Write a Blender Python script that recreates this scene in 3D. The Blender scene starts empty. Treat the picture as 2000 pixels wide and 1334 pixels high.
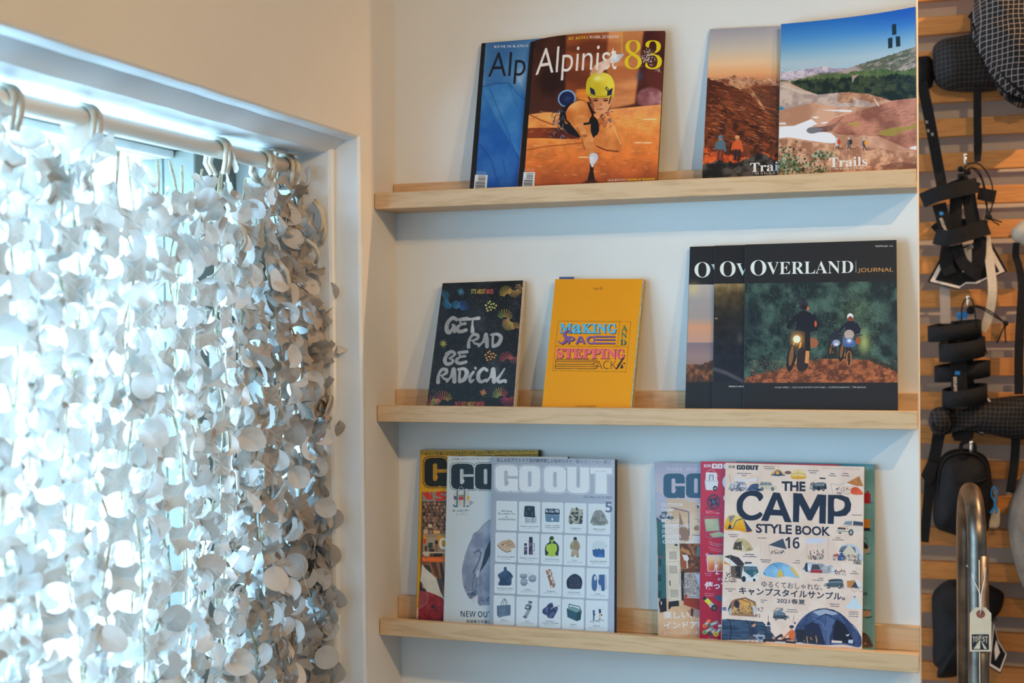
import bpy, math, random
import numpy as np
from mathutils import Vector, Matrix

# ------------------------------------------------------------ camera, world, lights, exposure
scene = bpy.context.scene
COL = scene.collection
scene.view_settings.view_transform = 'Standard'
scene.view_settings.look = 'None'
scene.view_settings.exposure = 0.0
scene.view_settings.gamma = 1.0
scene.view_settings.use_curve_mapping = False

cam_data = bpy.data.cameras.new('camera')
cam = bpy.data.objects.new('camera', cam_data)
COL.objects.link(cam)
cam_data.sensor_width = 36.0
cam_data.lens = 45.2525
cam_data.clip_start = 0.02
RT = Vector((0.95051154, 0.31051853, -0.01029881))
UP = Vector((0.00544112, 0.01650597, 0.99984896))
FW = Vector((-0.31064162, 0.95042401, -0.01399954))
m = Matrix((RT, UP, -FW)).transposed().to_4x4()
m.translation = (0.8481, -1.9806, 1.5)
cam.matrix_world = m
cam_data.dof.use_dof = True
cam_data.dof.focus_distance = 1.98
cam_data.dof.aperture_fstop = 4.0
scene.camera = cam

world = bpy.data.worlds.new('overcast_sky')
scene.world = world
world.use_nodes = True
wn = world.node_tree
wn.nodes.clear()
wo = wn.nodes.new('ShaderNodeOutputWorld')
wb = wn.nodes.new('ShaderNodeBackground')
wb.inputs['Color'].default_value = (0.66, 0.84, 1.0, 1)
wb.inputs['Strength'].default_value = 2.7
wn.links.new(wb.outputs[0], wo.inputs[0])


def area(name, loc, target, sx, sy, power, color, spread=180):
    l = bpy.data.lights.new(name, 'AREA')
    l.shape = 'RECTANGLE'
    l.size = sx
    l.size_y = sy
    l.energy = power
    l.color = color
    l.spread = math.radians(spread)
    o = bpy.data.objects.new(name, l)
    COL.objects.link(o)
    o.location = loc
    d = Vector(target) - Vector(loc)
    o.rotation_euler = d.to_track_quat('-Z', 'Y').to_euler()
    return o


def spot(name, loc, target, power, color, radius=0.02, angle=110, blend=0.6):
    l = bpy.data.lights.new(name, 'SPOT')
    l.energy = power
    l.color = color
    l.shadow_soft_size = radius
    l.spot_size = math.radians(angle)
    l.spot_blend = blend
    o = bpy.data.objects.new(name, l)
    COL.objects.link(o)
    o.location = loc
    d = Vector(target) - Vector(loc)
    o.rotation_euler = d.to_track_quat('-Z', 'Y').to_euler()
    return o


COOL = (0.36, 0.70, 1.0)
WARM = (1.0, 0.66, 0.31)
# daylight just outside the curtained window, and an added cool fill behind the camera
area('window_daylight', (-0.42, -1.05, 1.45), (1.0, -0.7, 1.2), 1.3, 1.0, 86, COOL)
area('cool_fill', (0.10, -2.7, 1.45), (0.9, 0.0, 1.2), 1.1, 1.6, 11, COOL)
# warm ceiling spots on the shop's lighting track; last two are added fill
spot('warm_spot', (1.37, -1.40, 2.36), (0.40, 0.0, 1.45), 33, WARM, 0.012)
spot('warm_spot', (1.80, -1.00, 2.85), (0.55, 0.0, 1.40), 5, WARM, 0.012)
spot('warm_spot', (1.70, 0.10, 2.62), (0.98, 0.75, 1.45), 68, (1.0, 0.62, 0.32), 0.012)
spot('warm_spot', (0.75, -3.2, 2.7), (0.5, 0.0, 1.3), 9, WARM, 0.05)  # added warm fill from the front
spot('warm_spot', (2.35, -1.55, 2.55), (0.0, -0.2, 0.85), 50, WARM, 0.02, 56, 0.8)  # added to brighten the lower left wall


# ------------------------------------------------------------ helpers
def link(name, me, mat=None, parent=None):
    o = bpy.data.objects.new(name, me)
    COL.objects.link(o)
    if mat is not None:
        if isinstance(mat, (list, tuple)):
            for q in mat:
                me.materials.append(q)
        else:
            me.materials.append(mat)
    if parent is not None:
        o.parent = parent
    return o


def mesh(name, vs, fs, mat=None, parent=None, smooth=False, mids=None, uvs=None):
    me = bpy.data.meshes.new(name)
    me.from_pydata([tuple(v) for v in vs], [], fs)
    if smooth:
        me.polygons.foreach_set('use_smooth', [True] * len(fs))
    if mids is not None:
        me.polygons.foreach_set('material_index', mids)
    if uvs is not None:
        ul = me.uv_layers.new(name='UVMap')
        flat = []
        for f in fs:
            for i in f:
                flat += list(uvs[i])
        ul.data.foreach_set('uv', flat)
    me.update()
    return link(name, me, mat, parent)


class MB:
    """collects simple solids, then links them as ONE mesh"""

    def __init__(s):
        s.v = []
        s.f = []
        s.m = []

    def add(s, vs, fs, mi=0):
        n = len(s.v)
        s.v += [tuple(v) for v in vs]
        s.f += [tuple(i + n for i in f) for f in fs]
        s.m += [mi] * len(fs)

    def box(s, a, b, mi=0, bev=0.0):
        (x0, y0, z0), (x1, y1, z1) = a, b
        if bev <= 0:
            vs = [(x, y, z) for x in (x0, x1) for y in (y0, y1) for z in (z0, z1)]
            s.add(vs, [(0, 1, 3, 2), (4, 6, 7, 5), (0, 4, 5, 1), (2, 3, 7, 6), (0, 2, 6, 4), (1, 5, 7, 3)], mi)
            return
        # bevelled: 24 verts
        vs = []
        idx = {}
        for i, x in enumerate((x0, x1)):
            for j, y in enumerate((y0, y1)):
                for k, z in enumerate((z0, z1)):
                    sx, sy, sz = (1, -1)[i], (1, -1)[j], (1, -1)[k]
                    idx[i, j, k] = len(vs)
                    vs += [(x, y + sy * bev, z + sz * bev), (x + sx * bev, y, z + sz * bev), (x + sx * bev, y + sy * bev, z)]
        fs = []
        for ax in range(3):
            for side in (0, 1):
                o = [d for d in range(3) if d != ax]
                q = []
                for a2, b2 in ((0, 0), (1, 0), (1, 1), (0, 1)):
                    key = [0, 0, 0]
                    key[ax] = side
                    key[o[0]] = a2
                    key[o[1]] = b2
                    q.append(idx[tuple(key)] + ax)
                fs.append(tuple(q))
        for ax in range(3):
            o = [d for d in range(3) if d != ax]
            for a2 in (0, 1):
                for b2 in (0, 1):
                    k0 = [0, 0, 0]
                    k0[o[0]] = a2
                    k0[o[1]] = b2
                    k1 = list(k0)
                    k1[ax] = 1
                    i0, i1 = idx[tuple(k0)], idx[tuple(k1)]
                    fs.append((i0 + o[0], i0 + o[1], i1 + o[1], i1 + o[0]))
        for c in idx.values():
            fs.append((c, c + 1, c + 2))
        s.add(vs, fs, mi)

    def tube(s, pts, r, n=10, mi=0, closed=False, cap=True):
        pts = [Vector(p) for p in pts]
        N = len(pts)
        rr = r if isinstance(r, (list, tuple)) else [r] * N
        base = len(s.v)
        up = None
        for i, p in enumerate(pts):
            if closed:
                t = (pts[(i + 1) % N] - pts[i - 1])
            else:
                t = pts[min(i + 1, N - 1)] - pts[max(i - 1, 0)]
            t = t.normalized() if t.length > 1e-9 else Vector((0, 0, 1))
            if up is None:
                up = t.orthogonal().normalized()
            up = (up - t * up.dot(t))
            up = up.normalized() if up.length > 1e-6 else t.orthogonal().normalized()
            sd = t.cross(up)
            for k in range(n):
                a = 2 * math.pi * k / n
                s.v.append(tuple(p + (up * math.cos(a) + sd * math.sin(a)) * rr[i]))
        M = N if closed else N - 1
        for i in range(M):
            for k in range(n):
                a = base + i * n + k
                b = base + i * n + (k + 1) % n
                j = (i + 1) % N
                s.f.append((a, b, base + j * n + (k + 1) % n, base + j * n + k))
                s.m.append(mi)
        if not closed and cap:
            s.f.append(tuple(base + k for k in reversed(range(n))))
            s.f.append(tuple(base + (N - 1) * n + k for k in range(n)))
            s.m += [mi, mi]

    def strap(s, pts, nrm, w, th, mi=0):
        """flat webbing following pts; nrm = face normal (one or per point); w may be per point"""
        pts = [Vector(p) for p in pts]
        N = len(pts)
        base = len(s.v)
        for i, p in enumerate(pts):
            t = (pts[min(i + 1, N - 1)] - pts[max(i - 1, 0)]).normalized()
            nn = Vector(nrm[i] if isinstance(nrm, list) else nrm).normalized()
            sd = t.cross(nn).normalized()
            n2 = sd.cross(t).normalized()
            ww = w[i] if isinstance(w, list) else w
            for a, b in ((-1, -1), (1, -1), (1, 1), (-1, 1)):
                s.v.append(tuple(p + sd * a * ww / 2 + n2 * b * th / 2))
        for i in range(N - 1):
            for k in range(4):
                a = base + i * 4 + k
                b = base + i * 4 + (k + 1) % 4
                s.f.append((a, b, b + 4, a + 4))
                s.m.append(mi)
        s.f.append(tuple(base + k for k in (3, 2, 1, 0)))
        s.f.append(tuple(base + (N - 1) * 4 + k for k in range(4)))
        s.m += [mi, mi]

    def prism(s, poly, d, mi=0):
        """closed polygon of 3-D points, extruded by vector d"""
        n = len(poly)
        d = Vector(d)
        vs = [Vector(p) for p in poly] + [Vector(p) + d for p in poly]
        fs = [tuple(range(n)), tuple(reversed(range(n, 2 * n)))]
        fs += [(i, i + n, (i + 1) % n + n, (i + 1) % n) for i in range(n)]
        s.add(vs, fs, mi)

    def build(s, name, mat=None, parent=None, smooth=False):
        return mesh(name, s.v, s.f, mat, parent, smooth, s.m)


def tag(o, label=None, cat=None, group=None, kind=None):
    if label:
        o['label'] = label
    if cat:
        o['category'] = cat
    if group:
        o['group'] = group
    if kind:
        o['kind'] = kind
    return o


def empty(name, loc):
    o = bpy.data.objects.new(name, None)
    COL.objects.link(o)
    o.location = loc
    o.empty_display_size = 0.02
    return o


def adopt(root):
    """children built in world coordinates keep their place under a moved root"""
    inv = Matrix.Translation(-root.location)
    for c in root.children:
        c.matrix_parent_inverse = inv


def nodes(name):
    mt = bpy.data.materials.new(name)
    mt.use_nodes = True
    nt = mt.node_tree
    return mt, nt, nt.nodes['Principled BSDF']


def coords(nt, scale=(1, 1, 1), kind='Object', rot=(0, 0, 0)):
    tc = nt.nodes.new('ShaderNodeTexCoord')
    mp = nt.nodes.new('ShaderNodeMapping')
    mp.inputs['Scale'].default_value = scale
    mp.inputs['Rotation'].default_value = rot
    nt.links.new(tc.outputs[kind], mp.inputs['Vector'])
    return mp.outputs[0]


def noise_tex(nt, vec, scale, detail=4, rough=0.55):
    n = nt.nodes.new('ShaderNodeTexNoise')
    n.inputs['Scale'].default_value = scale
    n.inputs['Detail'].default_value = detail
    n.inputs['Roughness'].default_value = rough
    nt.links.new(vec, n.inputs['Vector'])
    return n.outputs['Fac']


def ramp(nt, fac, stops):
    r = nt.nodes.new('ShaderNodeValToRGB')
    el = r.color_ramp.elements
    el[0].position, el[0].color = stops[0][0], (*stops[0][1], 1)
    el[1].position, el[1].color = stops[1][0], (*stops[1][1], 1)
    for p, c in stops[2:]:
        e = el.new(p)
        e.color = (*c, 1)
    nt.links.new(fac, r.inputs[0])
    return r.outputs[0]


def bump(nt, fac, strength, dist=0.001):
    b = nt.nodes.new('ShaderNodeBump')
    b.inputs['Strength'].default_value = strength
    b.inputs['Distance'].default_value = dist
    nt.links.new(fac, b.inputs['Height'])
    return b.outputs[0]


def plain(name, color, rough=0.6, var=0.08, scale=30, bumps=0.0, metal=0.0, spec=0.5, bdist=0.001, bscale=None):
    mt, nt, b = nodes(name)
    vec = coords(nt)
    f = noise_tex(nt, vec, scale)
    c0 = tuple(max(0, c * (1 - var)) for c in color)
    c1 = tuple(min(1, c * (1 + var)) for c in color)
    nt.links.new(ramp(nt, f, [(0.3, c0), (0.7, c1)]), b.inputs['Base Color'])
    b.inputs['Roughness'].default_value = rough
    b.inputs['Metallic'].default_value = metal
    b.inputs['Specular IOR Level'].default_value = spec
    if bumps:
        f2 = noise_tex(nt, vec, bscale or scale * 6)
        nt.links.new(bump(nt, f2, bumps, bdist), b.inputs['Normal'])
    return mt


def wood(name, light, dark, axis_scale=(1.2, 14, 14), grain=6, rough=0.5, seed=0.0):
    """long grain along x"""
    mt, nt, b = nodes(name)
    vec = coords(nt, axis_scale)
    oi = nt.nodes.new('ShaderNodeObjectInfo')
    ad = nt.nodes.new('ShaderNodeVectorMath')
    ad.operation = 'ADD'
    sc = nt.nodes.new('ShaderNodeVectorMath')
    sc.operation = 'SCALE'
    sc.inputs['Scale'].default_value = 37.0
    cb = nt.nodes.new('ShaderNodeCombineXYZ')
    for k in range(3):
        nt.links.new(oi.outputs['Random'], cb.inputs[k])
    nt.links.new(cb.outputs[0], sc.inputs[0])
    nt.links.new(vec, ad.inputs[0])
    nt.links.new(sc.outputs[0], ad.inputs[1])
    f1 = noise_tex(nt, ad.outputs[0], grain * 0.35, 3, 0.5)
    f2 = noise_tex(nt, ad.outputs[0], grain * 4.0, 5, 0.7)
    w = nt.nodes.new('ShaderNodeMath')
    w.operation = 'SINE'
    mu = nt.nodes.new('ShaderNodeMath')
    mu.operation = 'MULTIPLY'
    mu.inputs[1].default_value = 42.0
    nt.links.new(f1, mu.inputs[0])
    nt.links.new(mu.outputs[0], w.inputs[0])
    mx = nt.nodes.new('ShaderNodeMath')
    mx.operation = 'MULTIPLY_ADD'
    mx.inputs[1].default_value = 0.16
    nt.links.new(w.outputs[0], mx.inputs[0])
    nt.links.new(f2, mx.inputs[2])
    mid = tuple((a + c) / 2 for a, c in zip(light, dark))
    nt.links.new(ramp(nt, mx.outputs[0], [(0.22, dark), (0.85, light), (0.5, tuple(m2 * 0.35 + l * 0.65 for m2, l in zip(mid, light)))]), b.inputs['Base Color'])
    b.inputs['Roughness'].default_value = rough
    nt.links.new(bump(nt, f2, 0.08, 0.0005), b.inputs['Normal'])
    return mt


M = {}
M['wall'] = plain('painted_plaster', (0.80, 0.79, 0.76), 0.75, 0.02, 6, 0.10, bdist=0.0008, bscale=420)
M['wall_rough'] = plain('orange_peel_plaster', (0.79, 0.74, 0.68), 0.6, 0.03, 5, 0.22, bdist=0.001, bscale=260)  # shelf-wall paint with the warm lamp tint put into its colour
M['gloss_trim'] = plain('glossy_white_trim_paint', (0.80, 0.80, 0.79), 0.28, 0.05, 9, 0.16, bdist=0.0012, bscale=34)
M['maple'] = wood('maple', (0.70, 0.46, 0.255), (0.56, 0.34, 0.165))
M['pine'] = wood('stained_pine_slat', (0.60, 0.25, 0.065), (0.46, 0.175, 0.042), grain=8)
M['backing'] = plain('painted_backing_board', (0.66, 0.58, 0.50), 0.8, 0.05, 8)
M['floor'] = wood('floorboards', (0.35, 0.22, 0.12), (0.22, 0.13, 0.07))
M['ceiling'] = plain('ceiling_paint', (0.75, 0.74, 0.72), 0.9, 0.02, 5)
M['paper'] = plain('page_edges', (0.80, 0.74, 0.64), 0.8, 0.10, 90)
M['glass'] = None

W_END = 0.829
Z1, Z2, Z3 = 1.6848, 1.3448, 1.0016
YR, ZH = -0.1425, 1.795          # edge of the window recess on the window wall

# ------------------------------------------------------------ the setting


def struct(o):
    o['kind'] = 'structure'
    return o


b = MB()
b.box((-0.26, 0, 0), (W_END, 0.14, 3.0), bev=0.0010)
struct(b.build('wall_back', M['wall']))
b = MB()
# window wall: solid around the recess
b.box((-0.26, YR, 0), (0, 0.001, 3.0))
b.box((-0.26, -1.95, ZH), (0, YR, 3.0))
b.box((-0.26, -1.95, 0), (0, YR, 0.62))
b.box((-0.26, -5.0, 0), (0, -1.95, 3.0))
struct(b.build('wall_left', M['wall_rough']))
b = MB()
b.box((-0.3, -5.0, -0.05), (4.0, 0.95, 0))
struct(b.build('floor', M['floor']))
b = MB()
b.box((-0.3, -5.0, 3.0), (4.0, 0.95, 3.05))
struct(b.build('ceiling', M['ceiling']))
b = MB()
b.box((4.0, -5.0, 0), (4.1, 0.95, 3.0))
struct(b.build('wall_right', M['ceiling']))
b = MB()
b.box((-0.3, -5.1, 0), (4.1, -5.0, 3.0))
struct(b.build('wall_front', M['ceiling']))
b = MB()
b.box((0.0, 0.800, 0), (4.0, 0.95, 3.0))
far = struct(b.build('wall_far', M['backing']))
# slats on the far wall, each one a board of its own
rnd = random.Random(5)
slat_me = None
zt = 2.1075
boards = []
for k in range(-2, 24):
    z = zt - k * 0.0686
    o = None
    b = MB()
    cut = 1.12 + rnd.uniform(-0.2, 0.4)
    b.box((0.45, 0.75, z - 0.0355), (2.6, 0.769, z), bev=0.001)
    o = b.build('slat', M['pine'], far)
# upright battens that carry the slats
for x in (0.70, 1.12, 1.62, 2.2):
    b = MB()
    b.box((x, 0.769, 0.4), (x + 0.045, 0.7999, 2.3))
    b.build('batten', M['backing'], far)

# window recess: soffit and side reveal, each with a small stop
b = MB()
nseg = 40
rr = random.Random(3)
ys = [YR - i * (1.95 + YR) / nseg for i in range(nseg + 1)]
prof = [(0.0, ZH), (-0.002, ZH - 0.003), (-0.008, ZH - 0.0048), (-0.021, ZH - 0.0058), (-0.023, ZH - 0.0075), (-0.047, ZH - 0.0250), (-0.26, ZH - 0.028), (-0.26, ZH + 0.03), (0.0, ZH + 0.03)]
n = len(prof)
vs, fs = [], []
wob = [rr.uniform(-0.0007, 0.0007) for _ in ys]
for i, y in enumerate(ys):
    for j, (x, z) in enumerate(prof):
        vs.append((x - 0.0003 if j else x - 0.0002, y, z + (wob[i] if 0 < j < 6 else 0)))
for i in range(nseg):
    for j in range(n):
        a, c = i * n + j, i * n + (j + 1) % n
        fs.append((a, a + n, c + n, c))
b.add(vs, fs)
struct(b.build('trim_1', M['gloss_trim']))
b = MB()
zs_ = [0.62 + i * (ZH - 0.62) / 40 for i in range(41)]
prof = [(0.0015, YR + 0.004), (0.0015, YR + 0.0), (-0.0025, YR - 0.003), (-0.040, YR - 0.004), (-0.0405, YR - 0.0175), (-0.045, YR - 0.019), (-0.26, YR - 0.021), (-0.26, YR + 0.02), (-0.003, YR + 0.02)]
vs, fs = [], []
for i, z in enumerate(zs_):
    w_ = rr.uniform(-0.0005, 0.0005)
    for j, (x, y) in enumerate(prof):
        vs.append((x, y + (w_ if 1 < j < 6 else 0), z))
n = len(prof)
for i in range(40):
    for j in range(n):
        a, c = i * n + j, i * n + (j + 1) % n
        fs.append((a, c, c + n, a + n))
b.add(vs, fs)
struct(b.build('trim_2', M['gloss_trim']))
b = MB()
b.box((-0.26, -1.95, 0.58), (0.03, YR, 0.62), bev=0.003)
struct(b.build('trim_3', M['gloss_trim']))

# window frame and pane behind the curtain
M['frame'] = plain('window_frame_paint', (0.55, 0.54, 0.50), 0.5, 0.15, 12)
win = struct(MB().build('window_1'))
b = MB()
b.box((-0.30, -1.95, 0.62), (-0.22, -1.88, ZH - 0.028), bev=0.002)
b.box((-0.30, -1.88, ZH - 0.040), (-0.24, -0.2851, ZH - 0.028), bev=0.002)
b.box((-0.30, -1.88, 0.62), (-0.22, -0.2851, 0.70), bev=0.002)
b.box((-0.285, -1.12, 0.70), (-0.235, -1.08, ZH - 0.04), bev=0.002)
b.build('window_frame', M['frame'], win)
b = MB()
b.box((-0.30, -0.285, 0.62), (-0.205, YR - 0.02, ZH - 0.028), bev=0.002)
b.build('frame_stile', plain('shaded_olive_stile', (0.15, 0.145, 0.115), 0.6, 0.2, 12), win)  # shade behind the curtain edge put into the stile colour
gm, gnt, gb = nodes('window_glass')
gnt.nodes.remove(gb)
tr = gnt.nodes.new('ShaderNodeBsdfTransparent')
tr.inputs[0].default_value = (0.95, 0.98, 1.0, 1)
gl = gnt.nodes.new('ShaderNodeBsdfGlossy')
gl.inputs['Roughness'].default_value = 0.02
mx = gnt.nodes.new('ShaderNodeMixShader')
mx.inputs[0].default_value = 0.05
gnt.links.new(tr.outputs[0], mx.inputs[1])
gnt.links.new(gl.outputs[0], mx.inputs[2])
gnt.links.new(mx.outputs[0], gnt.nodes['Material Output'].inputs[0])
for y0, y1 in ((-1.88, -1.12), (-1.08, -0.285)):
    b = MB()
    b.box((-0.262, y0, 0.70), (-0.258, y1, ZH - 0.04))
    b.build('pane', gm, win)

# ------------------------------------------------------------ picture ledges
D, LZ, TB, HB = 0.0885, 0.0261, 0.0125, 0.0477
for z, lab in ((Z1, 'top pale maple picture ledge holding climbing and hiking magazines'),
               (Z2, 'middle pale maple picture ledge holding the two small books and black magazines'),
               (Z3, 'bottom pale maple picture ledge holding outdoor catalogue magazines')):
    t = empty('picture_ledge', (0.41, 0, z))
    tag(t, lab, 'shelf', 'maple picture ledges')
    b = MB()
    b.box((0.0008, -D, z), (W_END - 0.0014, -D + 0.0125, z + LZ), bev=0.0009)
    b.build('front_lip', M['maple'], t)
    b = MB()
    b.box((0.0008, -D + 0.0126, z), (W_END - 0.0014, -0.0002, z + 0.012), bev=0.0004)
    b.build('ledge_board', M['maple'], t)
    b = MB()
    b.box((0.0008, -0.0125, z + 0.0121), (W_END - 0.0014, -0.0002, z + HB), bev=0.0008)
    b.build('back_rail', M['maple'], t)
    adopt(t)

# where each magazine stands: corners TL, TR, BR, BL of its front cover (metres), and the plate used to set its artwork
MAG = {
    'alp_back': ((0.1572, -0.0080, 1.9539), (0.3742, -0.0080, 1.9539), (0.3634, -0.0480, 1.6973), (0.1464, -0.0480, 1.6973), (0.004701746, 0.0003905362, -4.457533, 0.0003158337, 0.003848158, -0.6224547, 0.0001568614, 7.00345e-05, 1)),
    'alp83': ((0.2417, -0.0150, 1.9563), (0.4587, -0.0150, 1.9483), (0.4529, -0.0600, 1.6973), (0.2305, -0.0600, 1.6973), (0.003908356, 0.0003382699, -4.074413, 0.0001496594, 0.003406549, -0.4005346, 1.135415e-05, 0.0001350585, 1)),
    'trails_b': ((0.5269, -0.0060, 1.9473), (0.7269, -0.0060, 1.9403), (0.7188, -0.0500, 1.6973), (0.5188, -0.0500, 1.6973), (0.004824569, 0.0002646411, -6.706447, 0.0003221843, 0.003979818, -0.673568, 0.0001579909, 8.06657e-05, 1)),
    'trails_f': ((0.6357, -0.0200, 1.9431), (0.8273, -0.0600, 1.9434), (0.8276, -0.0620, 1.6973), (0.6338, -0.0620, 1.6973), (0.007479662, 0.0001513591, -11.42081, 0.0007751095, 0.005957154, -1.463145, 0.0005315503, 0.0002005207, 1)),
    'getrad': ((0.0874, -0.0140, 1.5670), (0.2250, -0.0140, 1.5689), (0.2231, -0.0680, 1.3573), (0.0767, -0.0680, 1.3573), (0.01071025, 0.001396707, -10.03603, 0.0002486241, 0.006965734, -4.068062, 0.0003303626, 0.0006073603, 1)),
    'making': ((0.2793, -0.0140, 1.5697), (0.4198, -0.0140, 1.5672), (0.4099, -0.0700, 1.3573), (0.2705, -0.0700, 1.3573), (0.006586668, 0.0006852568, -7.521452, 1.180142e-05, 0.004222884, -2.315188, 6.535904e-05, 6.450531e-05, 1)),
    'over1': ((0.4937, -0.0080, 1.6154), (0.7127, -0.0080, 1.6154), (0.7096, -0.0460, 1.3573), (0.4906, -0.0460, 1.3573), (0.004508372, 0.0001358082, -6.142429, 0.000109027, 0.003825989, -1.990748, 0.0001563799, 6.550263e-05, 1)),
    'over2': ((0.5329, -0.0140, 1.6155), (0.7519, -0.0140, 1.6155), (0.7525, -0.0530, 1.3573), (0.5335, -0.0530, 1.3573), (0.004470014, 6.238848e-05, -6.271757, 0.000109059, 0.003817547, -1.984531, 0.0001565919, 6.749762e-05, 1)),
    'over3': ((0.5802, -0.0220, 1.6155), (0.7987, -0.0220, 1.6160), (0.8005, -0.0620, 1.3573), (0.5814, -0.0620, 1.3573), (0.004523702, 4.08781e-05, -6.605484, 0.0001201972, 0.003887627, -2.031897, 0.0001688505, 8.150768e-05, 1)),
    'yellow': ((0.0434, -0.0100, 1.2926), (0.2464, -0.0100, 1.2966), (0.2473, -0.0400, 1.0141), (0.0443, -0.0400, 1.0141), (0.005229599, 0.0001369175, -4.417084, -7.837389e-05, 0.003507144, -3.01822, 0.0001542156, 4.513109e-05, 1)),
    'white': ((0.0949, -0.0200, 1.2846), (0.2979, -0.0200, 1.2880), (0.2991, -0.0500, 1.0141), (0.0961, -0.0500, 1.0141), (0.005176347, 0.0001258668, -4.638528, -8.551142e-05, 0.003596457, -3.129493, 0.0001543881, 4.675473e-05, 1)),
    'grid': ((0.1748, -0.0300, 1.2862), (0.3770, -0.0300, 1.2867), (0.3811, -0.0620, 1.0141), (0.1788, -0.0620, 1.0141), (0.005192647, 7.106901e-05, -5.053369, -7.602093e-05, 0.003605205, -3.14423, 0.000165788, 5.274941e-05, 1)),
    'indoor': ((0.4359, -0.0120, 1.2818), (0.6389, -0.0120, 1.2818), (0.6477, -0.0360, 1.0141), (0.4447, -0.0360, 1.0141), (0.004895519, -0.0001102718, -6.159001, -8.727238e-05, 0.003624462, -3.161191, 0.0001532439, 3.598488e-05, 1)),
    'red': ((0.5097, -0.0200, 1.2859), (0.7157, -0.0200, 1.2859), (0.7160, -0.0460, 1.0141), (0.5100, -0.0460, 1.0141), (0.00475872, 3.310509e-05, -6.544408, -8.395958e-05, 0.003561944, -3.094568, 0.0001535657, 3.901367e-05, 1)),
    'camp': ((0.5493, -0.0300, 1.2856), (0.7518, -0.0300, 1.2847), (0.7485, -0.0660, 1.0141), (0.5458, -0.0660, 1.0141), (0.004750114, 0.0001181739, -6.84077, -9.938688e-05, 0.003521888, -3.04287, 0.0001368519, 5.955721e-05, 1)),
    'teal': ((0.5623, -0.0080, 1.2861), (0.7653, -0.0080, 1.2861), (0.7650, -0.0280, 1.0141), (0.5620, -0.0280, 1.0141), (0.004772155, 1.845984e-05, -6.881751, -8.298012e-05, 0.003556158, -3.083899, 0.000152386, 2.791057e-05, 1)),
}

# ------------------------------------------------------------ print: flat artwork computed here, pixel by pixel, for the magazine covers
def style_text(s, st):
    base = {'serifb': (0x1D400, 0x1D7CE), 'serifi': (0x1D434, None), 'sansb': (0x1D5D4, 0x1D7EC), 'sans': (0x1D5A0, 0x1D7E2),
            'script': (0x1D4D0, None), 'frak': (0x1D56C, None)}.get(st)
    if not base:
        return s
    r = ''
    for ch in s:
        if 'A' <= ch <= 'Z':
            r += chr(base[0] + ord(ch) - 65)
        elif 'a' <= ch <= 'z':
            r += chr(base[0] + 26 + ord(ch) - 97)
        elif ch.isdigit() and base[1]:
            r += chr(base[1] + ord(ch) - 48)
        else:
            r += ch
    return r


_tc = {}


def text_tris(s, st='gill', off=0.0, space=1.0):
    key = (s, st, off, space)
    if key in _tc:
        return _tc[key]
    cu = bpy.data.curves.new('t', 'FONT')
    cu.body = style_text(s, st)
    cu.offset = off
    cu.space_character = space
    cu.resolution_u = 4
    ob = bpy.data.objects.new('t', cu)
    COL.objects.link(ob)
    dg = bpy.context.evaluated_depsgraph_get()
    ev = ob.evaluated_get(dg)
    me = ev.to_mesh()
    me.calc_loop_triangles()
    v = np.empty(len(me.vertices) * 3, np.float32)
    me.vertices.foreach_get('co', v)
    v = v.reshape(-1, 3)[:, :2].astype(np.float64)
    t = np.empty(len(me.loop_triangles) * 3, np.int32)
    me.loop_triangles.foreach_get('vertices', t)
    t = t.reshape(-1, 3)
    ev.to_mesh_clear()
    bpy.data.objects.remove(ob)
    bpy.data.curves.remove(cu)
    _tc[key] = (v, t)
    return v, t


CAP = {'gill': 0.70, 'serifb': 0.667, 'serifi': 0.667, 'sansb': 0.714, 'sans': 0.714, 'script': 0.62, 'frak': 0.70}


def rgb(c):
    return np.array(c, np.float32) / 255.0


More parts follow.
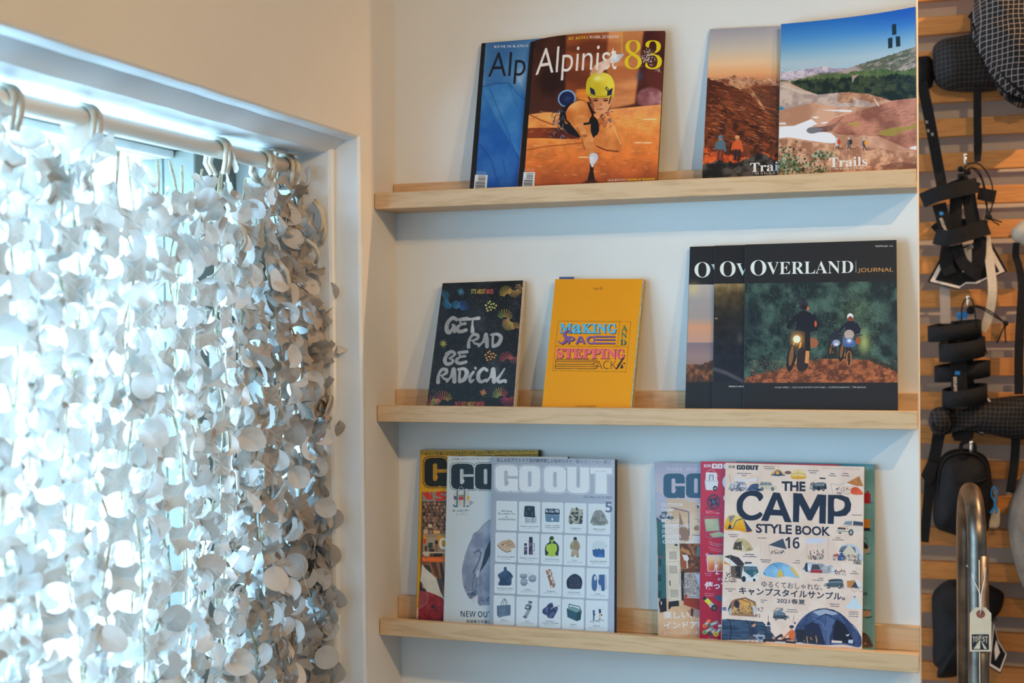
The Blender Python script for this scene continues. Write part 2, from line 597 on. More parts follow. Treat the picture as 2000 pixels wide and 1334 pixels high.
class Cover:
    def __init__(s, H, w, h, bg):
        s.H = np.array(H, float).reshape(3, 3)
        s.w, s.h = w, h
        s.im = np.ones((h, w, 3), np.float32) * rgb(bg)
        s.view(0, 0, 1)
        s.seed = 0

    def view(s, x0, y0, k):
        s.vw = (x0, y0, k)
        return s

    def tx(s, p):
        p = np.asarray(p, float).reshape(-1, 2)
        x = s.vw[0] + p[:, 0] / s.vw[2]
        y = s.vw[1] + p[:, 1] / s.vw[2]
        q = s.H @ np.stack([x, y, np.ones_like(x)])
        return np.stack([q[0] / q[2] * s.w, q[1] / q[2] * s.h], 1)

    def scan(s, A, B):
        y0, y1 = A[:, 1], B[:, 1]
        r0 = np.ceil(np.minimum(y0, y1) - 0.5).astype(int)
        r1 = np.ceil(np.maximum(y0, y1) - 0.5).astype(int)
        r0 = np.clip(r0, 0, s.h)
        r1 = np.clip(r1, 0, s.h)
        n = r1 - r0
        k = n > 0
        if not k.any():
            return None
        A, B, r0, r1, n = A[k], B[k], r0[k], r1[k], n[k]
        d = np.where(B[:, 1] > A[:, 1], 1, -1)
        top, bot = int(r0.min()), int(r1.max())
        idx = np.repeat(np.arange(len(n)), n)
        rows = np.arange(n.sum()) - np.repeat(np.cumsum(n) - n, n) + r0[idx]
        sl = (B[:, 0] - A[:, 0]) / (B[:, 1] - A[:, 1])
        xs = A[idx, 0] + (rows + 0.5 - A[idx, 1]) * sl[idx]
        cols = np.clip(np.ceil(xs - 0.5), 0, s.w).astype(int)
        left, right = int(cols.min()), int(cols.max())
        if right <= left:
            return None
        W = right - left + 1
        buf = np.bincount((rows - top) * W + cols - left, weights=d[idx], minlength=(bot - top) * W).reshape(bot - top, W)
        m = np.abs(np.cumsum(buf, 1)[:, :-1]) > 0.5
        return m, top, left

    def put(s, r, col, a=1.0):
        if r is None:
            return
        m, t, l = r
        hh, ww = m.shape
        reg = s.im[t:t + hh, l:l + ww]
        if callable(col):
            Y, X = np.mgrid[t:t + hh, l:l + ww]
            c = col(X, Y)
        elif isinstance(col, np.ndarray) and col.ndim == 3:
            c = col[t:t + hh, l:l + ww]
        else:
            c = rgb(col)
        al = a[t:t + hh, l:l + ww][..., None] if isinstance(a, np.ndarray) else a
        mm = m[..., None] * al
        reg[:] = reg * (1 - mm) + c * mm

    def poly(s, pts, col, a=1.0):
        P = s.tx(pts)
        s.put(s.scan(P, np.roll(P, -1, 0)), col, a)

    def ell(s, cx, cy, rx, ry, col, a=1.0, rot=0.0, n=28):
        t = np.linspace(0, 2 * np.pi, n, endpoint=False)
        c_, s_ = math.cos(rot), math.sin(rot)
        x, y = rx * np.cos(t), ry * np.sin(t)
        s.poly(np.stack([cx + x * c_ - y * s_, cy + x * s_ + y * c_], 1), col, a)

    def line(s, pts, w, col, a=1.0):
        pts = np.asarray(pts, float)
        As, Bs = [], []
        for i in range(len(pts) - 1):
            p, q = pts[i], pts[i + 1]
            d = q - p
            L = math.hypot(*d)
            if L < 1e-6:
                continue
            nrm = np.array([-d[1], d[0]]) / L * w / 2
            e = d / L * w * 0.18
            quad = s.tx([p - e + nrm, q + e + nrm, q + e - nrm, p - e - nrm])
            As.append(quad)
            Bs.append(np.roll(quad, -1, 0))
        if As:
            s.put(s.scan(np.concatenate(As), np.concatenate(Bs)), col, a)

    def blob(s, pts, col, a=1.0, k=6):
        """smooth closed curve through pts"""
        P = np.asarray(pts, float)
        out = []
        n = len(P)
        for i in range(n):
            p0, p1, p2, p3 = P[i - 1], P[i], P[(i + 1) % n], P[(i + 2) % n]
            for j in range(k):
                t = j / k
                out.append(0.5 * (2 * p1 + (p2 - p0) * t + (2 * p0 - 5 * p1 + 4 * p2 - p3) * t * t + (3 * p1 - p0 - 3 * p2 + p3) * t ** 3))
        s.poly(out, col, a)

    def rq(s, q, r, col, a=1.0):
        """quad with rounded corners: q = TL, TR, BR, BL in view units, r = radius"""
        q = np.asarray(q, float)
        out = []
        for i in range(4):
            p, pr, nx = q[i], q[i - 1], q[(i + 1) % 4]
            a0 = p + (pr - p) / np.linalg.norm(pr - p) * r
            a1 = p + (nx - p) / np.linalg.norm(nx - p) * r
            for t in np.linspace(0, 1, 6):
                out.append((1 - t) ** 2 * a0 + 2 * t * (1 - t) * p + t * t * a1)
        s.poly(out, col, a)

    def text(s, body, p, q, h, col, st='gill', off=0.0, a=1.0, lean=0.0, space=1.0):
        """baseline from p to q, capital height h"""
        v, t = text_tris(body, st, off, space)
        if len(t) == 0:
            return
        p, q = np.array(p, float), np.array(q, float)
        x0, x1 = v[:, 0].min(), v[:, 0].max()
        if st == 'jp':
            yb, yt = v[:, 1].min(), v[:, 1].max()
        else:
            yb, yt = 0.0, CAP[st]
        u = (v[:, 0] - x0) / (x1 - x0)
        w = (v[:, 1] - yb) / (yt - yb)
        P = p + u[:, None] * (q - p) + w[:, None] * np.array([lean * h, -h])
        C = s.tx(P)
        T = C[t]
        ar = (T[:, 1, 0] - T[:, 0, 0]) * (T[:, 2, 1] - T[:, 0, 1]) - (T[:, 2, 0] - T[:, 0, 0]) * (T[:, 1, 1] - T[:, 0, 1])
        T[ar < 0] = T[ar < 0][:, ::-1]
        A = np.concatenate([T[:, 0], T[:, 1], T[:, 2]])
        B = np.concatenate([T[:, 1], T[:, 2], T[:, 0]])
        s.put(s.scan(A, B), col, a)

    def noise(s, scale, octv=4, gain=0.55, sx=1.0, sy=1.0):
        """fractal value noise 0..1, scale = cells across the cover width"""
        s.seed += 1
        r_ = np.random.RandomState(s.seed * 7 + s.w)
        out = np.zeros((s.h, s.w), np.float32)
        amp, tot = 1.0, 0.0
        for o in range(octv):
            nx = max(2, int(scale * sx * 2 ** o))
            ny = max(2, int(scale * sy * 2 ** o * s.h / s.w))
            if nx > s.w or ny > s.h:
                break
            g = r_.rand(ny + 2, nx + 2).astype(np.float32)
            xs = np.linspace(0, nx, s.w, endpoint=False)
            ys = np.linspace(0, ny, s.h, endpoint=False)
            xi, yi = xs.astype(int), ys.astype(int)
            fx, fy = xs - xi, ys - yi
            fx = (fx * fx * (3 - 2 * fx)).astype(np.float32)
            fy = (fy * fy * (3 - 2 * fy)).astype(np.float32)
            g0 = g[yi][:, xi] * (1 - fx) + g[yi][:, xi + 1] * fx
            g1 = g[yi + 1][:, xi] * (1 - fx) + g[yi + 1][:, xi + 1] * fx
            out += amp * (g0 * (1 - fy[:, None]) + g1 * fy[:, None])
            tot += amp
            amp *= gain
        return out / tot

    def mix(s, c0, c1, f, lo=0.35, hi=0.65):
        f = np.clip((f - lo) / (hi - lo), 0, 1)[..., None]
        return rgb(c0) * (1 - f) + rgb(c1) * f

    def grad(s, stops, vertical=True, p0=None, p1=None):
        """stops = [(view coordinate, colour), ...] down (or across) the cover"""
        ax = 1 if vertical else 0
        ref = [(0, st_[0]) if vertical else (st_[0], 0) for st_ in stops]
        if p0 is not None:
            ref = [(p0, r[1]) if vertical else (r[0], p0) for r in ref]
        pos = s.tx(ref)[:, ax]
        cols = np.array([rgb(c) for _, c in stops])
        ar = np.arange(s.h if vertical else s.w)
        g = np.stack([np.interp(ar, pos, cols[:, k]) for k in range(3)], 1).astype(np.float32)
        return np.broadcast_to(g[:, None], (s.h, s.w, 3)) if vertical else np.broadcast_to(g[None], (s.h, s.w, 3))

    def all(s, col, a=1.0):
        s.put((np.ones((s.h, s.w), bool), 0, 0), col, a)

    def soft(s, cx, cy, rx, ry, col, a=1.0, p=2.0):
        """soft round glow of ink"""
        c = s.tx([(cx, cy), (cx + rx, cy), (cx, cy + ry)])
        X = (np.arange(s.w)[None] - c[0, 0]) / max(1e-3, abs(c[1, 0] - c[0, 0]))
        Y = (np.arange(s.h)[:, None] - c[0, 1]) / max(1e-3, abs(c[2, 1] - c[0, 1]))
        f = np.exp(-(X * X + Y * Y) * p).astype(np.float32) * a
        s.im[:] = s.im * (1 - f[..., None]) + rgb(col) * f[..., None]

    def blur(s, box, r):
        """soften a region; box in view units"""
        c = s.tx([box[:2], box[2:]])
        x0, y0 = np.clip(c[0].astype(int), 0, None)
        x1, y1 = min(s.w, int(c[1, 0])), min(s.h, int(c[1, 1]))
        reg = s.im[y0:y1, x0:x1]
        for _ in range(2):
            for axis in (0, 1):
                P = np.concatenate([np.repeat(reg.take([0], axis), r + 1, axis), reg, np.repeat(reg.take([-1], axis), r, axis)], axis)
                cs = np.cumsum(P, axis)
                n = reg.shape[axis]
                reg = (cs.take(range(2 * r + 1, 2 * r + 1 + n), axis) - cs.take(range(0, n), axis)) / (2 * r + 1)
        s.im[y0:y1, x0:x1] = reg

    def fake_lines(s, p, q, rows, h, gap, col, a=0.8, seed=1):
        """caption too small to read in the photograph: short strokes set like words"""
        r_ = random.Random(seed)
        p, q = np.array(p, float), np.array(q, float)
        for k in range(rows):
            t = r_.uniform(0, 0.15) if k else 0.0
            e = 1 - t
            while t < e:
                w = r_.uniform(0.03, 0.09)
                a0 = p + (q - p) * t + np.array([0, gap * k])
                a1 = p + (q - p) * min(e, t + w) + np.array([0, gap * k])
                s.line([a0, a1], h * r_.uniform(0.6, 1), col, a)
                t += w + 0.018


GAIN = np.array([1.16, 1.10, 1.06], np.float32)


def cover_material(name, c, rough=0.42):
    im = np.clip(c.im, 0, 1)
    r_ = np.random.RandomState(len(name))
    lin = np.where(im <= 0.04045, im / 12.92, ((im + 0.055) / 1.055) ** 2.4) * GAIN
    lin = np.clip(lin, 0, 0.9)
    srgb = np.where(lin <= 0.0031308, lin * 12.92, 1.055 * lin ** (1 / 2.4) - 0.055)
    srgb = srgb + (r_.rand(c.h, c.w, 1) - 0.5) * 0.02
    px = np.ones((c.h, c.w, 4), np.float32)
    px[..., :3] = np.clip(srgb, 0, 1)[::-1]
    img = bpy.data.images.new('print_' + name, c.w, c.h)
    img.pixels.foreach_set(px.ravel())
    img.pack()
    mt, nt, b = nodes('print_' + name)
    uv = nt.nodes.new('ShaderNodeUVMap')
    tx = nt.nodes.new('ShaderNodeTexImage')
    tx.image = img
    tx.extension = 'EXTEND'
    nt.links.new(uv.outputs[0], tx.inputs[0])
    nt.links.new(tx.outputs[0], b.inputs['Base Color'])
    b.inputs['Roughness'].default_value = rough
    b.inputs['Specular IOR Level'].default_value = 0.28
    vec = coords(nt)
    nt.links.new(bump(nt, noise_tex(nt, vec, 14, 2), 0.12, 0.004), b.inputs['Normal'])
    return mt

V_ALP, V_TR, V_BK, V_OV = (900, 40, 3.7045), (1340, 0, 3.3354), (820, 520, 4.1667), (1320, 450, 3.5104)
V_GL, V_C1, V_C2 = (800, 860, 3.334), (1400, 895, 6.25), (1400, 1080, 6.25)
V_G1, V_Y1, V_Y2, V_I1, V_I2 = (950, 970, 7.692), (805, 870, 7.4125), (805, 1040, 7.4125), (1270, 895, 7.4125), (1270, 1070, 7.2125)


def art_ice(c):
    c.view(*V_ALP)
    n1, n2 = c.noise(5), c.noise(3, 5, sx=2.0, sy=0.8)
    g = c.grad([(150, (58, 110, 170)), (420, (52, 122, 190)), (800, (28, 100, 180)), (1210, (14, 70, 150))])
    c.all(np.array(g))
    c.all(c.mix((20, 75, 150), (84, 140, 195), n1), 0.35)
    c.poly([(180, 165), (1100, 130), (1100, 330), (480, 560), (345, 452), (160, 475), (150, 400)], c.mix((60, 110, 165), (104, 150, 190), n2), 0.55)
    c.poly([(385, 380), (480, 300), (1200, 200), (1200, 700), (480, 560)], c.mix((90, 140, 185), (175, 205, 225), n1, .4, .7), 0.7)
    c.poly([(150, 480), (345, 452), (480, 570), (430, 1000), (250, 700)], c.mix((50, 120, 185), (80, 145, 205), n1), 0.8)
    for a, w_, k in (([(160, 478), (250, 455), (345, 452), (400, 520), (480, 590)], 6, 0.6), ([(205, 480), (260, 620), (330, 780), (385, 930), (420, 1000)], 5, 0.55), ([(345, 455), (400, 600), (450, 690)], 4, .4), ([(140, 900), (220, 1010), (270, 1180)], 12, .35), ([(300, 1000), (330, 1120)], 6, .4)):
        c.line(a, w_, (12, 50, 110), k)
    for _ in range(0):
        pass
    c.soft(430, 400, 60, 90, (170, 205, 230), .5)
    c.blur((150, 165, 1000, 1200), 2)
    c.poly([(150, 160), (180, 160), (103, 1215), (60, 1215)], (24, 26, 30))
    c.poly([(60, 1215), (103, 1215), (80, 1320), (30, 1320)], (24, 26, 30))
    c.text('KUSUM KANGURU', (240, 198), (545, 190), 17, (220, 228, 235), 'serifb', -0.006)
    c.text('Alpinist', (197, 408), (800, 385), 180, (22, 30, 45), 'gill', -0.004, lean=.08)
    barcode(c, (103, 1115), (195, 1118), (186, 1225), (93, 1222))
    c.text('SUMMER 2023', (112, 1100), (180, 1100), 7, (170, 200, 230), 'gill')
    c.text('$18.95 U.S./CAN', (112, 1110), (184, 1110), 6, (170, 200, 230), 'gill')


def barcode(c, tl, tr, br, bl):
    c.poly([tl, tr, br, bl], (205, 212, 215))
    tl, tr, br, bl = [np.array(p, float) for p in (tl, tr, br, bl)]
    r_ = random.Random(4)
    t = 0.06
    while t < 0.95:
        w = r_.choice((0.02, 0.035, 0.06))
        L0, R0 = tl + (bl - tl) * t, tr + (br - tr) * t
        L1, R1 = tl + (bl - tl) * (t + w), tr + (br - tr) * (t + w)
        f0 = 0.28 if t < 0.4 else 0.1
        c.poly([L0 + (R0 - L0) * f0, L0 + (R0 - L0) * .85, L1 + (R1 - L1) * .85, L1 + (R1 - L1) * f0], (45, 48, 55))
        t += w + r_.choice((0.015, 0.025, 0.05))


def art_climber(c):
    c.view(*V_ALP)
    n1, n2, n3 = c.noise(6), c.noise(14), c.noise(4, 5, sx=.6, sy=2.5)
    c.all(c.mix((48, 22, 20), (98, 48, 32), n1))
    c.poly([(505, 120), (760, 100), (760, 650), (480, 655)], c.mix((38, 20, 20), (70, 36, 30), n1))
    c.poly([(770, 90), (1170, 80), (1165, 620), (1000, 640), (760, 620)], c.mix((105, 50, 30), (165, 86, 45), n3))
    c.poly([(1080, 80), (1340, 78), (1310, 250), (1265, 600), (1090, 640), (1060, 300)], c.mix((180, 104, 60), (220, 150, 95), n3))
    c.poly([(1170, 80), (1330, 78), (1290, 340), (1190, 330)], c.mix((180, 110, 65), (200, 130, 80), n1), .8)
    c.poly([(1330, 78), (1500, 75), (1470, 620), (1270, 610), (1300, 300)], c.mix((58, 24, 24), (92, 40, 34), n1))
    c.blob([(1290, 520), (1370, 480), (1450, 510), (1465, 590), (1380, 615), (1290, 600)], c.mix((125, 70, 75), (185, 135, 135), n2))
    c.soft(1300, 400, 30, 50, (50, 70, 110), .8)
    c.blur((480, 80, 1480, 640), 7)
    # ground slab
    g = np.array(c.grad([(600, (236, 160, 104)), (760, (236, 146, 74)), (900, (226, 130, 60)), (1040, (212, 112, 48)), (1200, (160, 78, 40))]))
    base = g * (0.82 + 0.36 * n2[..., None])
    c.poly([(480, 665), (640, 655), (900, 690), (1090, 640), (1470, 600), (1440, 1200), (400, 1290), (440, 800)], base)
    c.poly([(400, 1190), (1440, 1150), (1440, 1350), (380, 1350)], base * .8)
    c.line([(500, 665), (580, 710), (680, 750)], 10, (120, 55, 25), .7)
    c.poly([(475, 765), (700, 770), (860, 830), (870, 860), (640, 845), (470, 840)], c.mix((80, 30, 22), (130, 55, 30), n1))
    c.line([(470, 930), (620, 905), (760, 895), (900, 880)], 8, (120, 55, 25), .6)
    c.line([(500, 850), (700, 862), (860, 855)], 10, (245, 150, 70), .6)
    r_ = random.Random(2)
    for _ in range(220):
        x, y = r_.uniform(480, 1430), r_.uniform(640, 1130)
        c.line([(x, y), (x + r_.uniform(6, 40), y + r_.uniform(-5, 5))], r_.uniform(1.5, 4), r_.choice(((250, 190, 130), (250, 200, 150), (130, 60, 28), (240, 160, 90))), .6)
    for (x, y, rx) in ((1370, 710, 50), (1350, 880, 40), (900, 985, 45), (1290, 880, 30)):
        c.ell(x, y, rx, 5, (250, 215, 175), .7)
    # dark crack below the hand
    c.poly([(945, 1010), (975, 1010), (968, 1090), (985, 1180), (915, 1185), (940, 1090)], (38, 20, 18))
    c.poly([(870, 1180), (925, 1150), (990, 1150), (1010, 1180)], (70, 35, 22), .7)
    # raised arm and hand
    c.blob([(945, 385), (975, 330), (1030, 300), (1080, 280), (1098, 300), (1060, 345), (1005, 385), (960, 400)], c.mix((205, 150, 115), (225, 195, 175), n2))
    c.blob([(1085, 280), (1110, 248), (1150, 250), (1188, 245), (1170, 275), (1150, 300), (1110, 312), (1085, 302)], c.mix((175, 180, 190), (225, 228, 232), n2))
    # hair, chalk bag, gear
    c.blob([(850, 500), (900, 480), (935, 500), (945, 600), (930, 620), (870, 570), (820, 545), (845, 520)], c.mix((120, 60, 22), (225, 130, 50), n3))
    for k in range(14):
        c.line([(925, 500 + k * 5), (860 - r_.uniform(0, 30), 495 + k * 7 + r_.uniform(-12, 8))], 3, (235, 145, 60), .7)
    c.ell(775, 560, 66, 62, (120, 165, 215), 1, -.3)
    c.ell(775, 562, 56, 52, (22, 32, 72), 1, -.3)
    c.soft(780, 560, 35, 30, (45, 65, 125), .8)
    c.blob([(735, 640), (800, 600), (870, 570), (930, 600), (950, 700), (990, 720), (1010, 780), (960, 850), (860, 840), (770, 800), (720, 740)], (22, 20, 26))
    for k in range(60):
        x, y = r_.uniform(672, 760), r_.uniform(635, 830)
        c.line([(x, y), (x + r_.uniform(-22, 22), y + r_.uniform(5, 34))], r_.uniform(3, 7), r_.choice(((35, 38, 55), (90, 100, 130), (150, 155, 175), (20, 20, 28), (60, 50, 60))))
    # shoulder, torso, reaching arm
    c.blob([(760, 680), (800, 610), (870, 575), (930, 600), (955, 680), (930, 730), (945, 800), (890, 850), (850, 800), (800, 745), (765, 740)], c.mix((190, 105, 45), (240, 165, 95), n1))
    c.blob([(830, 700), (900, 680), (945, 720), (950, 800), (975, 870), (978, 950), (990, 985), (945, 1000), (910, 940), (885, 860), (850, 780)], c.mix((200, 120, 60), (245, 180, 115), n1))
    c.line([(850, 770), (885, 850), (905, 930)], 12, (140, 70, 30), .55)
    c.line([(758, 660), (770, 720), (800, 745)], 14, (20, 18, 22))
    c.line([(930, 590), (965, 680), (940, 740), (900, 745)], 16, (20, 18, 22))
    c.ell(905, 830, 22, 10, (130, 65, 30), .6)
    c.blob([(940, 970), (965, 955), (995, 965), (1000, 1000), (975, 1035), (960, 1060), (942, 1020)], c.mix((190, 190, 200), (235, 232, 232), n2))
    # leg
    c.blob([(985, 720), (1060, 700), (1120, 760), (1170, 880), (1172, 925), (1140, 945), (1060, 930), (985, 905), (970, 860), (1010, 800)], c.mix((190, 105, 50), (232, 150, 80), n1))
    c.line([(990, 905), (1060, 935), (1150, 945)], 10, (95, 40, 20), .8)
    c.line([(1110, 760), (1165, 890)], 10, (250, 190, 125), .5)
    c.blob([(960, 690), (1000, 720), (1010, 790), (985, 830), (960, 790)], (20, 20, 25))
    for k in range(46):
        x, y = r_.uniform(1015, 1100), r_.uniform(600, 760)
        c.line([(x, y), (x + r_.uniform(-18, 18), y + r_.uniform(4, 28))], r_.uniform(3, 7), r_.choice(((150, 60, 35), (190, 90, 60), (45, 40, 50), (110, 110, 130), (35, 45, 90))))
    # face
    c.blob([(940, 545), (1095, 545), (1090, 610), (1060, 655), (1010, 672), (965, 640)], c.mix((195, 125, 80), (228, 165, 120), n1))
    c.blob([(940, 560), (965, 575), (975, 640), (950, 620)], (120, 60, 40), .6)
    for x in (985, 1058):
        c.ell(x, 577, 17, 6, (60, 35, 28))
        c.line([(x - 20, 566), (x + 18, 563)], 5, (70, 38, 25))
    c.poly([(1018, 585), (1010, 615), (1034, 615)], (170, 95, 60), .7)
    c.line([(992, 640), (1035, 638)], 6, (140, 60, 50))
    # helmet
    c.blob([(918, 520), (920, 440), (955, 395), (1020, 376), (1085, 395), (1118, 450), (1118, 520), (1105, 552), (1020, 558), (945, 552)], c.mix((200, 180, 40), (232, 212, 70), n1))
    c.soft(1000, 420, 45, 30, (250, 245, 170), .8)
    c.line([(925, 535), (1020, 552), (1112, 538)], 8, (165, 140, 25), .8)
    c.poly([(942, 480), (975, 500), (985, 540), (950, 530)], (30, 38, 75))
    c.poly([(1108, 485), (1070, 510), (1068, 543), (1100, 535)], (30, 38, 75))
    c.poly([(1062, 478), (1082, 494), (1070, 512), (1055, 495)], (30, 38, 75))
    c.ell(1070, 495, 6, 6, (220, 200, 60))
    c.line([(935, 550), (950, 600)], 8, (25, 22, 25))
    c.line([(1096, 548), (1080, 600)], 8, (25, 22, 25))
    # chalk dust
    for _ in range(120):
        x, y = r_.gauss(1360, 34), r_.gauss(270, 28)
        c.ell(x, y, r_.uniform(1, 4), r_.uniform(1, 4), (235, 225, 215), .9, 0, 6)
    c.poly([(505, 130), (534, 124), (456, 1200), (412, 1200)], (22, 20, 24))
    c.poly([(412, 1200), (456, 1200), (440, 1320), (395, 1320)], (22, 20, 24))
    c.text('MT. KENYA', (783, 144), (930, 139), 19, (225, 205, 60), 'serifb', -.006, lean=.15)
    c.text('MARK JENKINS', (938, 138), (1150, 136), 20, (225, 225, 225), 'serifb', -.006)
    c.line([(1176, 88), (1172, 238)], 3, (225, 205, 60))
    c.text('Alpinis', (543, 376), (1085, 356), 190, (230, 226, 224), 'gill', -.004, lean=.07)
    c.text('t', (1094, 356), (1134, 355), 205, (230, 226, 224), 'gill', -.004)
    c.blob([(1085, 280), (1110, 248), (1150, 250), (1188, 245), (1170, 275), (1150, 300), (1110, 312), (1085, 302)], c.mix((175, 180, 190), (225, 228, 232), n2))
    c.blob([(1000, 385), (1040, 315), (1085, 285), (1098, 300), (1060, 345), (1020, 390)], c.mix((215, 170, 140), (228, 205, 190), n2))
    c.text('83', (1193, 356), (1456, 352), 196, (222, 200, 30), 'serifb', -.018)
    for _ in range(60):
        x, y = r_.gauss(1350, 24), r_.gauss(265, 24)
        c.ell(x, y, r_.uniform(1, 3.5), r_.uniform(1, 3.5), (235, 225, 215), .9, 0, 6)
    for _ in range(25):
        c.ell(r_.gauss(1430, 10), r_.gauss(357, 8), 2, 2, (235, 225, 215), .9, 0, 6)
    barcode(c, (456, 1092), (541, 1094), (534, 1210), (446, 1208))
    c.text('AUTUMN 2023', (462, 1073), (530, 1072), 6, (220, 190, 170), 'gill')
    c.text('$18.95 U.S./CAN', (460, 1083), (536, 1082), 6, (220, 190, 170), 'gill')
    c.text('NICK BULLOCK', (1070, 1163), (1205, 1157), 15, (225, 220, 215), 'serifb', -.006)
    c.text('DREAMS OF GOGARTH', (1210, 1157), (1401, 1151), 14, (225, 200, 40), 'sansb')


def ridge(c, pts, jag, seed, bottom):
    r_ = random.Random(seed)
    out = []
    for (x0, y0), (x1, y1) in zip(pts[:-1], pts[1:]):
        n = max(2, int(abs(x1 - x0) / 9))
        for i in range(n):
            t = i / n
            out.append((x0 + (x1 - x0) * t, y0 + (y1 - y0) * t + r_.uniform(-jag, jag)))
    out.append(pts[-1])
    return out + [(pts[-1][0], bottom), (pts[0][0], bottom)]


def streaks(c, n, box, cols, seed, length=(10, 60), w=(1.5, 4), slope=0.25, a=.6, ok=None):
    r_ = random.Random(seed)
    for _ in range(n):
        x, y = r_.uniform(box[0], box[2]), r_.uniform(box[1], box[3])
        if ok and not ok(x, y):
            continue
        L = r_.uniform(*length)
        c.line([(x, y), (x + L, y + L * slope + r_.uniform(-3, 3))], r_.uniform(*w), r_.choice(cols), a)


def art_dusk(c):
    c.view(*V_TR)
    n1, n2 = c.noise(6), c.noise(22)
    c.all(np.array(c.grad([(185, (150, 150, 165)), (260, (170, 168, 172)), (340, (196, 186, 172)), (430, (226, 190, 150)), (500, (222, 160, 112)), (560, (190, 120, 85))])))
    c.soft(560, 300, 50, 200, (200, 190, 180), .35)
    c.poly(ridge(c, [(130, 505), (240, 510), (310, 488), (380, 510), (430, 500), (470, 515), (530, 505), (600, 520), (1300, 500)], 4, 1, 1300), c.mix((120, 66, 42), (190, 140, 105), n2))
    streaks(c, 90, (150, 495, 610, 545), ((215, 195, 185), (230, 205, 190), (90, 50, 40)), 5, (5, 25), (1.5, 4), .3)
    c.poly(ridge(c, [(120, 505), (260, 545), (420, 610), (520, 720), (620, 800), (1300, 900)], 5, 2, 1300), c.mix((75, 36, 24), (128, 66, 40), n1))
    c.poly([(420, 560), (610, 545), (1300, 540), (1300, 860), (610, 800), (540, 740)], c.mix((88, 48, 34), (112, 66, 46), n1))
    streaks(c, 240, (140, 540, 600, 900), ((205, 110, 60), (185, 95, 55), (52, 26, 20), (40, 22, 18), (225, 150, 95)), 6, (8, 55), (1.5, 4), .32)
    c.poly(ridge(c, [(120, 665), (260, 700), (420, 790), (600, 900), (1300, 960)], 5, 3, 1300), c.mix((62, 30, 22), (120, 58, 32), n2))
    streaks(c, 260, (125, 680, 610, 960), ((215, 105, 50), (190, 90, 45), (42, 24, 20), (30, 20, 18), (235, 165, 110)), 7, (8, 50), (1.5, 5), .3)
    c.poly(ridge(c, [(110, 960), (190, 985), (300, 1010), (420, 1030), (500, 985), (560, 1020), (1300, 1030)], 7, 4, 1300), c.mix((120, 45, 22), (215, 92, 40), n2))
    streaks(c, 80, (110, 960, 220, 1080), ((235, 120, 60), (160, 60, 30)), 9, (4, 18), (3, 7), .2)
    c.poly(ridge(c, [(105, 1080), (200, 1045), (330, 1060), (420, 1020), (470, 985), (530, 1010), (600, 1060), (1300, 1080)], 8, 4, 1300), c.mix((26, 26, 26), (82, 76, 70), n2, .4, .62))
    for x, col, legs in ((224, (80, 105, 120), (105, 50, 40)), (334, (200, 88, 45), (45, 32, 36))):
        c.blob([(x - 26, 930), (x, 905), (x + 24, 915), (x + 28, 975), (x + 10, 985), (x - 22, 975)], col)
        c.line([(x - 26, 930), (x - 36, 975)], 10, col)
        c.line([(x + 24, 925), (x + 34, 985)], 10, col)
        c.line([(x - 8, 975), (x - 16, 1040)], 18, legs)
        c.line([(x + 12, 975), (x + 8, 1045)], 18, legs)
        c.ell(x, 898, 14, 16, (160, 110, 85))
        c.ell(x, 890, 15, 11, (70, 120, 150) if x < 300 else (215, 150, 90))
    c.text('Trails', (417, 1120), (672, 1106), 58, (222, 222, 220), 'serifb', .004)
    c.text('MAGAZINE', (446, 1137), (655, 1126), 13, (215, 215, 212), 'serifb', 0, space=1.3)


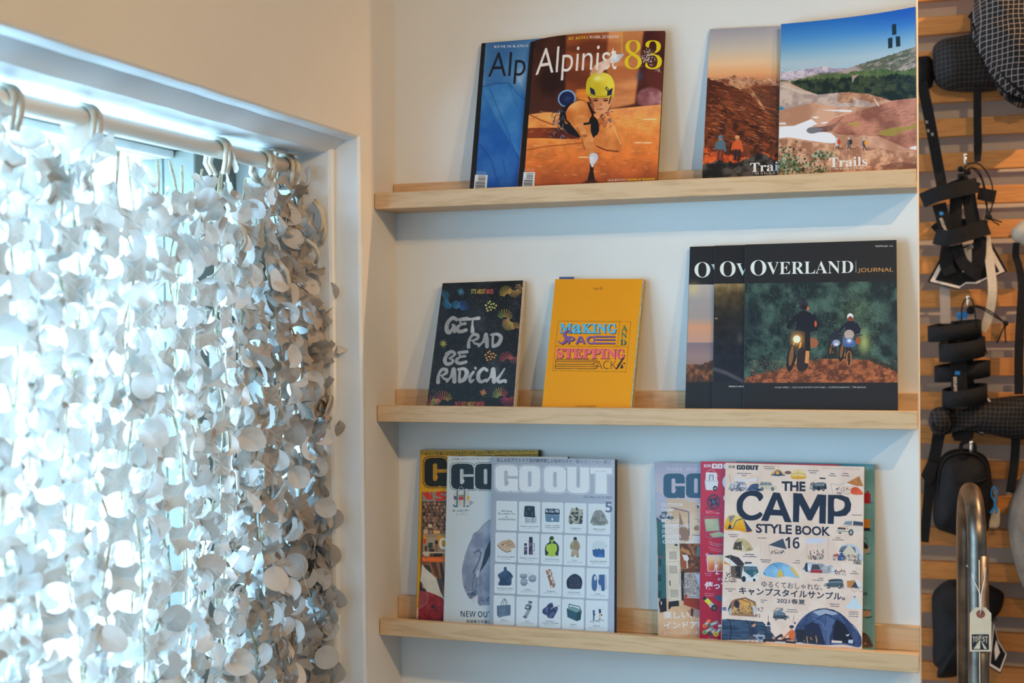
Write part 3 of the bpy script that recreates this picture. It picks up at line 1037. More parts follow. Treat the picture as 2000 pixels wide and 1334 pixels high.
def art_valley(c):
    c.view(*V_TR)
    n1, n2, n3 = c.noise(6), c.noise(26), c.noise(60, 2)
    c.all(np.array(c.grad([(40, (10, 72, 172)), (200, (22, 92, 185)), (330, (70, 140, 205)), (440, (140, 180, 205)), (480, (165, 190, 205))])))
    c.soft(1500, 60, 500, 160, (8, 62, 168), .4)
    c.poly(ridge(c, [(600, 470), (700, 460), (800, 440), (890, 422), (960, 435), (1050, 430), (1150, 450), (1550, 450)], 4, 1, 1300), c.mix((150, 140, 165), (205, 195, 205), n2))
    streaks(c, 120, (610, 430, 1050, 520), ((120, 110, 140), (215, 205, 212), (140, 125, 140)), 3, (5, 30), (2, 5), .3)
    c.poly(ridge(c, [(600, 520), (700, 510), (850, 470), (980, 455), (1120, 405), (1230, 375), (1380, 330), (1520, 290)], 4, 2, 1300), c.mix((95, 100, 85), (165, 150, 148), n1, .45, .6))
    streaks(c, 160, (1100, 330, 1500, 470), ((175, 160, 165), (90, 105, 80), (60, 85, 70), (185, 170, 172)), 4, (8, 40), (4, 10), -.5, .6, lambda x, y: y > 375 - (x - 1230) * .3 + 10)
    c.poly(ridge(c, [(680, 520), (820, 490), (930, 475), (1080, 455), (1250, 440), (1400, 450), (1520, 425)], 7, 5, 760), c.mix((62, 88, 55), (96, 112, 72), n2))
    # dark forest
    c.poly(ridge(c, [(690, 528), (830, 505), (980, 500), (1100, 480), (1230, 490), (1370, 470), (1520, 480)], 10, 6, 760), c.mix((22, 38, 38), (58, 72, 52), n2, .4, .62))
    c.poly([(1070, 480), (1120, 470), (1090, 500), (1075, 530)], (160, 140, 130))
    streaks(c, 60, (1150, 500, 1500, 600), ((110, 100, 95), (28, 42, 42), (85, 90, 72)), 8, (8, 46), (2, 6), -.1, .5)
    # pale valley floor
    c.poly([(600, 530), (650, 525), (760, 575), (850, 608), (1020, 590), (1180, 600), (1330, 645), (1520, 625), (1520, 1300), (590, 1300)], c.mix((170, 125, 100), (205, 160, 135), n1))
    c.poly([(600, 540), (640, 530), (700, 560), (850, 608), (1000, 592), (1060, 610), (1250, 680), (1000, 690), (820, 660), (600, 720)], c.mix((160, 140, 135), (195, 175, 165), n2))
    c.poly([(612, 560), (650, 535), (720, 580), (850, 608), (740, 605)], (200, 180, 165))
    c.blob([(600, 690), (620, 692), (638, 703), (620, 712), (600, 712)], (40, 130, 165))
    c.poly(ridge(c, [(980, 600), (1060, 588), (1180, 605), (1310, 635), (1200, 660), (1080, 625)], 4, 9, 660), c.mix((140, 95, 72), (190, 140, 105), n2), .8)
    c.poly([(1200, 690), (1340, 645), (1520, 625), (1520, 1000), (1250, 880), (1000, 870), (870, 830), (960, 760)], c.mix((135, 84, 72), (190, 130, 110), n1, .4, .62))
    streaks(c, 260, (960, 690, 1500, 900), ((120, 75, 68), (205, 150, 130), (150, 110, 60), (100, 70, 60)), 12, (10, 50), (2, 5), -.25, .45)
    c.blob([(1240, 860), (1330, 825), (1440, 815), (1500, 800), (1500, 825), (1400, 850), (1330, 880)], (150, 140, 60), .8)
    c.blob([(1040, 800), (1090, 788), (1130, 800), (1100, 815)], (170, 150, 70), .7)
    # snow
    c.blob([(880, 708), (960, 706), (1060, 706), (1060, 720), (960, 716)], (220, 222, 228))
    c.line([(1218, 632), (1250, 680)], 7, (215, 210, 212))
    c.poly([(600, 822), (700, 815), (760, 790), (810, 768), (850, 800), (815, 815), (880, 850), (935, 860), (960, 880), (980, 925), (930, 928), (800, 912), (700, 895), (655, 890), (600, 898)], (222, 226, 234))
    c.blob([(780, 840), (810, 822), (880, 818), (950, 800), (1000, 770), (960, 820), (930, 848), (860, 855), (800, 862)], c.mix((110, 72, 66), (150, 120, 110), n2))
    c.blob([(780, 840), (812, 824), (870, 826), (880, 845), (820, 864), (788, 858)], (112, 112, 122))
    for a in ((1455, 955), (1480, 945)):
        c.blob([(1450, 962), (1475, 948), (1510, 945), (1510, 968), (1475, 968)], (222, 222, 230))
    c.blob([(812, 758), (835, 752), (860, 758), (835, 764)], (225, 228, 232))
    c.blob([(870, 795), (900, 786), (918, 790), (890, 800)], (225, 228, 232))
    c.line([(600, 802), (645, 800)], 9, (222, 226, 234))
    # foreground
    c.poly(ridge(c, [(590, 900), (700, 905), (900, 935), (1060, 945), (1250, 960), (1400, 985), (1520, 990)], 3, 13, 1300), c.mix((150, 105, 82), (205, 160, 130), n2))
    streaks(c, 420, (600, 960, 1500, 1240), ((215, 175, 145), (120, 84, 70), (105, 72, 62), (190, 145, 120)), 14, (5, 34), (1.5, 4), -.05, .5)
    c.poly([(1250, 1075), (1400, 1050), (1510, 1070), (1510, 1110), (1300, 1110)], (88, 58, 50), .5)
    r_ = random.Random(31)
    for cx, cy, rx, ry, nn in ((650, 1040, 70, 70, 170), (720, 1085, 90, 40, 150), (880, 1010, 60, 22, 80), (600, 1110, 60, 60, 80), (860, 1110, 50, 30, 50)):
        for _ in range(nn):
            x, y = r_.gauss(cx, rx * .6), r_.gauss(cy, ry * .6)
            c.ell(x, y, r_.uniform(4, 12), r_.uniform(3, 9), r_.choice(((70, 95, 62), (45, 68, 44), (125, 150, 125), (150, 175, 150), (95, 80, 45), (38, 48, 30))), .85, r_.uniform(0, 3), 7)
    for x, y, col, bag in ((975, 925, (190, 195, 205), (190, 60, 35)), (1052, 925, (90, 90, 100), (60, 45, 40)), (1152, 930, (60, 70, 110), (225, 150, 40))):
        c.line([(x, y + 18), (x - 8, y + 40)], 6, (50, 40, 42))
        c.line([(x + 4, y + 18), (x + 14, y + 40)], 6, (50, 40, 42))
        c.line([(x + 8, y + 40), (x + 46, y + 40)], 5, (90, 62, 52))
        c.ell(x, y, 12, 22, col)
        c.ell(x + 12, y - 6, 11, 18, bag)
        c.ell(x - 2, y - 30, 7, 8, (180, 185, 195))
        c.line([(x - 20, y), (x - 22, y + 38)], 2, (60, 50, 50))
    for q in ([(1337, 150), (1366, 146), (1367, 214), (1339, 218)], [(1311, 238), (1340, 234), (1341, 300), (1312, 304)], [(1362, 229), (1391, 225), (1394, 291), (1365, 295)]):
        c.poly(q, (22, 48, 62))
    c.text('Trails', (925, 1087), (1172, 1076), 60, (222, 222, 220), 'serifb', .004)
    c.text('MAGAZINE', (958, 1104), (1138, 1097), 12, (215, 215, 212), 'serifb', 0, space=1.3)


def vstroke(c, pts, w, col, a=1.0):
    """soft brush stroke; w = widths at the points"""
    P = np.asarray(pts, float)
    n = len(P)
    out, ws = [], []
    for i in range(n - 1):
        p0, p1, p2, p3 = P[max(i - 1, 0)], P[i], P[i + 1], P[min(i + 2, n - 1)]
        for j in range(7):
            t = j / 7
            out.append(0.5 * (2 * p1 + (p2 - p0) * t + (2 * p0 - 5 * p1 + 4 * p2 - p3) * t * t + (3 * p1 - p0 - 3 * p2 + p3) * t ** 3))
            ws.append(w[i] + (w[i + 1] - w[i]) * t)
    out.append(P[-1])
    ws.append(w[-1])
    for i in range(len(out) - 1):
        c.line([out[i], out[i + 1]], (ws[i] + ws[i + 1]) / 2, col, a)
    for i in range(len(out)):
        c.ell(out[i][0], out[i][1], ws[i] / 2, ws[i] / 2, col, a, 0, 12)


LIQ = {
    'G': [([(.98, .12), (.6, .02), (.2, .25), (.05, .6), (.18, .9), (.45, .95), (.7, .6), (.6, .45)], (.3, .3, .3, .34, .36, .3, .14, .12)), ([(.6, .45), (.85, .55), (.9, .9)], (.12, .2, .3))],
    'E': [([(1, .08), (.55, .12), (.2, .14)], (.3, .3, .22)), ([(.2, .14), (.45, .42), (.85, .4)], (.12, .18, .24)), ([(.6, .42), (.15, .6), (.15, .85), (.5, .92), (1, .82)], (.1, .26, .32, .3, .28))],
    'T': [([(-.1, .12), (.4, .12), (1.1, .06)], (.26, .18, .3)), ([(.5, .12), (.52, .5), (.6, .95)], (.1, .18, .34))],
    'R': [([(.12, .98), (.1, .5), (.4, .12), (.85, .12), (.9, .35), (.5, .5), (.2, .52)], (.34, .22, .26, .3, .26, .16, .1)), ([(.4, .5), (.7, .72), (1.15, .8)], (.1, .2, .22))],
    'A': [([(.0, .92), (.35, .6), (.55, .1)], (.22, .16, .3)), ([(.6, .08), (.72, .5), (.8, .95)], (.34, .36, .34)), ([(.25, .66), (.7, .62)], (.12, .12))],
    'D': [([(.2, .1), (.22, .6), (.3, .92)], (.2, .2, .3)), ([(.0, .1), (.6, .06), (.98, .3), (.8, .75), (.3, .95)], (.2, .26, .36, .36, .26))],
    'B': [([(.5, .1), (.2, .35), (.08, .7), (.3, .95), (.7, .9), (.85, .68), (.45, .55)], (.26, .3, .34, .34, .28, .22, .1)), ([(.1, .2), (.6, .04), (.95, .2), (.75, .42), (.45, .52)], (.16, .28, .26, .2, .1))],
    'I': [([(.62, .28), (.3, .62), (.42, .95), (.75, .8)], (.22, .26, .26, .12)), ([(.78, .0), (.80, .04)], (.2, .2))],
    'C': [([(1.0, .16), (.6, .04), (.15, .35), (.15, .75), (.5, .95), (1, .8)], (.26, .26, .3, .34, .28, .2))],
    'L': [([(.75, .05), (.35, .5), (.1, .8), (.35, .95), (.9, .85), (1, .95)], (.16, .2, .3, .3, .24, .24))],
}


def liquid(c, word, x0, y0, x1, y1, h, col):
    n = len(word)
    for i, ch in enumerate(word):
        bx = x0 + (x1 - x0) * i / n
        by = y0 + (y1 - y0) * i / n
        bw = (x1 - x0) / n * 0.93
        for pts, ws in LIQ[ch]:
            vstroke(c, [(bx + px * bw - py * h * .1, by + py * h) for px, py in pts], [q * h * 0.8 for q in ws], col)


def fan(c, cx, cy, r0, r1, a0, a1, n, cols, w=4):
    for k in range(n):
        t = k / (n - 1)
        a = math.radians(a0 + (a1 - a0) * t)
        f = 0.75 + 0.25 * math.sin(t * math.pi)
        col = cols[min(len(cols) - 1, int(t * len(cols)))]
        c.line([(cx + math.cos(a) * r0 * 1.35, cy + math.sin(a) * r0 * 1.35), (cx + math.cos(a) * r1 * f, cy + math.sin(a) * r1 * f)], w * .62, col)


def art_liquid(c):
    c.view(*V_BK)
    n1, n2 = c.noise(4, 6), c.noise(40, 2)
    c.all(c.mix((20, 22, 27), (44, 48, 56), n1, .35, .75))
    c.all(c.mix((30, 32, 38), (120, 130, 142), n2, .62, .85), .25)
    BL, YE, RD, GR, PK = (60, 150, 205), (235, 205, 95), (215, 85, 95), (175, 205, 110), (225, 70, 130)
    fan(c, 165, 262, 25, 85, -85, 0, 9, [BL], 5)
    fan(c, 265, 265, 25, 88, 100, 175, 11, [(50, 150, 205)], 5)
    fan(c, 330, 355, 25, 95, -150, -95, 0 + 9, [BL], 5)
    fan(c, 320, 350, 15, 90, -95, -10, 8, [(60, 120, 210)], 5)
    fan(c, 715, 245, 20, 92, -165, -60, 10, [YE], 5)
    fan(c, 770, 160, 25, 85, 40, 150, 11, [(235, 190, 110)], 5)
    fan(c, 850, 140, 25, 95, 100, 170, 6, [(235, 180, 110)], 5)
    fan(c, 690, 425, 20, 90, -150, -20, 10, [GR, YE, (235, 195, 100)], 5)
    fan(c, 760, 410, 25, 110, 90, 170, 12, [YE, (230, 190, 110)], 5)
    fan(c, 790, 520, 25, 80, -140, -60, 8, [(225, 175, 100)], 5)
    fan(c, 715, 770, 25, 95, -160, -50, 10, [RD, (225, 110, 100)], 5)
    fan(c, 770, 690, 25, 85, 20, 140, 9, [(225, 110, 90)], 5)
    fan(c, 75, 1150, 20, 110, -110, -40, 6, [RD, YE], 5)
    fan(c, 130, 1065, 10, 60, 30, 150, 8, [YE, GR], 5)
    fan(c, 195, 1110, 25, 110, -170, -35, 12, [PK, RD, (230, 140, 90), YE], 5)
    fan(c, 660, 1070, 20, 95, -165, -40, 11, [GR, YE, RD], 5)
    fan(c, 720, 1040, 20, 100, 30, 150, 10, [RD, PK], 5)
    for (x, y, r, col) in ((333, 203, 28, (60, 150, 205)), (192, 613, 28, (190, 210, 100)), (515, 1018, 28, (230, 90, 110))):
        for k in range(8):
            a = k * math.pi / 4 + .3
            c.line([(x + 5 * math.cos(a), y + 5 * math.sin(a)), (x + r * math.cos(a), y + r * math.sin(a))], 5, col if k % 2 else ((110, 180, 200) if col[2] > 150 else (235, 205, 95)))
    for cx, cy, col in ((572, 318, (215, 215, 120)), (570, 715, (235, 165, 85))):
        for k, (dx, dy) in enumerate(((-35, -10), (-15, -28), (8, -18), (28, -22), (48, -8), (-28, 14), (-5, 4), (18, 6), (36, 12), (-20, 32), (6, 26), (-2, -40))):
            c.ell(cx + dx, cy + dy, 7 if k % 3 else 9, 7, col, 1, 0, 12)
    sil = c.mix((160, 162, 166), (196, 200, 204), n1)
    liquid(c, 'GET', 222, 405, 478, 400, 122, sil)
    liquid(c, 'RAD', 398, 530, 672, 530, 112, sil)
    liquid(c, 'BE', 205, 672, 392, 668, 112, sil)
    liquid(c, 'RADICAL', 152, 812, 715, 812, 122, sil)
    for s_, a, b, col in (("IT'S", 418, 458, (190, 205, 110)), ('ABOUT', 466, 532, (235, 195, 80)), ('BIKES', 540, 597, (225, 100, 90))):
        c.text(s_, (a, 219), (b, 217), 35, col, 'gill', .012)
    for s_, a, b, col in (('BUT', 287, 328, (225, 60, 90)), ('NOT', 335, 377, (235, 120, 70)), ('ABOUT', 384, 450, (235, 170, 70)), ('BIKES', 458, 523, (225, 80, 90))):
        c.text(s_, (a, 1131), (b, 1130), 34, col, 'gill', .012)
    c.all(c.mix((0, 0, 0), (80, 90, 105), n1, .55, .8), .10)


def art_orange(c):
    c.view(*V_BK)
    dk = (35, 28, 45)
    c.text('Issue 02', (1415, 192), (1488, 190), 19, dk, 'serifi')
    o = [(1127, 449), (1718, 453), (1677, 863), (1082, 851)]
    c.line(o + [o[0]], 2.2, (60, 40, 15))
    c.line([(1107, 652), (1697, 658)], 2.2, (60, 40, 15))
    c.line([(1630, 453), (1608, 656)], 2.2, (60, 40, 15))

    def sh(t, p, q, h, col, st='serifb', off=0.02, **k):
        c.text(t, (p[0] + 5, p[1] + 5), (q[0] + 5, q[1] + 5), h, dk, st, off, **k)
        c.text(t, p, q, h, col, st, off, **k)
    sh('M', (1138, 544), (1238, 545), 74, (85, 175, 215))
    c.text('a', (1240 + 5, 550), (1318 + 5, 550), 95, dk, 'serifb', .02)
    c.text('a', (1240, 545), (1318, 545), 95, (85, 175, 215), 'serifb', .02)
    sh('KING', (1322, 546), (1604, 548), 72, (85, 175, 215))
    vstroke(c, [(1240, 545), (1210, 530), (1180, 560), (1195, 600), (1165, 635), (1130, 618)], [9, 12, 26, 30, 16, 8], dk)
    vstroke(c, [(1236, 540), (1206, 526), (1176, 556), (1190, 596), (1160, 631), (1127, 613)], [9, 12, 24, 26, 14, 8], (125, 85, 150))
    sh('PAC', (1203, 634), (1422, 634), 62, (125, 85, 150), 'sansb', 0)
    for y in (575, 601, 630):
        c.poly([(1425, y - 3), (1595, y - 1), (1593, y + 9), (1425, y + 9)], dk)
        c.poly([(1420, y - 7), (1592, y - 5), (1590, y + 4), (1420, y + 4)], (125, 85, 150))
    c.line([(1424, 570), (1420, 638)], 13, (125, 85, 150))
    sh('STEPPIN', (1110, 748), (1602, 753), 74, (225, 95, 110))
    sh('G', (1600, 753), (1668, 755), 74, (225, 95, 110))
    for k, ch in enumerate('AND'):
        sh(ch, (1640 - k * 5, 525 + k * 58), (1688 - k * 5, 527 + k * 58), 44, (60, 120, 85), 'serifb', 0)
    # striped B and open letters
    for a, b in ((766, 838), (780, 820)):
        c.line([(1430, a), (1108, a - 2), (1102, b - 4), (1425, b)], 5, dk)
    c.line([(1115, 800), (1410, 802)], 5, dk)
    vstroke(c, [(1420, 764), (1448, 778), (1412, 800), (1446, 822), (1415, 840)], [5, 5, 5, 5, 5], dk)
    c.text('ACK', (1432, 840), (1600, 838), 66, dk, 'sans', -.01)
    c.text('ACK', (1436, 836), (1598, 834), 58, (222, 148, 10), 'sans', -.03, .5)
    c.text('k', (1592, 842), (1668, 832), 95, dk, 'script', -.004, lean=.1)
    c.text('Get Rad Be Radical', (1265, 1150), (1433, 1148), 17, dk, 'serifi')


def overland_title(c, x, dy=0):
    W_ = (222, 230, 226)
    c.text('O', (x, 308 + dy), (x + 108, 308 + dy), 102, W_, 'serifb', -.008)
    c.text('VERLAND', (x + 112, 301 + dy), (x + 704, 291 + dy), 82, W_, 'serifb', -.007)
    c.line([(x + 722, 208 + dy), (x + 723, 287 + dy)], 2.5, (190, 195, 195))
    c.text('JOURNAL', (x + 735, 285 + dy), (x + 978, 281 + dy), 26, (205, 150, 85), 'sans', .004)


def art_over(c, kind):
    c.view(*V_OV)
    n1, n2, n3 = c.noise(6, 5), c.noise(30, 3), c.noise(14, 5)
    if kind == 1:
        c.view(*V_OV)
        g = np.array(c.grad([(372, (178, 172, 165)), (480, (158, 152, 150)), (600, (160, 148, 145)), (660, (205, 150, 118)), (765, (190, 148, 132)), (775, (128, 112, 122)), (870, (150, 125, 122)), (915, (140, 115, 115)), (920, (128, 82, 55)), (1040, (92, 56, 42))]))
        c.poly([(60, 372), (1400, 360), (1400, 1040), (60, 1040)], g)
        c.soft(120, 400, 60, 60, (215, 190, 130), .6)
        c.poly(ridge(c, [(60, 925), (180, 920), (230, 895), (262, 885), (1400, 860)], 8, 3, 1040), c.mix((70, 48, 36), (150, 95, 60), n2))
        overland_title(c, 128, 14)
    elif kind == 2:
        g = np.array(c.grad([(366, (150, 125, 85)), (450, (80, 66, 44)), (600, (40, 36, 34)), (800, (32, 32, 40)), (1040, (34, 34, 44))]))
        c.poly([(250, 366), (1400, 360), (1400, 1040), (250, 1036)], g * (0.7 + .6 * n2[..., None]))
        c.soft(440, 740, 30, 50, (110, 95, 90), .6)
        c.line([(262, 950), (340, 975), (460, 1035)], 26, (105, 98, 105), .6)
        c.line([(268, 604), (285, 604)], 6, (235, 215, 150))
        c.blur((255, 370, 470, 1030), 3)
        c.line([(262, 366), (258, 1036)], 3, (90, 80, 60), .5)
        overland_title(c, 302, 8)
        c.text("NEPAL'S UPPER", (365, 1075), (468, 1075), 10, (215, 215, 212), 'sansb')
    else:
        q = [(478, 364), (1514, 346), (1524, 1042), (468, 1045)]
        base = c.mix((26, 40, 44), (70, 98, 88), n3, .38, .68)
        c.poly(q, base)
        r_ = random.Random(8)
        for _ in range(2600):
            x, y = r_.uniform(480, 1510), r_.uniform(360, 900)
            d = abs(x - 1230) / 300 + abs(y - 650) / 400
            col = r_.choice(((30, 52, 56), (48, 78, 74), (88, 118, 100), (22, 34, 40))) if d > .7 else r_.choice(((110, 140, 95), (70, 105, 80), (40, 66, 60), (130, 150, 105)))
            a = r_.uniform(0, 3.14)
            L = r_.uniform(5, 20)
            c.line([(x, y), (x + L * math.cos(a), y + L * math.sin(a))], r_.uniform(1.5, 4), col, .55)
        for k in range(70):
            x = r_.uniform(480, 1500)
            c.line([(x, r_.uniform(640, 900)), (x + r_.uniform(-90, 90), r_.uniform(380, 640))], 2, (86, 100, 88), .4)
        c.soft(500, 620, 130, 260, (16, 26, 34), .6)
        c.soft(1480, 700, 90, 260, (22, 34, 44), .5)
        c.soft(1290, 770, 60, 110, (190, 200, 120), .75)
        c.soft(1240, 560, 120, 140, (110, 135, 95), .4)
        # track
        pth = c.mix((92, 52, 38), (168, 98, 62), n2, .35, .65)
        c.poly([(560, 985), (700, 950), (800, 905), (1000, 880), (1200, 880), (1330, 890), (1440, 930), (1524, 970), (1524, 1042), (468, 1045), (480, 1010)], pth)
        for _ in range(420):
            x, y = r_.uniform(500, 1515), r_.uniform(890, 1040)
            c.line([(x, y), (x + r_.uniform(4, 22), y + r_.uniform(-2, 3))], r_.uniform(2, 5), r_.choice(((225, 140, 85), (90, 48, 32), (150, 80, 48), (70, 42, 34))), .6)
        for _ in range(200):
            x, y = r_.uniform(475, 760), r_.uniform(860, 1000)
            if y < 1010 - (x - 475) * .2:
                c.line([(x, y), (x + r_.uniform(-8, 8), y - r_.uniform(6, 22))], 2.5, r_.choice(((70, 88, 70), (40, 50, 46), (110, 105, 80))), .7)
        for _ in range(260):
            t_ = r_.random()
            x, y = 560 + 440 * t_ + r_.uniform(-30, 20), 985 - 105 * t_ + r_.uniform(-14, 14)
            c.line([(x, y), (x + r_.uniform(-10, 10), y - r_.uniform(5, 20))], 3, r_.choice(((40, 48, 44), (70, 74, 60), (96, 84, 62), (30, 36, 38))), .8)
            x, y = 1320 + 190 * t_, 885 + 80 * t_ + r_.uniform(-14, 10)
            c.line([(x, y), (x + r_.uniform(-10, 10), y - r_.uniform(5, 22))], 3, r_.choice(((40, 48, 44), (58, 50, 44), (80, 62, 50), (30, 36, 38))), .8)
        # riders
        def rider(x, y, s_, col, hel, bike, lamp):
            c.blob([(x - 50 * s_, y + 200 * s_), (x - 42 * s_, y + 90 * s_), (x, y + 60 * s_), (x + 60 * s_, y + 90 * s_), (x + 70 * s_, y + 190 * s_), (x + 10 * s_, y + 210 * s_)], col)
            c.line([(x - 40 * s_, y + 95 * s_), (x - 95 * s_, y + 150 * s_), (x - 105 * s_, y + 178 * s_)], 30 * s_, col)
            c.line([(x + 60 * s_, y + 95 * s_), (x + 92 * s_, y + 150 * s_), (x + 80 * s_, y + 190 * s_)], 30 * s_, col)
            c.ell(x, y + 25 * s_, 31 * s_, 36 * s_, hel)
            c.ell(x + 1 * s_, y + 34 * s_, 20 * s_, 14 * s_, (30, 26, 34))
            # bike
            c.line([(x - 120 * s_, y + 195 * s_), (x - 20 * s_, y + 205 * s_), (x + 85 * s_, y + 225 * s_)], 9 * s_, (70, 66, 70))
            c.blob([(x - 70 * s_, y + 220 * s_), (x + 10 * s_, y + 215 * s_), (x + 40 * s_, y + 300 * s_), (x - 20 * s_, y + 330 * s_), (x - 70 * s_, y + 300 * s_)], bike)
            c.line([(x - 62 * s_, y + 270 * s_), (x - 112 * s_, y + 400 * s_)], 10 * s_, (205, 140, 60))
            c.line([(x - 20 * s_, y + 280 * s_), (x - 52 * s_, y + 420 * s_)], 13 * s_, (215, 150, 70))
            c.ell(x - 88 * s_, y + 385 * s_, 30 * s_, 92 * s_, (38, 32, 34), 1, .14)
            c.ell(x - 86 * s_, y + 370 * s_, 15 * s_, 70 * s_, (150, 100, 60), .8, .14)
            c.blob([(x - 40 * s_, y + 330 * s_), (x + 10 * s_, y + 320 * s_), (x + 30 * s_, y + 420 * s_), (x + 10 * s_, y + 470 * s_), (x - 45 * s_, y + 460 * s_)], (48, 40, 42))
            if lamp:
                c.soft(x - 48 * s_, y + 255 * s_, 46 * s_, 46 * s_, (255, 185, 90), 1, 1.4)
                c.ell(x - 48 * s_, y + 255 * s_, 25 * s_, 26 * s_, (255, 240, 205))
        # small one behind, right one, near one
        rider(1096, 665, .42, (34, 42, 58), (60, 62, 70), (60, 70, 95), False)
        c.ell(1100, 770, 26, 22, (150, 165, 195), .9)
        c.soft(1100, 780, 16, 13, (240, 245, 250), 1)
        rider(1195, 575, .68, (30, 34, 52), (225, 222, 222), (80, 95, 130), False)
        c.ell(1196, 608, 20, 14, (130, 60, 40))
        c.ell(1188, 712, 34, 32, (190, 170, 155), .9)
        c.blob([(1145, 770), (1188, 735), (1232, 765), (1225, 795), (1190, 800), (1150, 790)], (70, 95, 150))
        c.soft(1188, 755, 22, 20, (235, 245, 250), 1)
        c.ell(1187, 880, 20, 55, (190, 125, 70), .8)
        c.ell(1187, 880, 11, 48, (60, 44, 38))
        c.line([(1150, 720), (1120, 735)], 8, (60, 56, 60))
        c.line([(1225, 722), (1280, 716)], 8, (60, 56, 60))
        c.ell(1250, 755, 18, 26, (150, 80, 45))
        rider(877, 490, 1.0, (24, 26, 40), (44, 44, 56), (70, 50, 40), True)
        c.ell(940, 770, 36, 36, (150, 92, 62))
        c.line([(902, 690), (905, 840)], 36, (30, 28, 36))
        c.line([(903, 830), (897, 905)], 26, (205, 140, 80))
        c.ell(958, 640, 8, 22, (200, 90, 50))
        c.ell(905, 535, 7, 14, (215, 100, 50))
        overland_title(c, 512, 0)
        c.text('WINTER 2023   $16', (1367, 113), (1487, 112), 10, (205, 208, 208), 'sansb')
        c.text('SOUTH AFRICA  |  SOUTHWEST/PACIFIC NORTHWEST  |  OUTDOOR BARWARE  |  THE BALKANS', (678, 1081), (1303, 1080), 10, (205, 208, 208), 'sans', .004)


def logo(c, x0, y0, x1, y1, h0, fill, edge, bg, e1=8, e2=12, n_letters=5):
    """the five chunky capitals with slot counters; edge=None leaves the outline off"""
    def P(u, v):
        return (x0 + (x1 - x0) * u, y0 + (y1 - y0) * u + v * h0)
    def oct_(u0, u1, e, ch):
        ex, ey = e / (x1 - x0), e / h0
        a, b_, t, bo = u0 - ex, u1 + ex, 0 - ey, 1 + ey
        w = (b_ - a)
        kx, ky = .26 * w, .17
        pts = []
        for (cx, cy, sx, sy) in ((a, t, 1, 1), (b_, t, -1, 1), (b_, bo, -1, -1), (a, bo, 1, -1)):
            p, q = (cx, cy + sy * ky), (cx + sx * kx, cy)
            m_ = (cx + sx * kx * .28, cy + sy * ky * .28)
            pts += [p, m_, q] if (sx * sy > 0) else [q, m_, p]
        if ch == 'G':
            pts[6:9] = [(b_, bo), (b_, bo), (b_, bo)]
            pts[-3:] = [(a + kx * .9, bo), (a + kx * .3, bo - ky * .35), (a, bo - ky * 1.1)]
        if ch == 'U':
            pts[0:6] = [(a, t)] * 3 + [(b_, t)] * 3
        return [P(*q) for q in pts]
    boxes = [('G', 0, .194), ('O', .204, .385), ('O', .415, .606), ('U', .615, .805)][:n_letters]
    passes = [(e2, edge), (e1, bg), (0, fill)] if edge else [(0, fill)]
    for e, col in passes:
        for ch, a, b_ in boxes:
            c.poly(oct_(a, b_, e, ch), col)
        if n_letters > 4:
            ex, ey = e / (x1 - x0), e / h0
            c.poly([P(.812 - ex, -ey), P(1 + ex, -ey), P(1 + ex, .24 + ey), P(.955 + ex, .24 + ey), P(.955 + ex, 1 + ey), P(.857 - ex, 1 + ey), P(.857 - ex, .24 + ey), P(.812 - ex, .24 + ey)], col)
    sw = .017
    def slot(u, v0, v1, w):
        k = w * 1.2 * (x1 - x0) / h0 * .5
        return [P(u - w, v0 + k), P(u - w * .5, v0), P(u + w * .5, v0), P(u + w, v0 + k), P(u + w, v1 - k), P(u + w * .5, v1), P(u - w * .5, v1), P(u - w, v1 - k)]
    lay = [(1.0, bg), (.45, fill), (.3, bg)] if edge else [(1.0, bg)]
    for ch, a, b_ in boxes:
        m_ = (a + b_) / 2
        for f, col in ([(1.0, bg)] if not edge else [(1.0, edge if edge != fill else bg), (.82, bg), (.45, edge), (.3, bg)]):
            w = sw * f * (1.0 if ch != 'U' else 1.0)
            d = (1 - f) * .03
            if ch == 'O':
                c.poly(slot(m_, .2 + d, .8 - d, w), col)
            elif ch == 'U':
                c.poly([P(m_ - w, -.12), P(m_ + w, -.12), P(m_ + w, .75 - d), P(m_ + w * .5, .8 - d), P(m_ - w * .5, .8 - d), P(m_ - w, .75 - d)], col)
            elif ch == 'G':
                mg = a + (b_ - a) * .47
                hh = .055 * f
                c.poly(slot(mg, .2 + d, .8 - d, w), col)
                c.poly([P(mg, .46 - hh), P(b_ + .008, .46 - hh), P(b_ + .008, .46 + hh), P(mg, .46 + hh)], col)
                c.poly([P(mg, .62), P(mg + .022, .62), P(mg + .022, .72), P(mg, .76)], col)
    for ch, a, b_ in boxes:
        if ch == 'G':
            m_ = a + (b_ - a) * .68
            c.poly([P(m_ - .012, 1.005), P(m_ + .012, 1.005), P(m_, .965)], bg)


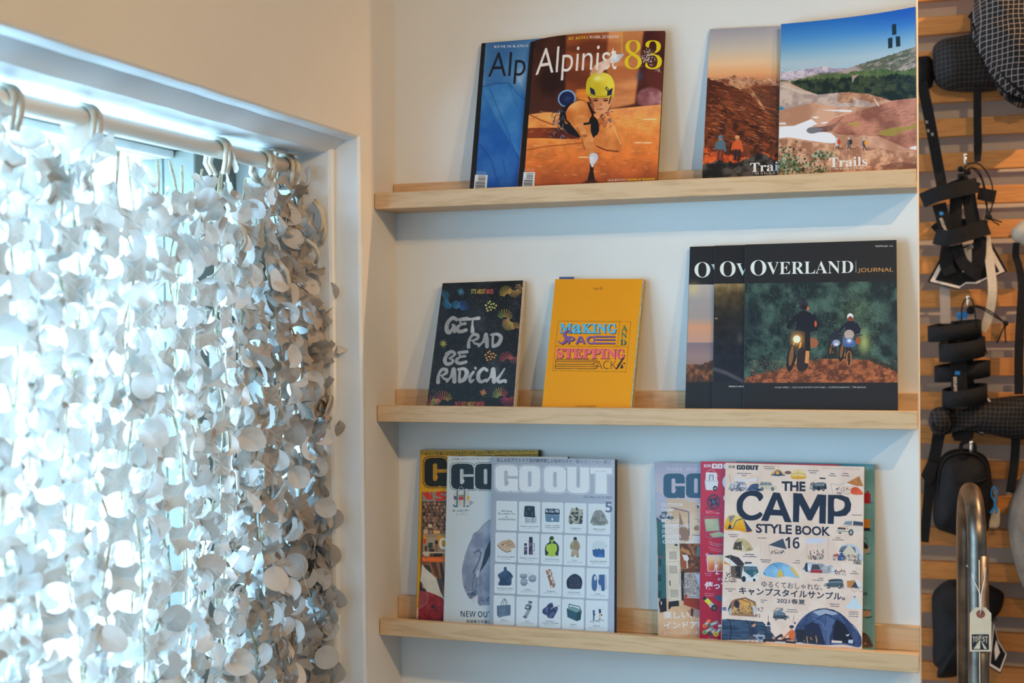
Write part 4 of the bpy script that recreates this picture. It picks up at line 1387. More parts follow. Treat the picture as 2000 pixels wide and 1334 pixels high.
def art_yellow(c):
    YL = (196, 148, 28)
    c.view(*V_GL)
    c.all(np.array(c.grad([(60, (188, 148, 48)), (200, (198, 150, 30)), (338, (205, 155, 18))])))
    dk = (26, 30, 26)
    c.text('キャンプを楽しむウエア＆ギア／人気ショップ発おしゃれアウトドアなスタイル＆アイテム', (100, 102), (895, 95), 24, (40, 42, 26), 'jp', .008)
    logo(c, 96, 115, 858, 118, 188, dk, dk, YL, 6, 10)
    n1, n2 = c.noise(8), c.noise(30)
    c.view(*V_Y1)
    c.poly([(140, 676), (1700, 676), (1700, 3000), (90, 3000)], c.mix((90, 66, 50), (120, 92, 70), n1))
    # red lettering on grey
    c.poly([(148, 676), (1700, 676), (1700, 815), (150, 815)], (135, 135, 128))
    c.poly([(148, 676), (240, 676), (272, 740), (272, 676), (290, 676), (300, 790), (262, 785), (205, 780), (150, 690)], (196, 52, 32))
    c.text('S', (335, 800), (500, 800), 125, (196, 52, 32), 'sansb', .03)
    # cobble wall
    c.poly([(150, 815), (1700, 800), (1700, 1260), (160, 1260)], (50, 36, 30))
    r_ = random.Random(6)
    for row in range(9):
        for k in range(10):
            x = 175 + k * 52 + r_.uniform(-12, 12) + (26 if row % 2 else 0)
            y = 850 + row * 50 + r_.uniform(-8, 8)
            col = r_.choice(((120, 88, 68), (138, 104, 80), (104, 76, 60), (150, 116, 88)))
            c.blob([(x - 24, y), (x - 12, y - 24), (x + 10, y - 26), (x + 24, y - 6), (x + 18, y + 20), (x - 8, y + 25)], col, 1, 3)
            c.ell(x - 5, y - 8, 12, 9, tuple(min(255, q + 16) for q in col), .6)
    c.poly([(232, 1145), (285, 1145), (285, 1190), (232, 1190)], (205, 190, 155))
    c.poly([(310, 1235), (400, 1235), (405, 1290), (310, 1290)], (215, 165, 90))
    c.poly([(165, 1215), (225, 1215), (225, 1300), (165, 1300)], (185, 165, 135))
    c.view(*V_Y2)
    c.poly([(160, 20), (1600, 10), (1600, 330), (150, 330)], (150, 128, 104))
    c.poly([(160, 38), (210, 38), (205, 165), (160, 165)], (205, 140, 40))
    c.poly([(162, 95), (200, 95), (198, 160), (162, 160)], (190, 60, 35))
    c.poly([(362, 45), (1500, 45), (1500, 200), (358, 200)], (198, 142, 42))
    c.poly([(215, 70), (355, 70), (350, 200), (212, 200)], (160, 145, 125))
    for q, col in (([(232, 150), (300, 150), (298, 230), (228, 230)], (50, 62, 48)), ([(330, 150), (375, 150), (372, 280), (330, 280)], (132, 96, 66)), ([(335, 115), (370, 115), (374, 170), (328, 170)], (38, 36, 34)),
                   ([(185, 200), (215, 190), (215, 270), (180, 262)], (52, 58, 44)), ([(245, 235), (320, 240), (320, 280), (245, 278)], (44, 36, 30)), ([(305, 305), (440, 305), (436, 360), (305, 355)], (40, 34, 30)),
                   ([(160, 290), (250, 300), (240, 345), (165, 340)], (190, 175, 155)), ([(260, 305), (300, 305), (300, 355), (262, 355)], (70, 56, 44)), ([(455, 290), (515, 290), (515, 360), (455, 360)], (175, 125, 55))):
        c.poly(q, col)
    c.line([(150, 290), (520, 296)], 9, (215, 205, 190))
    c.text('C', (392, 240), (492, 240), 155, (222, 220, 212), 'sansb', .02)
    c.poly([(145, 355), (1500, 355), (1500, 438), (145, 425)], np.array(c.grad([(355, (215, 100, 35)), (385, (235, 120, 40)), (430, (180, 70, 30))])))
    c.poly([(140, 425), (1500, 438), (1500, 1500), (60, 1500), (110, 700)], c.mix((92, 64, 48), (140, 96, 62), n1))
    c.poly([(270, 430), (400, 440), (440, 700), (330, 620)], (80, 56, 48))
    c.poly([(400, 440), (430, 440), (500, 760), (470, 900)], (52, 44, 50))
    c.poly([(350, 440), (390, 440), (430, 680), (400, 660)], (172, 116, 62), .7)
    c.line([(160, 330), (270, 460), (380, 640), (470, 820)], 5, (150, 55, 40))
    c.poly([(350, 670), (430, 665), (440, 840), (420, 880), (380, 760)], (66, 66, 64))
    c.poly([(160, 470), (250, 480), (280, 560), (270, 590), (180, 510)], (58, 52, 48))
    # pale awning, red canoe
    c.poly([(145, 460), (200, 530), (350, 665), (410, 860), (470, 985), (420, 1010), (300, 940), (215, 860), (120, 700)], c.mix((192, 190, 178), (208, 206, 196), n1))
    c.poly([(120, 705), (215, 862), (105, 842)], (38, 46, 54))
    c.poly([(140, 755), (165, 770), (185, 820), (150, 800)], (170, 155, 130))
    rd = c.mix((122, 34, 42), (156, 48, 54), n2)
    c.poly([(105, 842), (215, 855), (340, 900), (440, 950), (480, 1010), (1500, 1010), (1500, 1500), (40, 1500), (80, 1200)], rd)
    c.poly([(105, 842), (215, 862), (232, 940), (215, 1020), (160, 1075), (90, 1105)], c.mix((140, 62, 72), (158, 80, 86), n1))
    c.line([(215, 858), (232, 940), (215, 1020), (165, 1070), (90, 1108)], 6, (165, 145, 120), .8)
    c.poly([(62, 1250), (75, 1095), (90, 1095), (84, 1250)], (205, 190, 180))
    c.soft(300, 1280, 400, 60, (62, 34, 60), .6)
    c.poly([(298, 1045), (340, 1098), (312, 1090), (297, 1098), (282, 1090), (258, 1098)], (38, 40, 52))
    c.text('MSR', (254, 1143), (370, 1140), 22, (38, 40, 52), 'sansb', .01)


def art_white(c):
    c.view(*V_GL)
    n1, n2 = c.noise(9, 5), c.noise(70, 2)
    dk = (30, 46, 58)
    c.text('ガチ推しのアウトドア101ブランド101', (275, 133), (540, 134), 19, (52, 62, 72), 'jp')
    logo(c, 270, 152, 1032, 166, 168, dk, (70, 84, 94), (192, 206, 214), 6, 9)
    c.view(*V_Y1)
    c.poly([(830, 800), (895, 830), (830, 880), (780, 890)], (140, 138, 150), .8)
    c.poly([(600, 680), (820, 680), (835, 880), (760, 900), (600, 890)], c.mix((178, 176, 174), (200, 198, 196), n1))
    c.poly([(585, 850), (640, 880), (640, 900), (600, 890)], (50, 110, 130))
    c.poly([(770, 880), (840, 870), (800, 900)], (50, 110, 130))
    c.line([(672, 640), (690, 602), (725, 602), (745, 640)], 8, (150, 158, 165))
    for x in (655, 760):
        c.line([(x, 655), (x - 8, 895)], 20, (52, 112, 132))
    c.poly([(600, 730), (640, 735), (640, 790), (605, 785)], (90, 80, 130))
    c.poly([(790, 740), (832, 735), (828, 790), (795, 795)], (205, 160, 60))
    c.ell(708, 770, 42, 22, (175, 50, 48))
    c.poly([(668, 720), (750, 720), (748, 750), (670, 750)], (120, 130, 118))
    c.text('ホームセンター', (588, 966), (830, 962), 38, (40, 50, 62), 'jp', .02)
    c.text('ゴーアウト', (630, 1016), (795, 1012), 38, (80, 90, 102), 'jp', .03)
    c.text('ゴーアウト', (633, 1013), (792, 1009), 32, (200, 210, 216), 'jp', -.002)
    # sweatshirt sleeve
    c.view(*V_Y2)
    fab = c.mix((118, 130, 154), (158, 168, 188), n1, .3, .7)
    c.blob([(960, -30), (1090, -160), (1400, -260), (1700, 0), (1700, 1000), (1120, 1050), (965, 1050), (950, 900), (958, 640), (930, 560), (985, 300), (900, 330), (870, 60)], fab)
    c.blob([(960, -30), (1120, -120), (1150, 100), (1100, 330), (1000, 560), (955, 700), (958, 800), (940, 900), (850, 965), (790, 890), (745, 790), (722, 620), (730, 480), (790, 250), (880, 60)], fab)
    c.poly([(1150, 80), (1130, 330), (1060, 470), (965, 600), (1000, 500), (1060, 260)], (40, 58, 78), .95)
    c.line([(900, 300), (960, 260), (1000, 300), (965, 420), (880, 590)], 20, (58, 74, 98), .7)
    c.line([(905, 600), (880, 700), (870, 830)], 8, (52, 62, 82), .8)
    c.line([(905, 610), (935, 700), (930, 790)], 6, (62, 72, 92), .8)
    c.poly([(930, 560), (985, 540), (960, 640), (925, 660)], (190, 195, 205), .7)
    c.line([(760, 780), (830, 840), (900, 830), (940, 780)], 12, (80, 92, 116), .7)
    c.poly([(790, 890), (940, 830), (950, 900), (845, 968)], c.mix((70, 82, 108), (110, 122, 148), n2))
    c.poly([(850, 965), (950, 905), (900, 1000), (875, 1015)], (195, 190, 200))
    c.poly([(950, 930), (1300, 935), (1300, 1050), (968, 1052)], c.mix((100, 112, 138), (134, 146, 170), n2))
    c.line([(1100, 640), (1060, 760), (1040, 830)], 6, (90, 100, 125), .6)
    c.line([(990, 560), (985, 800), (1000, 940)], 8, (82, 94, 120), .5)
    c.text('NEW OUT', (702, 1220), (1150, 1232), 86, (34, 48, 64), 'sansb', -.012)
    c.text('担当者ガチ推し', (783, 1308), (1140, 1322), 48, (44, 56, 70), 'jp', .012)


def art_grid(c):
    c.view(*V_GL)
    n1, n2 = c.noise(9, 4), c.noise(60, 2)
    c.all(np.array(c.grad([(540, (146, 158, 174)), (1340, (160, 172, 190))], False)))
    dk = (52, 62, 78)
    c.text('おしゃれアウトドア派が絶対欲しいものリスト', (568, 141), (1055, 149), 27, dk, 'jp', .012)
    c.text('／春のスニーカー選び', (1056, 150), (1310, 156), 27, (92, 104, 124), 'jp')
    logo(c, 558, 160, 1318, 180, 170, (208, 218, 226), (198, 208, 218), (150, 162, 180), 5, 8)
    c.text('[ゴーアウト]', (1212, 207), (1280, 209), 13, (130, 142, 160), 'jp')
    c.text('2022 May vol.151 ¥850', (1133, 375), (1317, 380), 15, (100, 112, 132), 'gill', .008)
    c.view(*V_G1)
    WH = (200, 212, 220)
    names = [['', 'Helinox × and wander|FOLDING CHAIR', 'POLER × CHUMS ×|JOURNAL STANDARD|SOFT CONTAINER', 'FreshService|GROUND SHEET', "FREAK'S STORE|COACH JACKET"],
             ['CMF OUTDOOR GARMENT|BRAVAL SANDAL', 'STANLEY × Mouseytuk|BOTTLE & MUG', 'THE NORTH FACE|MOUNTAIN LIGHT JACKET', 'KELTY|ANORAK PARKA & SHORTS', 'MOUNTAIN HARDWEAR|EARTH DAY T-SHIRT'],
             ['WOUT RECON TAILOR|SWAGSHELL PONCHO', 'EVERNEW|MOUNTAINER MESSTIN', 'Patagonia|BASSIN SPORTS TOWEL', 'SOUTH2 WEST8|MULTI POCKET JACKET', 'Clarks|EXCLUSIVE WALLABEE'],
             ['Helinox|FOLDING TOTE', 'CASIO|G-SHOCK WRISTBAND', 'Columbia ×|Anatomic Climbing|CHACOPIE SANDAL', 'SHIMANO|ICEBOX PRO', 'NESTOUT|MOBILE BATTERY & LIGHT']]
    org = {}
    for r in range(4):
        for k in range(5):
            x0 = 148 + (0, 340, 684, 1027, 1382)[k] - 13 * r
            y0 = 60 + 10.5 * k + (473.5 + 2.7 * k) * r
            w, h = 316 + 4.5 * k, 442 + 4 * k
            c.rq([(x0, y0), (x0 + w, y0 + 9), (x0 + w - 4, y0 + h + 12), (x0 - 3, y0 + h)], 26, WH)
            org[r, k] = (x0, y0)
            ls = names[r][k].split('|') if names[r][k] else []
            for j, t in enumerate(ls):
                last = j == len(ls) - 1
                tw = min(w * .84, len(t) * (11.5 if last else 14.5))
                yy = y0 + h - 38 - 27 * (len(ls) - 1 - j)
                c.text(t, (x0 + w / 2 - tw / 2, yy), (x0 + w / 2 + tw / 2, yy + 6), 13 if last else 15, (110, 122, 138) if last else (62, 74, 92), 'gill', .0 if last else .016)
    x, y = org[0, 0]
    c.text('2022 Spring', (220, 224), (386, 228), 20, dk, 'gill', .02)
    c.text('欲しいものリスト', (175, 272), (434, 277), 34, dk, 'jp', .02)
    c.text('for', (284, 312), (320, 313), 20, dk, 'gill', .02)
    c.text('OUTDOOR STYLE', (176, 350), (432, 356), 22, dk, 'gill', .02)
    NV, BL2 = (34, 50, 68), (62, 92, 130)
    P = c.poly
    # row 0
    P([(575, 320), (700, 320), (750, 280), (752, 398), (580, 392)], (150, 162, 176), .7)
    c.rq([(572, 138), (724, 142), (732, 316), (562, 304)], 22, NV)
    for a in (597, 694):
        c.line([(a, 250), (a + 3, 395)], 5, (44, 58, 74))
    c.line([(598, 230), (604, 280)], 4, (140, 155, 170)); c.line([(688, 235), (690, 285)], 4, (140, 155, 170))
    P([(622, 168), (660, 168), (658, 205), (622, 205)], (60, 78, 98))
    P([(880, 270), (1100, 275), (1092, 382), (892, 378)], (92, 124, 152))
    c.rq([(884, 178), (1098, 186), (1104, 272), (876, 266)], 24, (30, 48, 66))
    P([(895, 190), (1085, 196), (1095, 240), (885, 236)], (150, 168, 188))
    for a in (930, 1020):
        c.line([(a - 20, 180), (a + 10, 230), (a + 28, 268)], 14, (30, 48, 66))
    c.line([(915, 185), (980, 215), (1040, 190)], 12, (30, 48, 66))
    c.ell(988, 342, 14, 18, (215, 225, 230))
    cam_ = c.mix((50, 62, 66), (160, 162, 150), n2, .45, .55)
    P([(1275, 165), (1340, 175), (1345, 160), (1368, 160), (1370, 180), (1450, 195), (1448, 330), (1438, 414), (1330, 405), (1262, 415), (1224, 370), (1250, 250)], cam_)
    c.blob([(1650, 205), (1690, 200), (1730, 210), (1770, 260), (1828, 385), (1820, 412), (1785, 405), (1782, 430), (1600, 428), (1598, 402), (1562, 395), (1580, 320), (1612, 240)], c.mix((112, 118, 118), (140, 146, 146), n2))
    c.line([(1700, 215), (1692, 425)], 3, (80, 88, 92))
    c.text('5', (1788, 232), (1890, 238), 158, (88, 106, 140), 'sansb')
    # row 1
    c.blob([(165, 725), (200, 685), (265, 655), (320, 680), (335, 740), (372, 790), (360, 825), (300, 832), (230, 800), (180, 760)], (188, 165, 140))
    c.blob([(265, 690), (320, 645), (380, 660), (425, 720), (432, 762), (380, 775), (320, 740)], (176, 152, 128))
    c.line([(165, 730), (230, 800), (300, 836), (372, 820)], 8, (52, 48, 52))
    c.ell(245, 722, 11, 14, (44, 54, 80))
    for a in ((230, 720, 300, 690), (290, 760, 340, 720), (310, 700, 370, 670), (340, 740, 400, 700)):
        c.line([(a[0], a[1]), (a[2], a[3])], 7, (140, 112, 88))
    for (a, b_, t, w) in ((588, 700, 870, 48), (666, 605, 872, 60)):
        c.rq([(a - w / 2, b_ + 40), (a + w / 2, b_ + 40), (a + w / 2, t), (a - w / 2, t)], 8, c.mix((52, 50, 78), (112, 100, 128), n2, .4, .6))
        c.rq([(a - w * .42, b_), (a + w * .42, b_), (a + w * .42, b_ + 60), (a - w * .42, b_ + 60)], 8, (40, 44, 62))
    P([(566, 738), (610, 738), (610, 752), (566, 752)], (190, 200, 210))
    c.line([(700, 706), (722, 706), (718, 815), (700, 815)], 8, (40, 44, 60))
    P([(700, 850), (750, 852), (690, 872)], (150, 158, 172), .7)
    GN = (160, 190, 62)
    c.blob([(945, 620), (978, 592), (1015, 610), (1018, 660), (1060, 700), (1090, 760), (1082, 850), (1065, 892), (905, 888), (880, 850), (882, 760), (910, 710), (945, 680)], NV)
    c.blob([(950, 640), (945, 615), (978, 594), (1012, 615), (1012, 660), (990, 700), (1050, 720), (1058, 800), (1030, 860), (1062, 890), (910, 885), (935, 850), (900, 800), (905, 730), (975, 700)], GN)
    c.ell(978, 625, 29, 29, NV)
    c.line([(982, 690), (985, 885)], 3, (110, 140, 50))
    TN = c.mix((140, 126, 104), (166, 152, 128), n2)
    c.ell(1333, 635, 26, 30, (40, 44, 56))
    c.blob([(1310, 660), (1360, 655), (1395, 700), (1408, 760), (1392, 795), (1380, 808), (1290, 805), (1258, 770), (1265, 705)], TN)
    P([(1282, 812), (1382, 812), (1388, 912), (1352, 914), (1336, 870), (1306, 912), (1268, 898)], TN)
    c.line([(1330, 670), (1328, 805)], 4, (110, 98, 80))
    P([(1640, 662), (1745, 662), (1830, 740), (1800, 785), (1775, 760), (1775, 800), (1592, 795), (1590, 770), (1568, 745)], (186, 200, 210))
    P([(1592, 795), (1620, 800), (1640, 778), (1665, 795), (1690, 775), (1720, 800), (1740, 780), (1776, 800), (1775, 912), (1640, 908), (1600, 880)], (48, 88, 140))
    c.ell(1712, 885, 30, 30, (40, 110, 180))
    # row 2 (y + 1000)
    c.blob([(262, 1070), (284, 1052), (305, 1070), (310, 1105), (350, 1130), (398, 1195), (380, 1235), (378, 1290), (360, 1330), (270, 1335), (178, 1325), (200, 1250), (170, 1180), (215, 1140), (258, 1110)], c.mix((40, 62, 92), (64, 90, 124), n1))
    MT = c.mix((128, 140, 158), (172, 184, 198), n1)
    for cx_, cy_, rx, ry in ((557, 1188, 56, 34), (564, 1275, 54, 56), (690, 1225, 58, 50)):
        c.ell(cx_, cy_ + 10, rx, ry, (112, 126, 146))
        c.ell(cx_, cy_ - 8, rx, ry * .72, MT)
        c.ell(cx_, cy_ - 6, rx * .8, ry * .5, (146, 158, 174))
    c.line([(628, 1185), (626, 1140), (740, 1190)], 3, (90, 104, 124))
    P([(888, 1110), (968, 1082), (1000, 1200), (1042, 1350), (968, 1384), (940, 1270)], c.mix((130, 96, 84), (205, 196, 190), n2, .42, .56))
    P([(888, 1110), (915, 1100), (925, 1130), (902, 1140)], (180, 100, 60))
    c.blob([(1300, 1165), (1355, 1165), (1420, 1215), (1440, 1290), (1425, 1370), (1390, 1388), (1240, 1382), (1208, 1340), (1206, 1260), (1240, 1205)], c.mix((34, 42, 66), (56, 66, 92), n1))
    for a in range(2):
        for b_ in range(3):
            x, y = 1258 + a * 74, 1228 + b_ * 50
            c.line([(x, y), (x + 50, y), (x + 48, y + 34), (x, y + 34), (x, y)], 4, (84, 92, 116))
    c.blob([(1620, 1165), (1655, 1200), (1665, 1300), (1655, 1395), (1620, 1420), (1585, 1380), (1580, 1280), (1590, 1200)], (66, 98, 146))
    c.ell(1634, 1225, 17, 34, (190, 198, 200), 1)
    c.line([(1690, 1190), (1700, 1400)], 26, (160, 166, 186), .5)
    P([(1690, 1172), (1775, 1170), (1780, 1400), (1762, 1420), (1730, 1416), (1718, 1335), (1688, 1320), (1675, 1270), (1692, 1235)], (60, 92, 142))
    c.line([(1790, 1180), (1800, 1390)], 16, (165, 160, 180))
    # row 3
    c.line([(218, 1635), (240, 1560), (270, 1530), (300, 1560), (316, 1632)], 8, (44, 64, 88))
    c.line([(250, 1640), (258, 1570), (275, 1545), (292, 1640)], 7, (54, 76, 100))
    P([(158, 1638), (362, 1625), (362, 1780), (185, 1818), (160, 1775)], c.mix((82, 104, 130), (106, 128, 152), n1))
    for k in range(7):
        c.line([(162, 1655 + k * 22), (360, 1642 + k * 21)], 2.5, (66, 86, 112), .8)
    P([(158, 1638), (185, 1650), (188, 1815), (162, 1775)], (72, 92, 118), .8)
    c.line([(655, 1575), (640, 1700), (580, 1820)], 52, (142, 154, 168))
    c.line([(640, 1580), (684, 1590)], 22, (66, 78, 98))
    c.rq([(600, 1610), (690, 1640), (660, 1718), (566, 1688)], 20, (116, 128, 146))
    c.rq([(598, 1625), (672, 1645), (652, 1700), (580, 1682)], 12, (54, 64, 82))
    P([(600, 1640), (645, 1650), (636, 1682), (590, 1672)], (176, 190, 190))
    P([(548, 1795), (600, 1780), (606, 1815), (585, 1828), (550, 1815)], (90, 104, 124))
    for k in range(4):
        c.line([(600 - k * 10, 1730 + k * 18), (650 - k * 12, 1745 + k * 16)], 4, (108, 120, 138))
    for (pts) in ([(985, 1600), (1005, 1650), (960, 1700), (930, 1770), (880, 1778), (840, 1740), (850, 1690), (900, 1650), (940, 1605)], [(1060, 1650), (1075, 1690), (1030, 1780), (1000, 1825), (940, 1825), (908, 1790), (925, 1730), (1000, 1670)]):
        c.blob(pts, c.mix((46, 56, 92), (82, 92, 132), n2, .4, .6))
    c.line([(985, 1588), (990, 1620)], 10, (110, 66, 120))
    c.line([(1065, 1655), (1078, 1632), (1102, 1650)], 6, (140, 80, 100))
    P([(1204, 1680), (1355, 1735), (1356, 1872), (1216, 1810)], (44, 84, 98))
    P([(1355, 1735), (1432, 1705), (1415, 1850), (1356, 1872)], (34, 66, 82))
    P([(1204, 1680), (1285, 1645), (1432, 1700), (1355, 1742)], (108, 146, 148))
    c.line([(1238, 1668), (1244, 1615), (1400, 1655), (1412, 1700)], 12, (40, 60, 78))
    P([(1596, 1705), (1630, 1705), (1620, 1850), (1604, 1850)], (54, 86, 124))
    for a, b_ in ((1612, 1850), (1702, 1840)):
        for dx, dy in ((-52, 36), (64, 32), (-5, 50)):
            c.line([(a, b_), (a + dx, b_ + dy)], 7, (56, 64, 78))
    P([(1692, 1750), (1716, 1750), (1712, 1840), (1694, 1840)], (190, 168, 136))
    P([(1688, 1690), (1720, 1690), (1722, 1750), (1690, 1750)], (40, 54, 84))
    c.ell(1730, 1778, 11, 13, (40, 50, 66)); c.ell(1628, 1772, 8, 12, (40, 50, 66))
    c.line([(1738, 1690), (1762, 1655)], 2, (90, 100, 115)); c.line([(1692, 1720), (1680, 1690), (1690, 1660)], 2, (90, 100, 115))


def art_indoor(c):
    c.view(*V_I1)
    n1, n2, n3 = c.noise(7), c.noise(40, 3), c.noise(90, 2)
    P = c.poly
    c.all(np.array(c.grad([(60, (150, 158, 182)), (300, (172, 170, 188)), (560, (185, 176, 182)), (900, (186, 168, 160))])))
    P([(60, 470), (240, 560), (240, 900), (60, 900)], (160, 168, 192), .8)
    P([(240, 580), (460, 600), (730, 660), (1800, 800), (1800, 1400), (240, 1400)], c.mix((192, 168, 148), (206, 186, 166), n1))
    P([(300, 710), (560, 770), (575, 1130), (420, 1120), (300, 1100)], c.mix((184, 156, 128), (202, 178, 152), n1))
    c.line([(305, 715), (555, 775), (562, 1120)], 16, (112, 100, 124))
    P([(420, 760), (480, 960), (560, 1050), (560, 1200), (420, 1200)], (120, 92, 84), .75)
    P([(680, 660), (1800, 700), (1800, 740), (680, 700)], (205, 200, 205))
    c.ell(690, 700, 14, 22, (70, 70, 92))
    c.line([(640, 880), (700, 890), (710, 930)], 7, (150, 120, 112))
    c.blob([(640, 990), (690, 970), (710, 1020), (680, 1050), (635, 1035)], (135, 100, 92), .8)
    P([(610, 1110), (1800, 1130), (1800, 1400), (610, 1400)], (196, 190, 190))
    c.line([(612, 1110), (730, 1122)], 9, (100, 76, 72))
    for x, y in ((210, 800), (300, 870), (250, 840), (180, 850)):
        c.blob([(x - 50, y), (x - 20, y - 36), (x + 20, y - 30), (x + 45, y), (x + 20, y + 26), (x - 26, y + 24)], c.mix((42, 56, 74), (92, 104, 118), n2), .8)
    P([(90, 850), (160, 900), (160, 1000), (95, 1000)], (44, 66, 92), .8)
    # green lockers, white locker
    P([(95, 905), (212, 935), (222, 1400), (105, 1400)], (52, 98, 106))
    P([(212, 935), (412, 950), (424, 1400), (220, 1400)], (200, 192, 184))
    c.view(*V_I2)
    P([(108, -60), (214, -60), (226, 705), (150, 735), (108, 700)], c.mix((44, 88, 94), (58, 104, 108), n1))
    for y in (90, 312, 535):
        c.line([(108, y), (214, y)], 3, (26, 58, 66))
    P([(212, -60), (412, -60), (440, 735), (250, 760)], c.mix((196, 184, 166), (210, 200, 184), n1))
    c.line([(236, 200), (412, 188)], 5, (150, 138, 120))
    c.line([(236, 212), (256, 740), (424, 706), (408, 205)], 4, (150, 138, 120))

    def vents(x, y, w, h, sk, col, rows=7):
        for r in range(rows):
            for k in range(9):
                a, b_ = x + k * w / 9 + sk * r, y + r * h / rows
                c.line([(a, b_), (a + w * .05, b_ + h / rows * .55)], 5, col)
    for y in (55, 255):
        vents(266 + (y > 100) * 6, y, 112, 112, 0.5, (64, 58, 56))
    vents(284, 590, 116, 112, .5, (64, 58, 56))
    for x, y in ((112, 165), (108, 385), (112, 610)):
        vents(x, y, 46, 92, 0, (22, 40, 44), 6)
    c.ell(162, 132, 17, 13, (170, 36, 44), 1, .3)
    c.line([(276, 462), (281, 530)], 16, (90, 84, 82))
    for x in (375,):
        pass
    # clutter of timber behind
    P([(412, -60), (1800, -60), (1800, 340), (430, 350)], c.mix((84, 52, 38), (140, 92, 62), n2))
    P([(430, 90), (520, 130), (530, 290), (480, 290), (430, 200)], (150, 78, 42))
    P([(440, 0), (600, 60), (620, 120), (520, 90), (425, 30)], (176, 122, 78))
    c.line([(540, 0), (600, 120), (700, 260)], 26, (92, 56, 40))
    c.line([(590, 310), (670, 150), (720, 290)], 20, (110, 62, 38))
    P([(450, 95), (520, 100), (548, 150), (530, 185), (480, 180)], (205, 200, 205))
    c.line([(518, 180), (524, 290), (500, 300)], 16, (205, 202, 208))
    P([(660, -20), (1800, -20), (1800, 120), (650, 120)], (92, 116, 120))
    P([(500, 290), (720, 290), (720, 345), (500, 340)], (98, 56, 42))
    P([(432, 330), (478, 340), (480, 750), (440, 740)], (36, 34, 40))
    for k in range(6):
        c.line([(440 + k * 6, 430 + k * 20), (470, 520 + k * 36)], 3, (150, 150, 165), .7)
    # floor
    P([(112, 920), (250, 880), (300, 820), (450, 760), (1800, 800), (1800, 1500), (112, 1500)], c.mix((186, 146, 112), (206, 172, 138), n1))
    r_ = random.Random(4)
    for _ in range(26):
        x, y = r_.uniform(120, 700), r_.uniform(880, 1220)
        c.line([(x, y), (x + 90, y + 45)], 2.5, (168, 128, 98), .6)
        c.line([(x, y), (x + 60, y - 50)], 2.5, (218, 190, 160), .5)
    P([(250, 760), (400, 740), (408, 820), (300, 830), (262, 880)], (40, 34, 38))
    P([(262, 750), (250, 880), (240, 880), (240, 750)], (200, 150, 90))
    P([(405, 735), (438, 730), (440, 830), (412, 832)], (196, 170, 136))
    P([(140, 720), (226, 708), (232, 890), (140, 915), (118, 780)], (30, 28, 34))
    P([(148, 755), (164, 755), (164, 800), (148, 800)], (190, 188, 186))
    # sofa
    P([(520, 890), (620, 850), (1800, 900), (1800, 1100), (640, 980)], (140, 120, 118), .8)
    c.rq([(476, 350), (1400, 325), (1400, 660), (484, 662)], 30, c.mix((132, 124, 124), (172, 164, 160), n3, .35, .65))
    c.line([(535, 352), (560, 420), (575, 540), (570, 665)], 4, (92, 86, 90))
    P([(500, 670), (700, 650), (1400, 640), (1400, 760), (700, 752), (590, 715)], c.mix((140, 134, 138), (180, 172, 170), n3))
    P([(484, 655), (522, 668), (524, 700), (486, 700)], (140, 60, 36))
    P([(470, 702), (1400, 760), (1400, 900), (700, 882), (470, 800)], c.mix((132, 46, 30), (160, 62, 40), n1))
    P([(572, 845), (612, 862), (600, 975), (568, 975)], (92, 36, 26))
    P([(636, 380), (705, 365), (760, 590), (705, 600)], (176, 188, 208))
    # lettering
    c.view(*V_I1)
    c.text('「外も好き、家も好き」', (228, 190), (765, 186), 58, (188, 188, 204), 'jp', .008)
    logo(c, 190, 222, 1790, 214, 356, (56, 92, 118), None, (176, 172, 190))
    for k, (t, w) in enumerate((('OUTDOOR', 312), ('CAMP', 178), ('SURF', 152), ('BICYCLE', 246), ('SKATEBOARD', 408), ('D.I.Y', 140), ('PLANTES', 268), ('COUNTRY LIFE', 442))):
        x = 164 + k * 2.2
        c.text(t, (x, 695 + k * 76.5), (x + w, 695 + k * 76.5), 46, (206, 208, 214), 'gill', .016)
    c.ell(374, 1256, 26, 14, (50, 54, 66))
    c.view(*V_I2)
    c.text('楽しい、', (186, 1000), (596, 990), 100, (214, 214, 216), 'jp', .02)
    c.text('インドア時間', (192, 1140), (905, 1120), 96, (214, 214, 216), 'jp', .02)
    c.text('好きなモノに囲まれて暮らす', (190, 1222), (760, 1214), 44, (204, 198, 190), 'jp', .006)


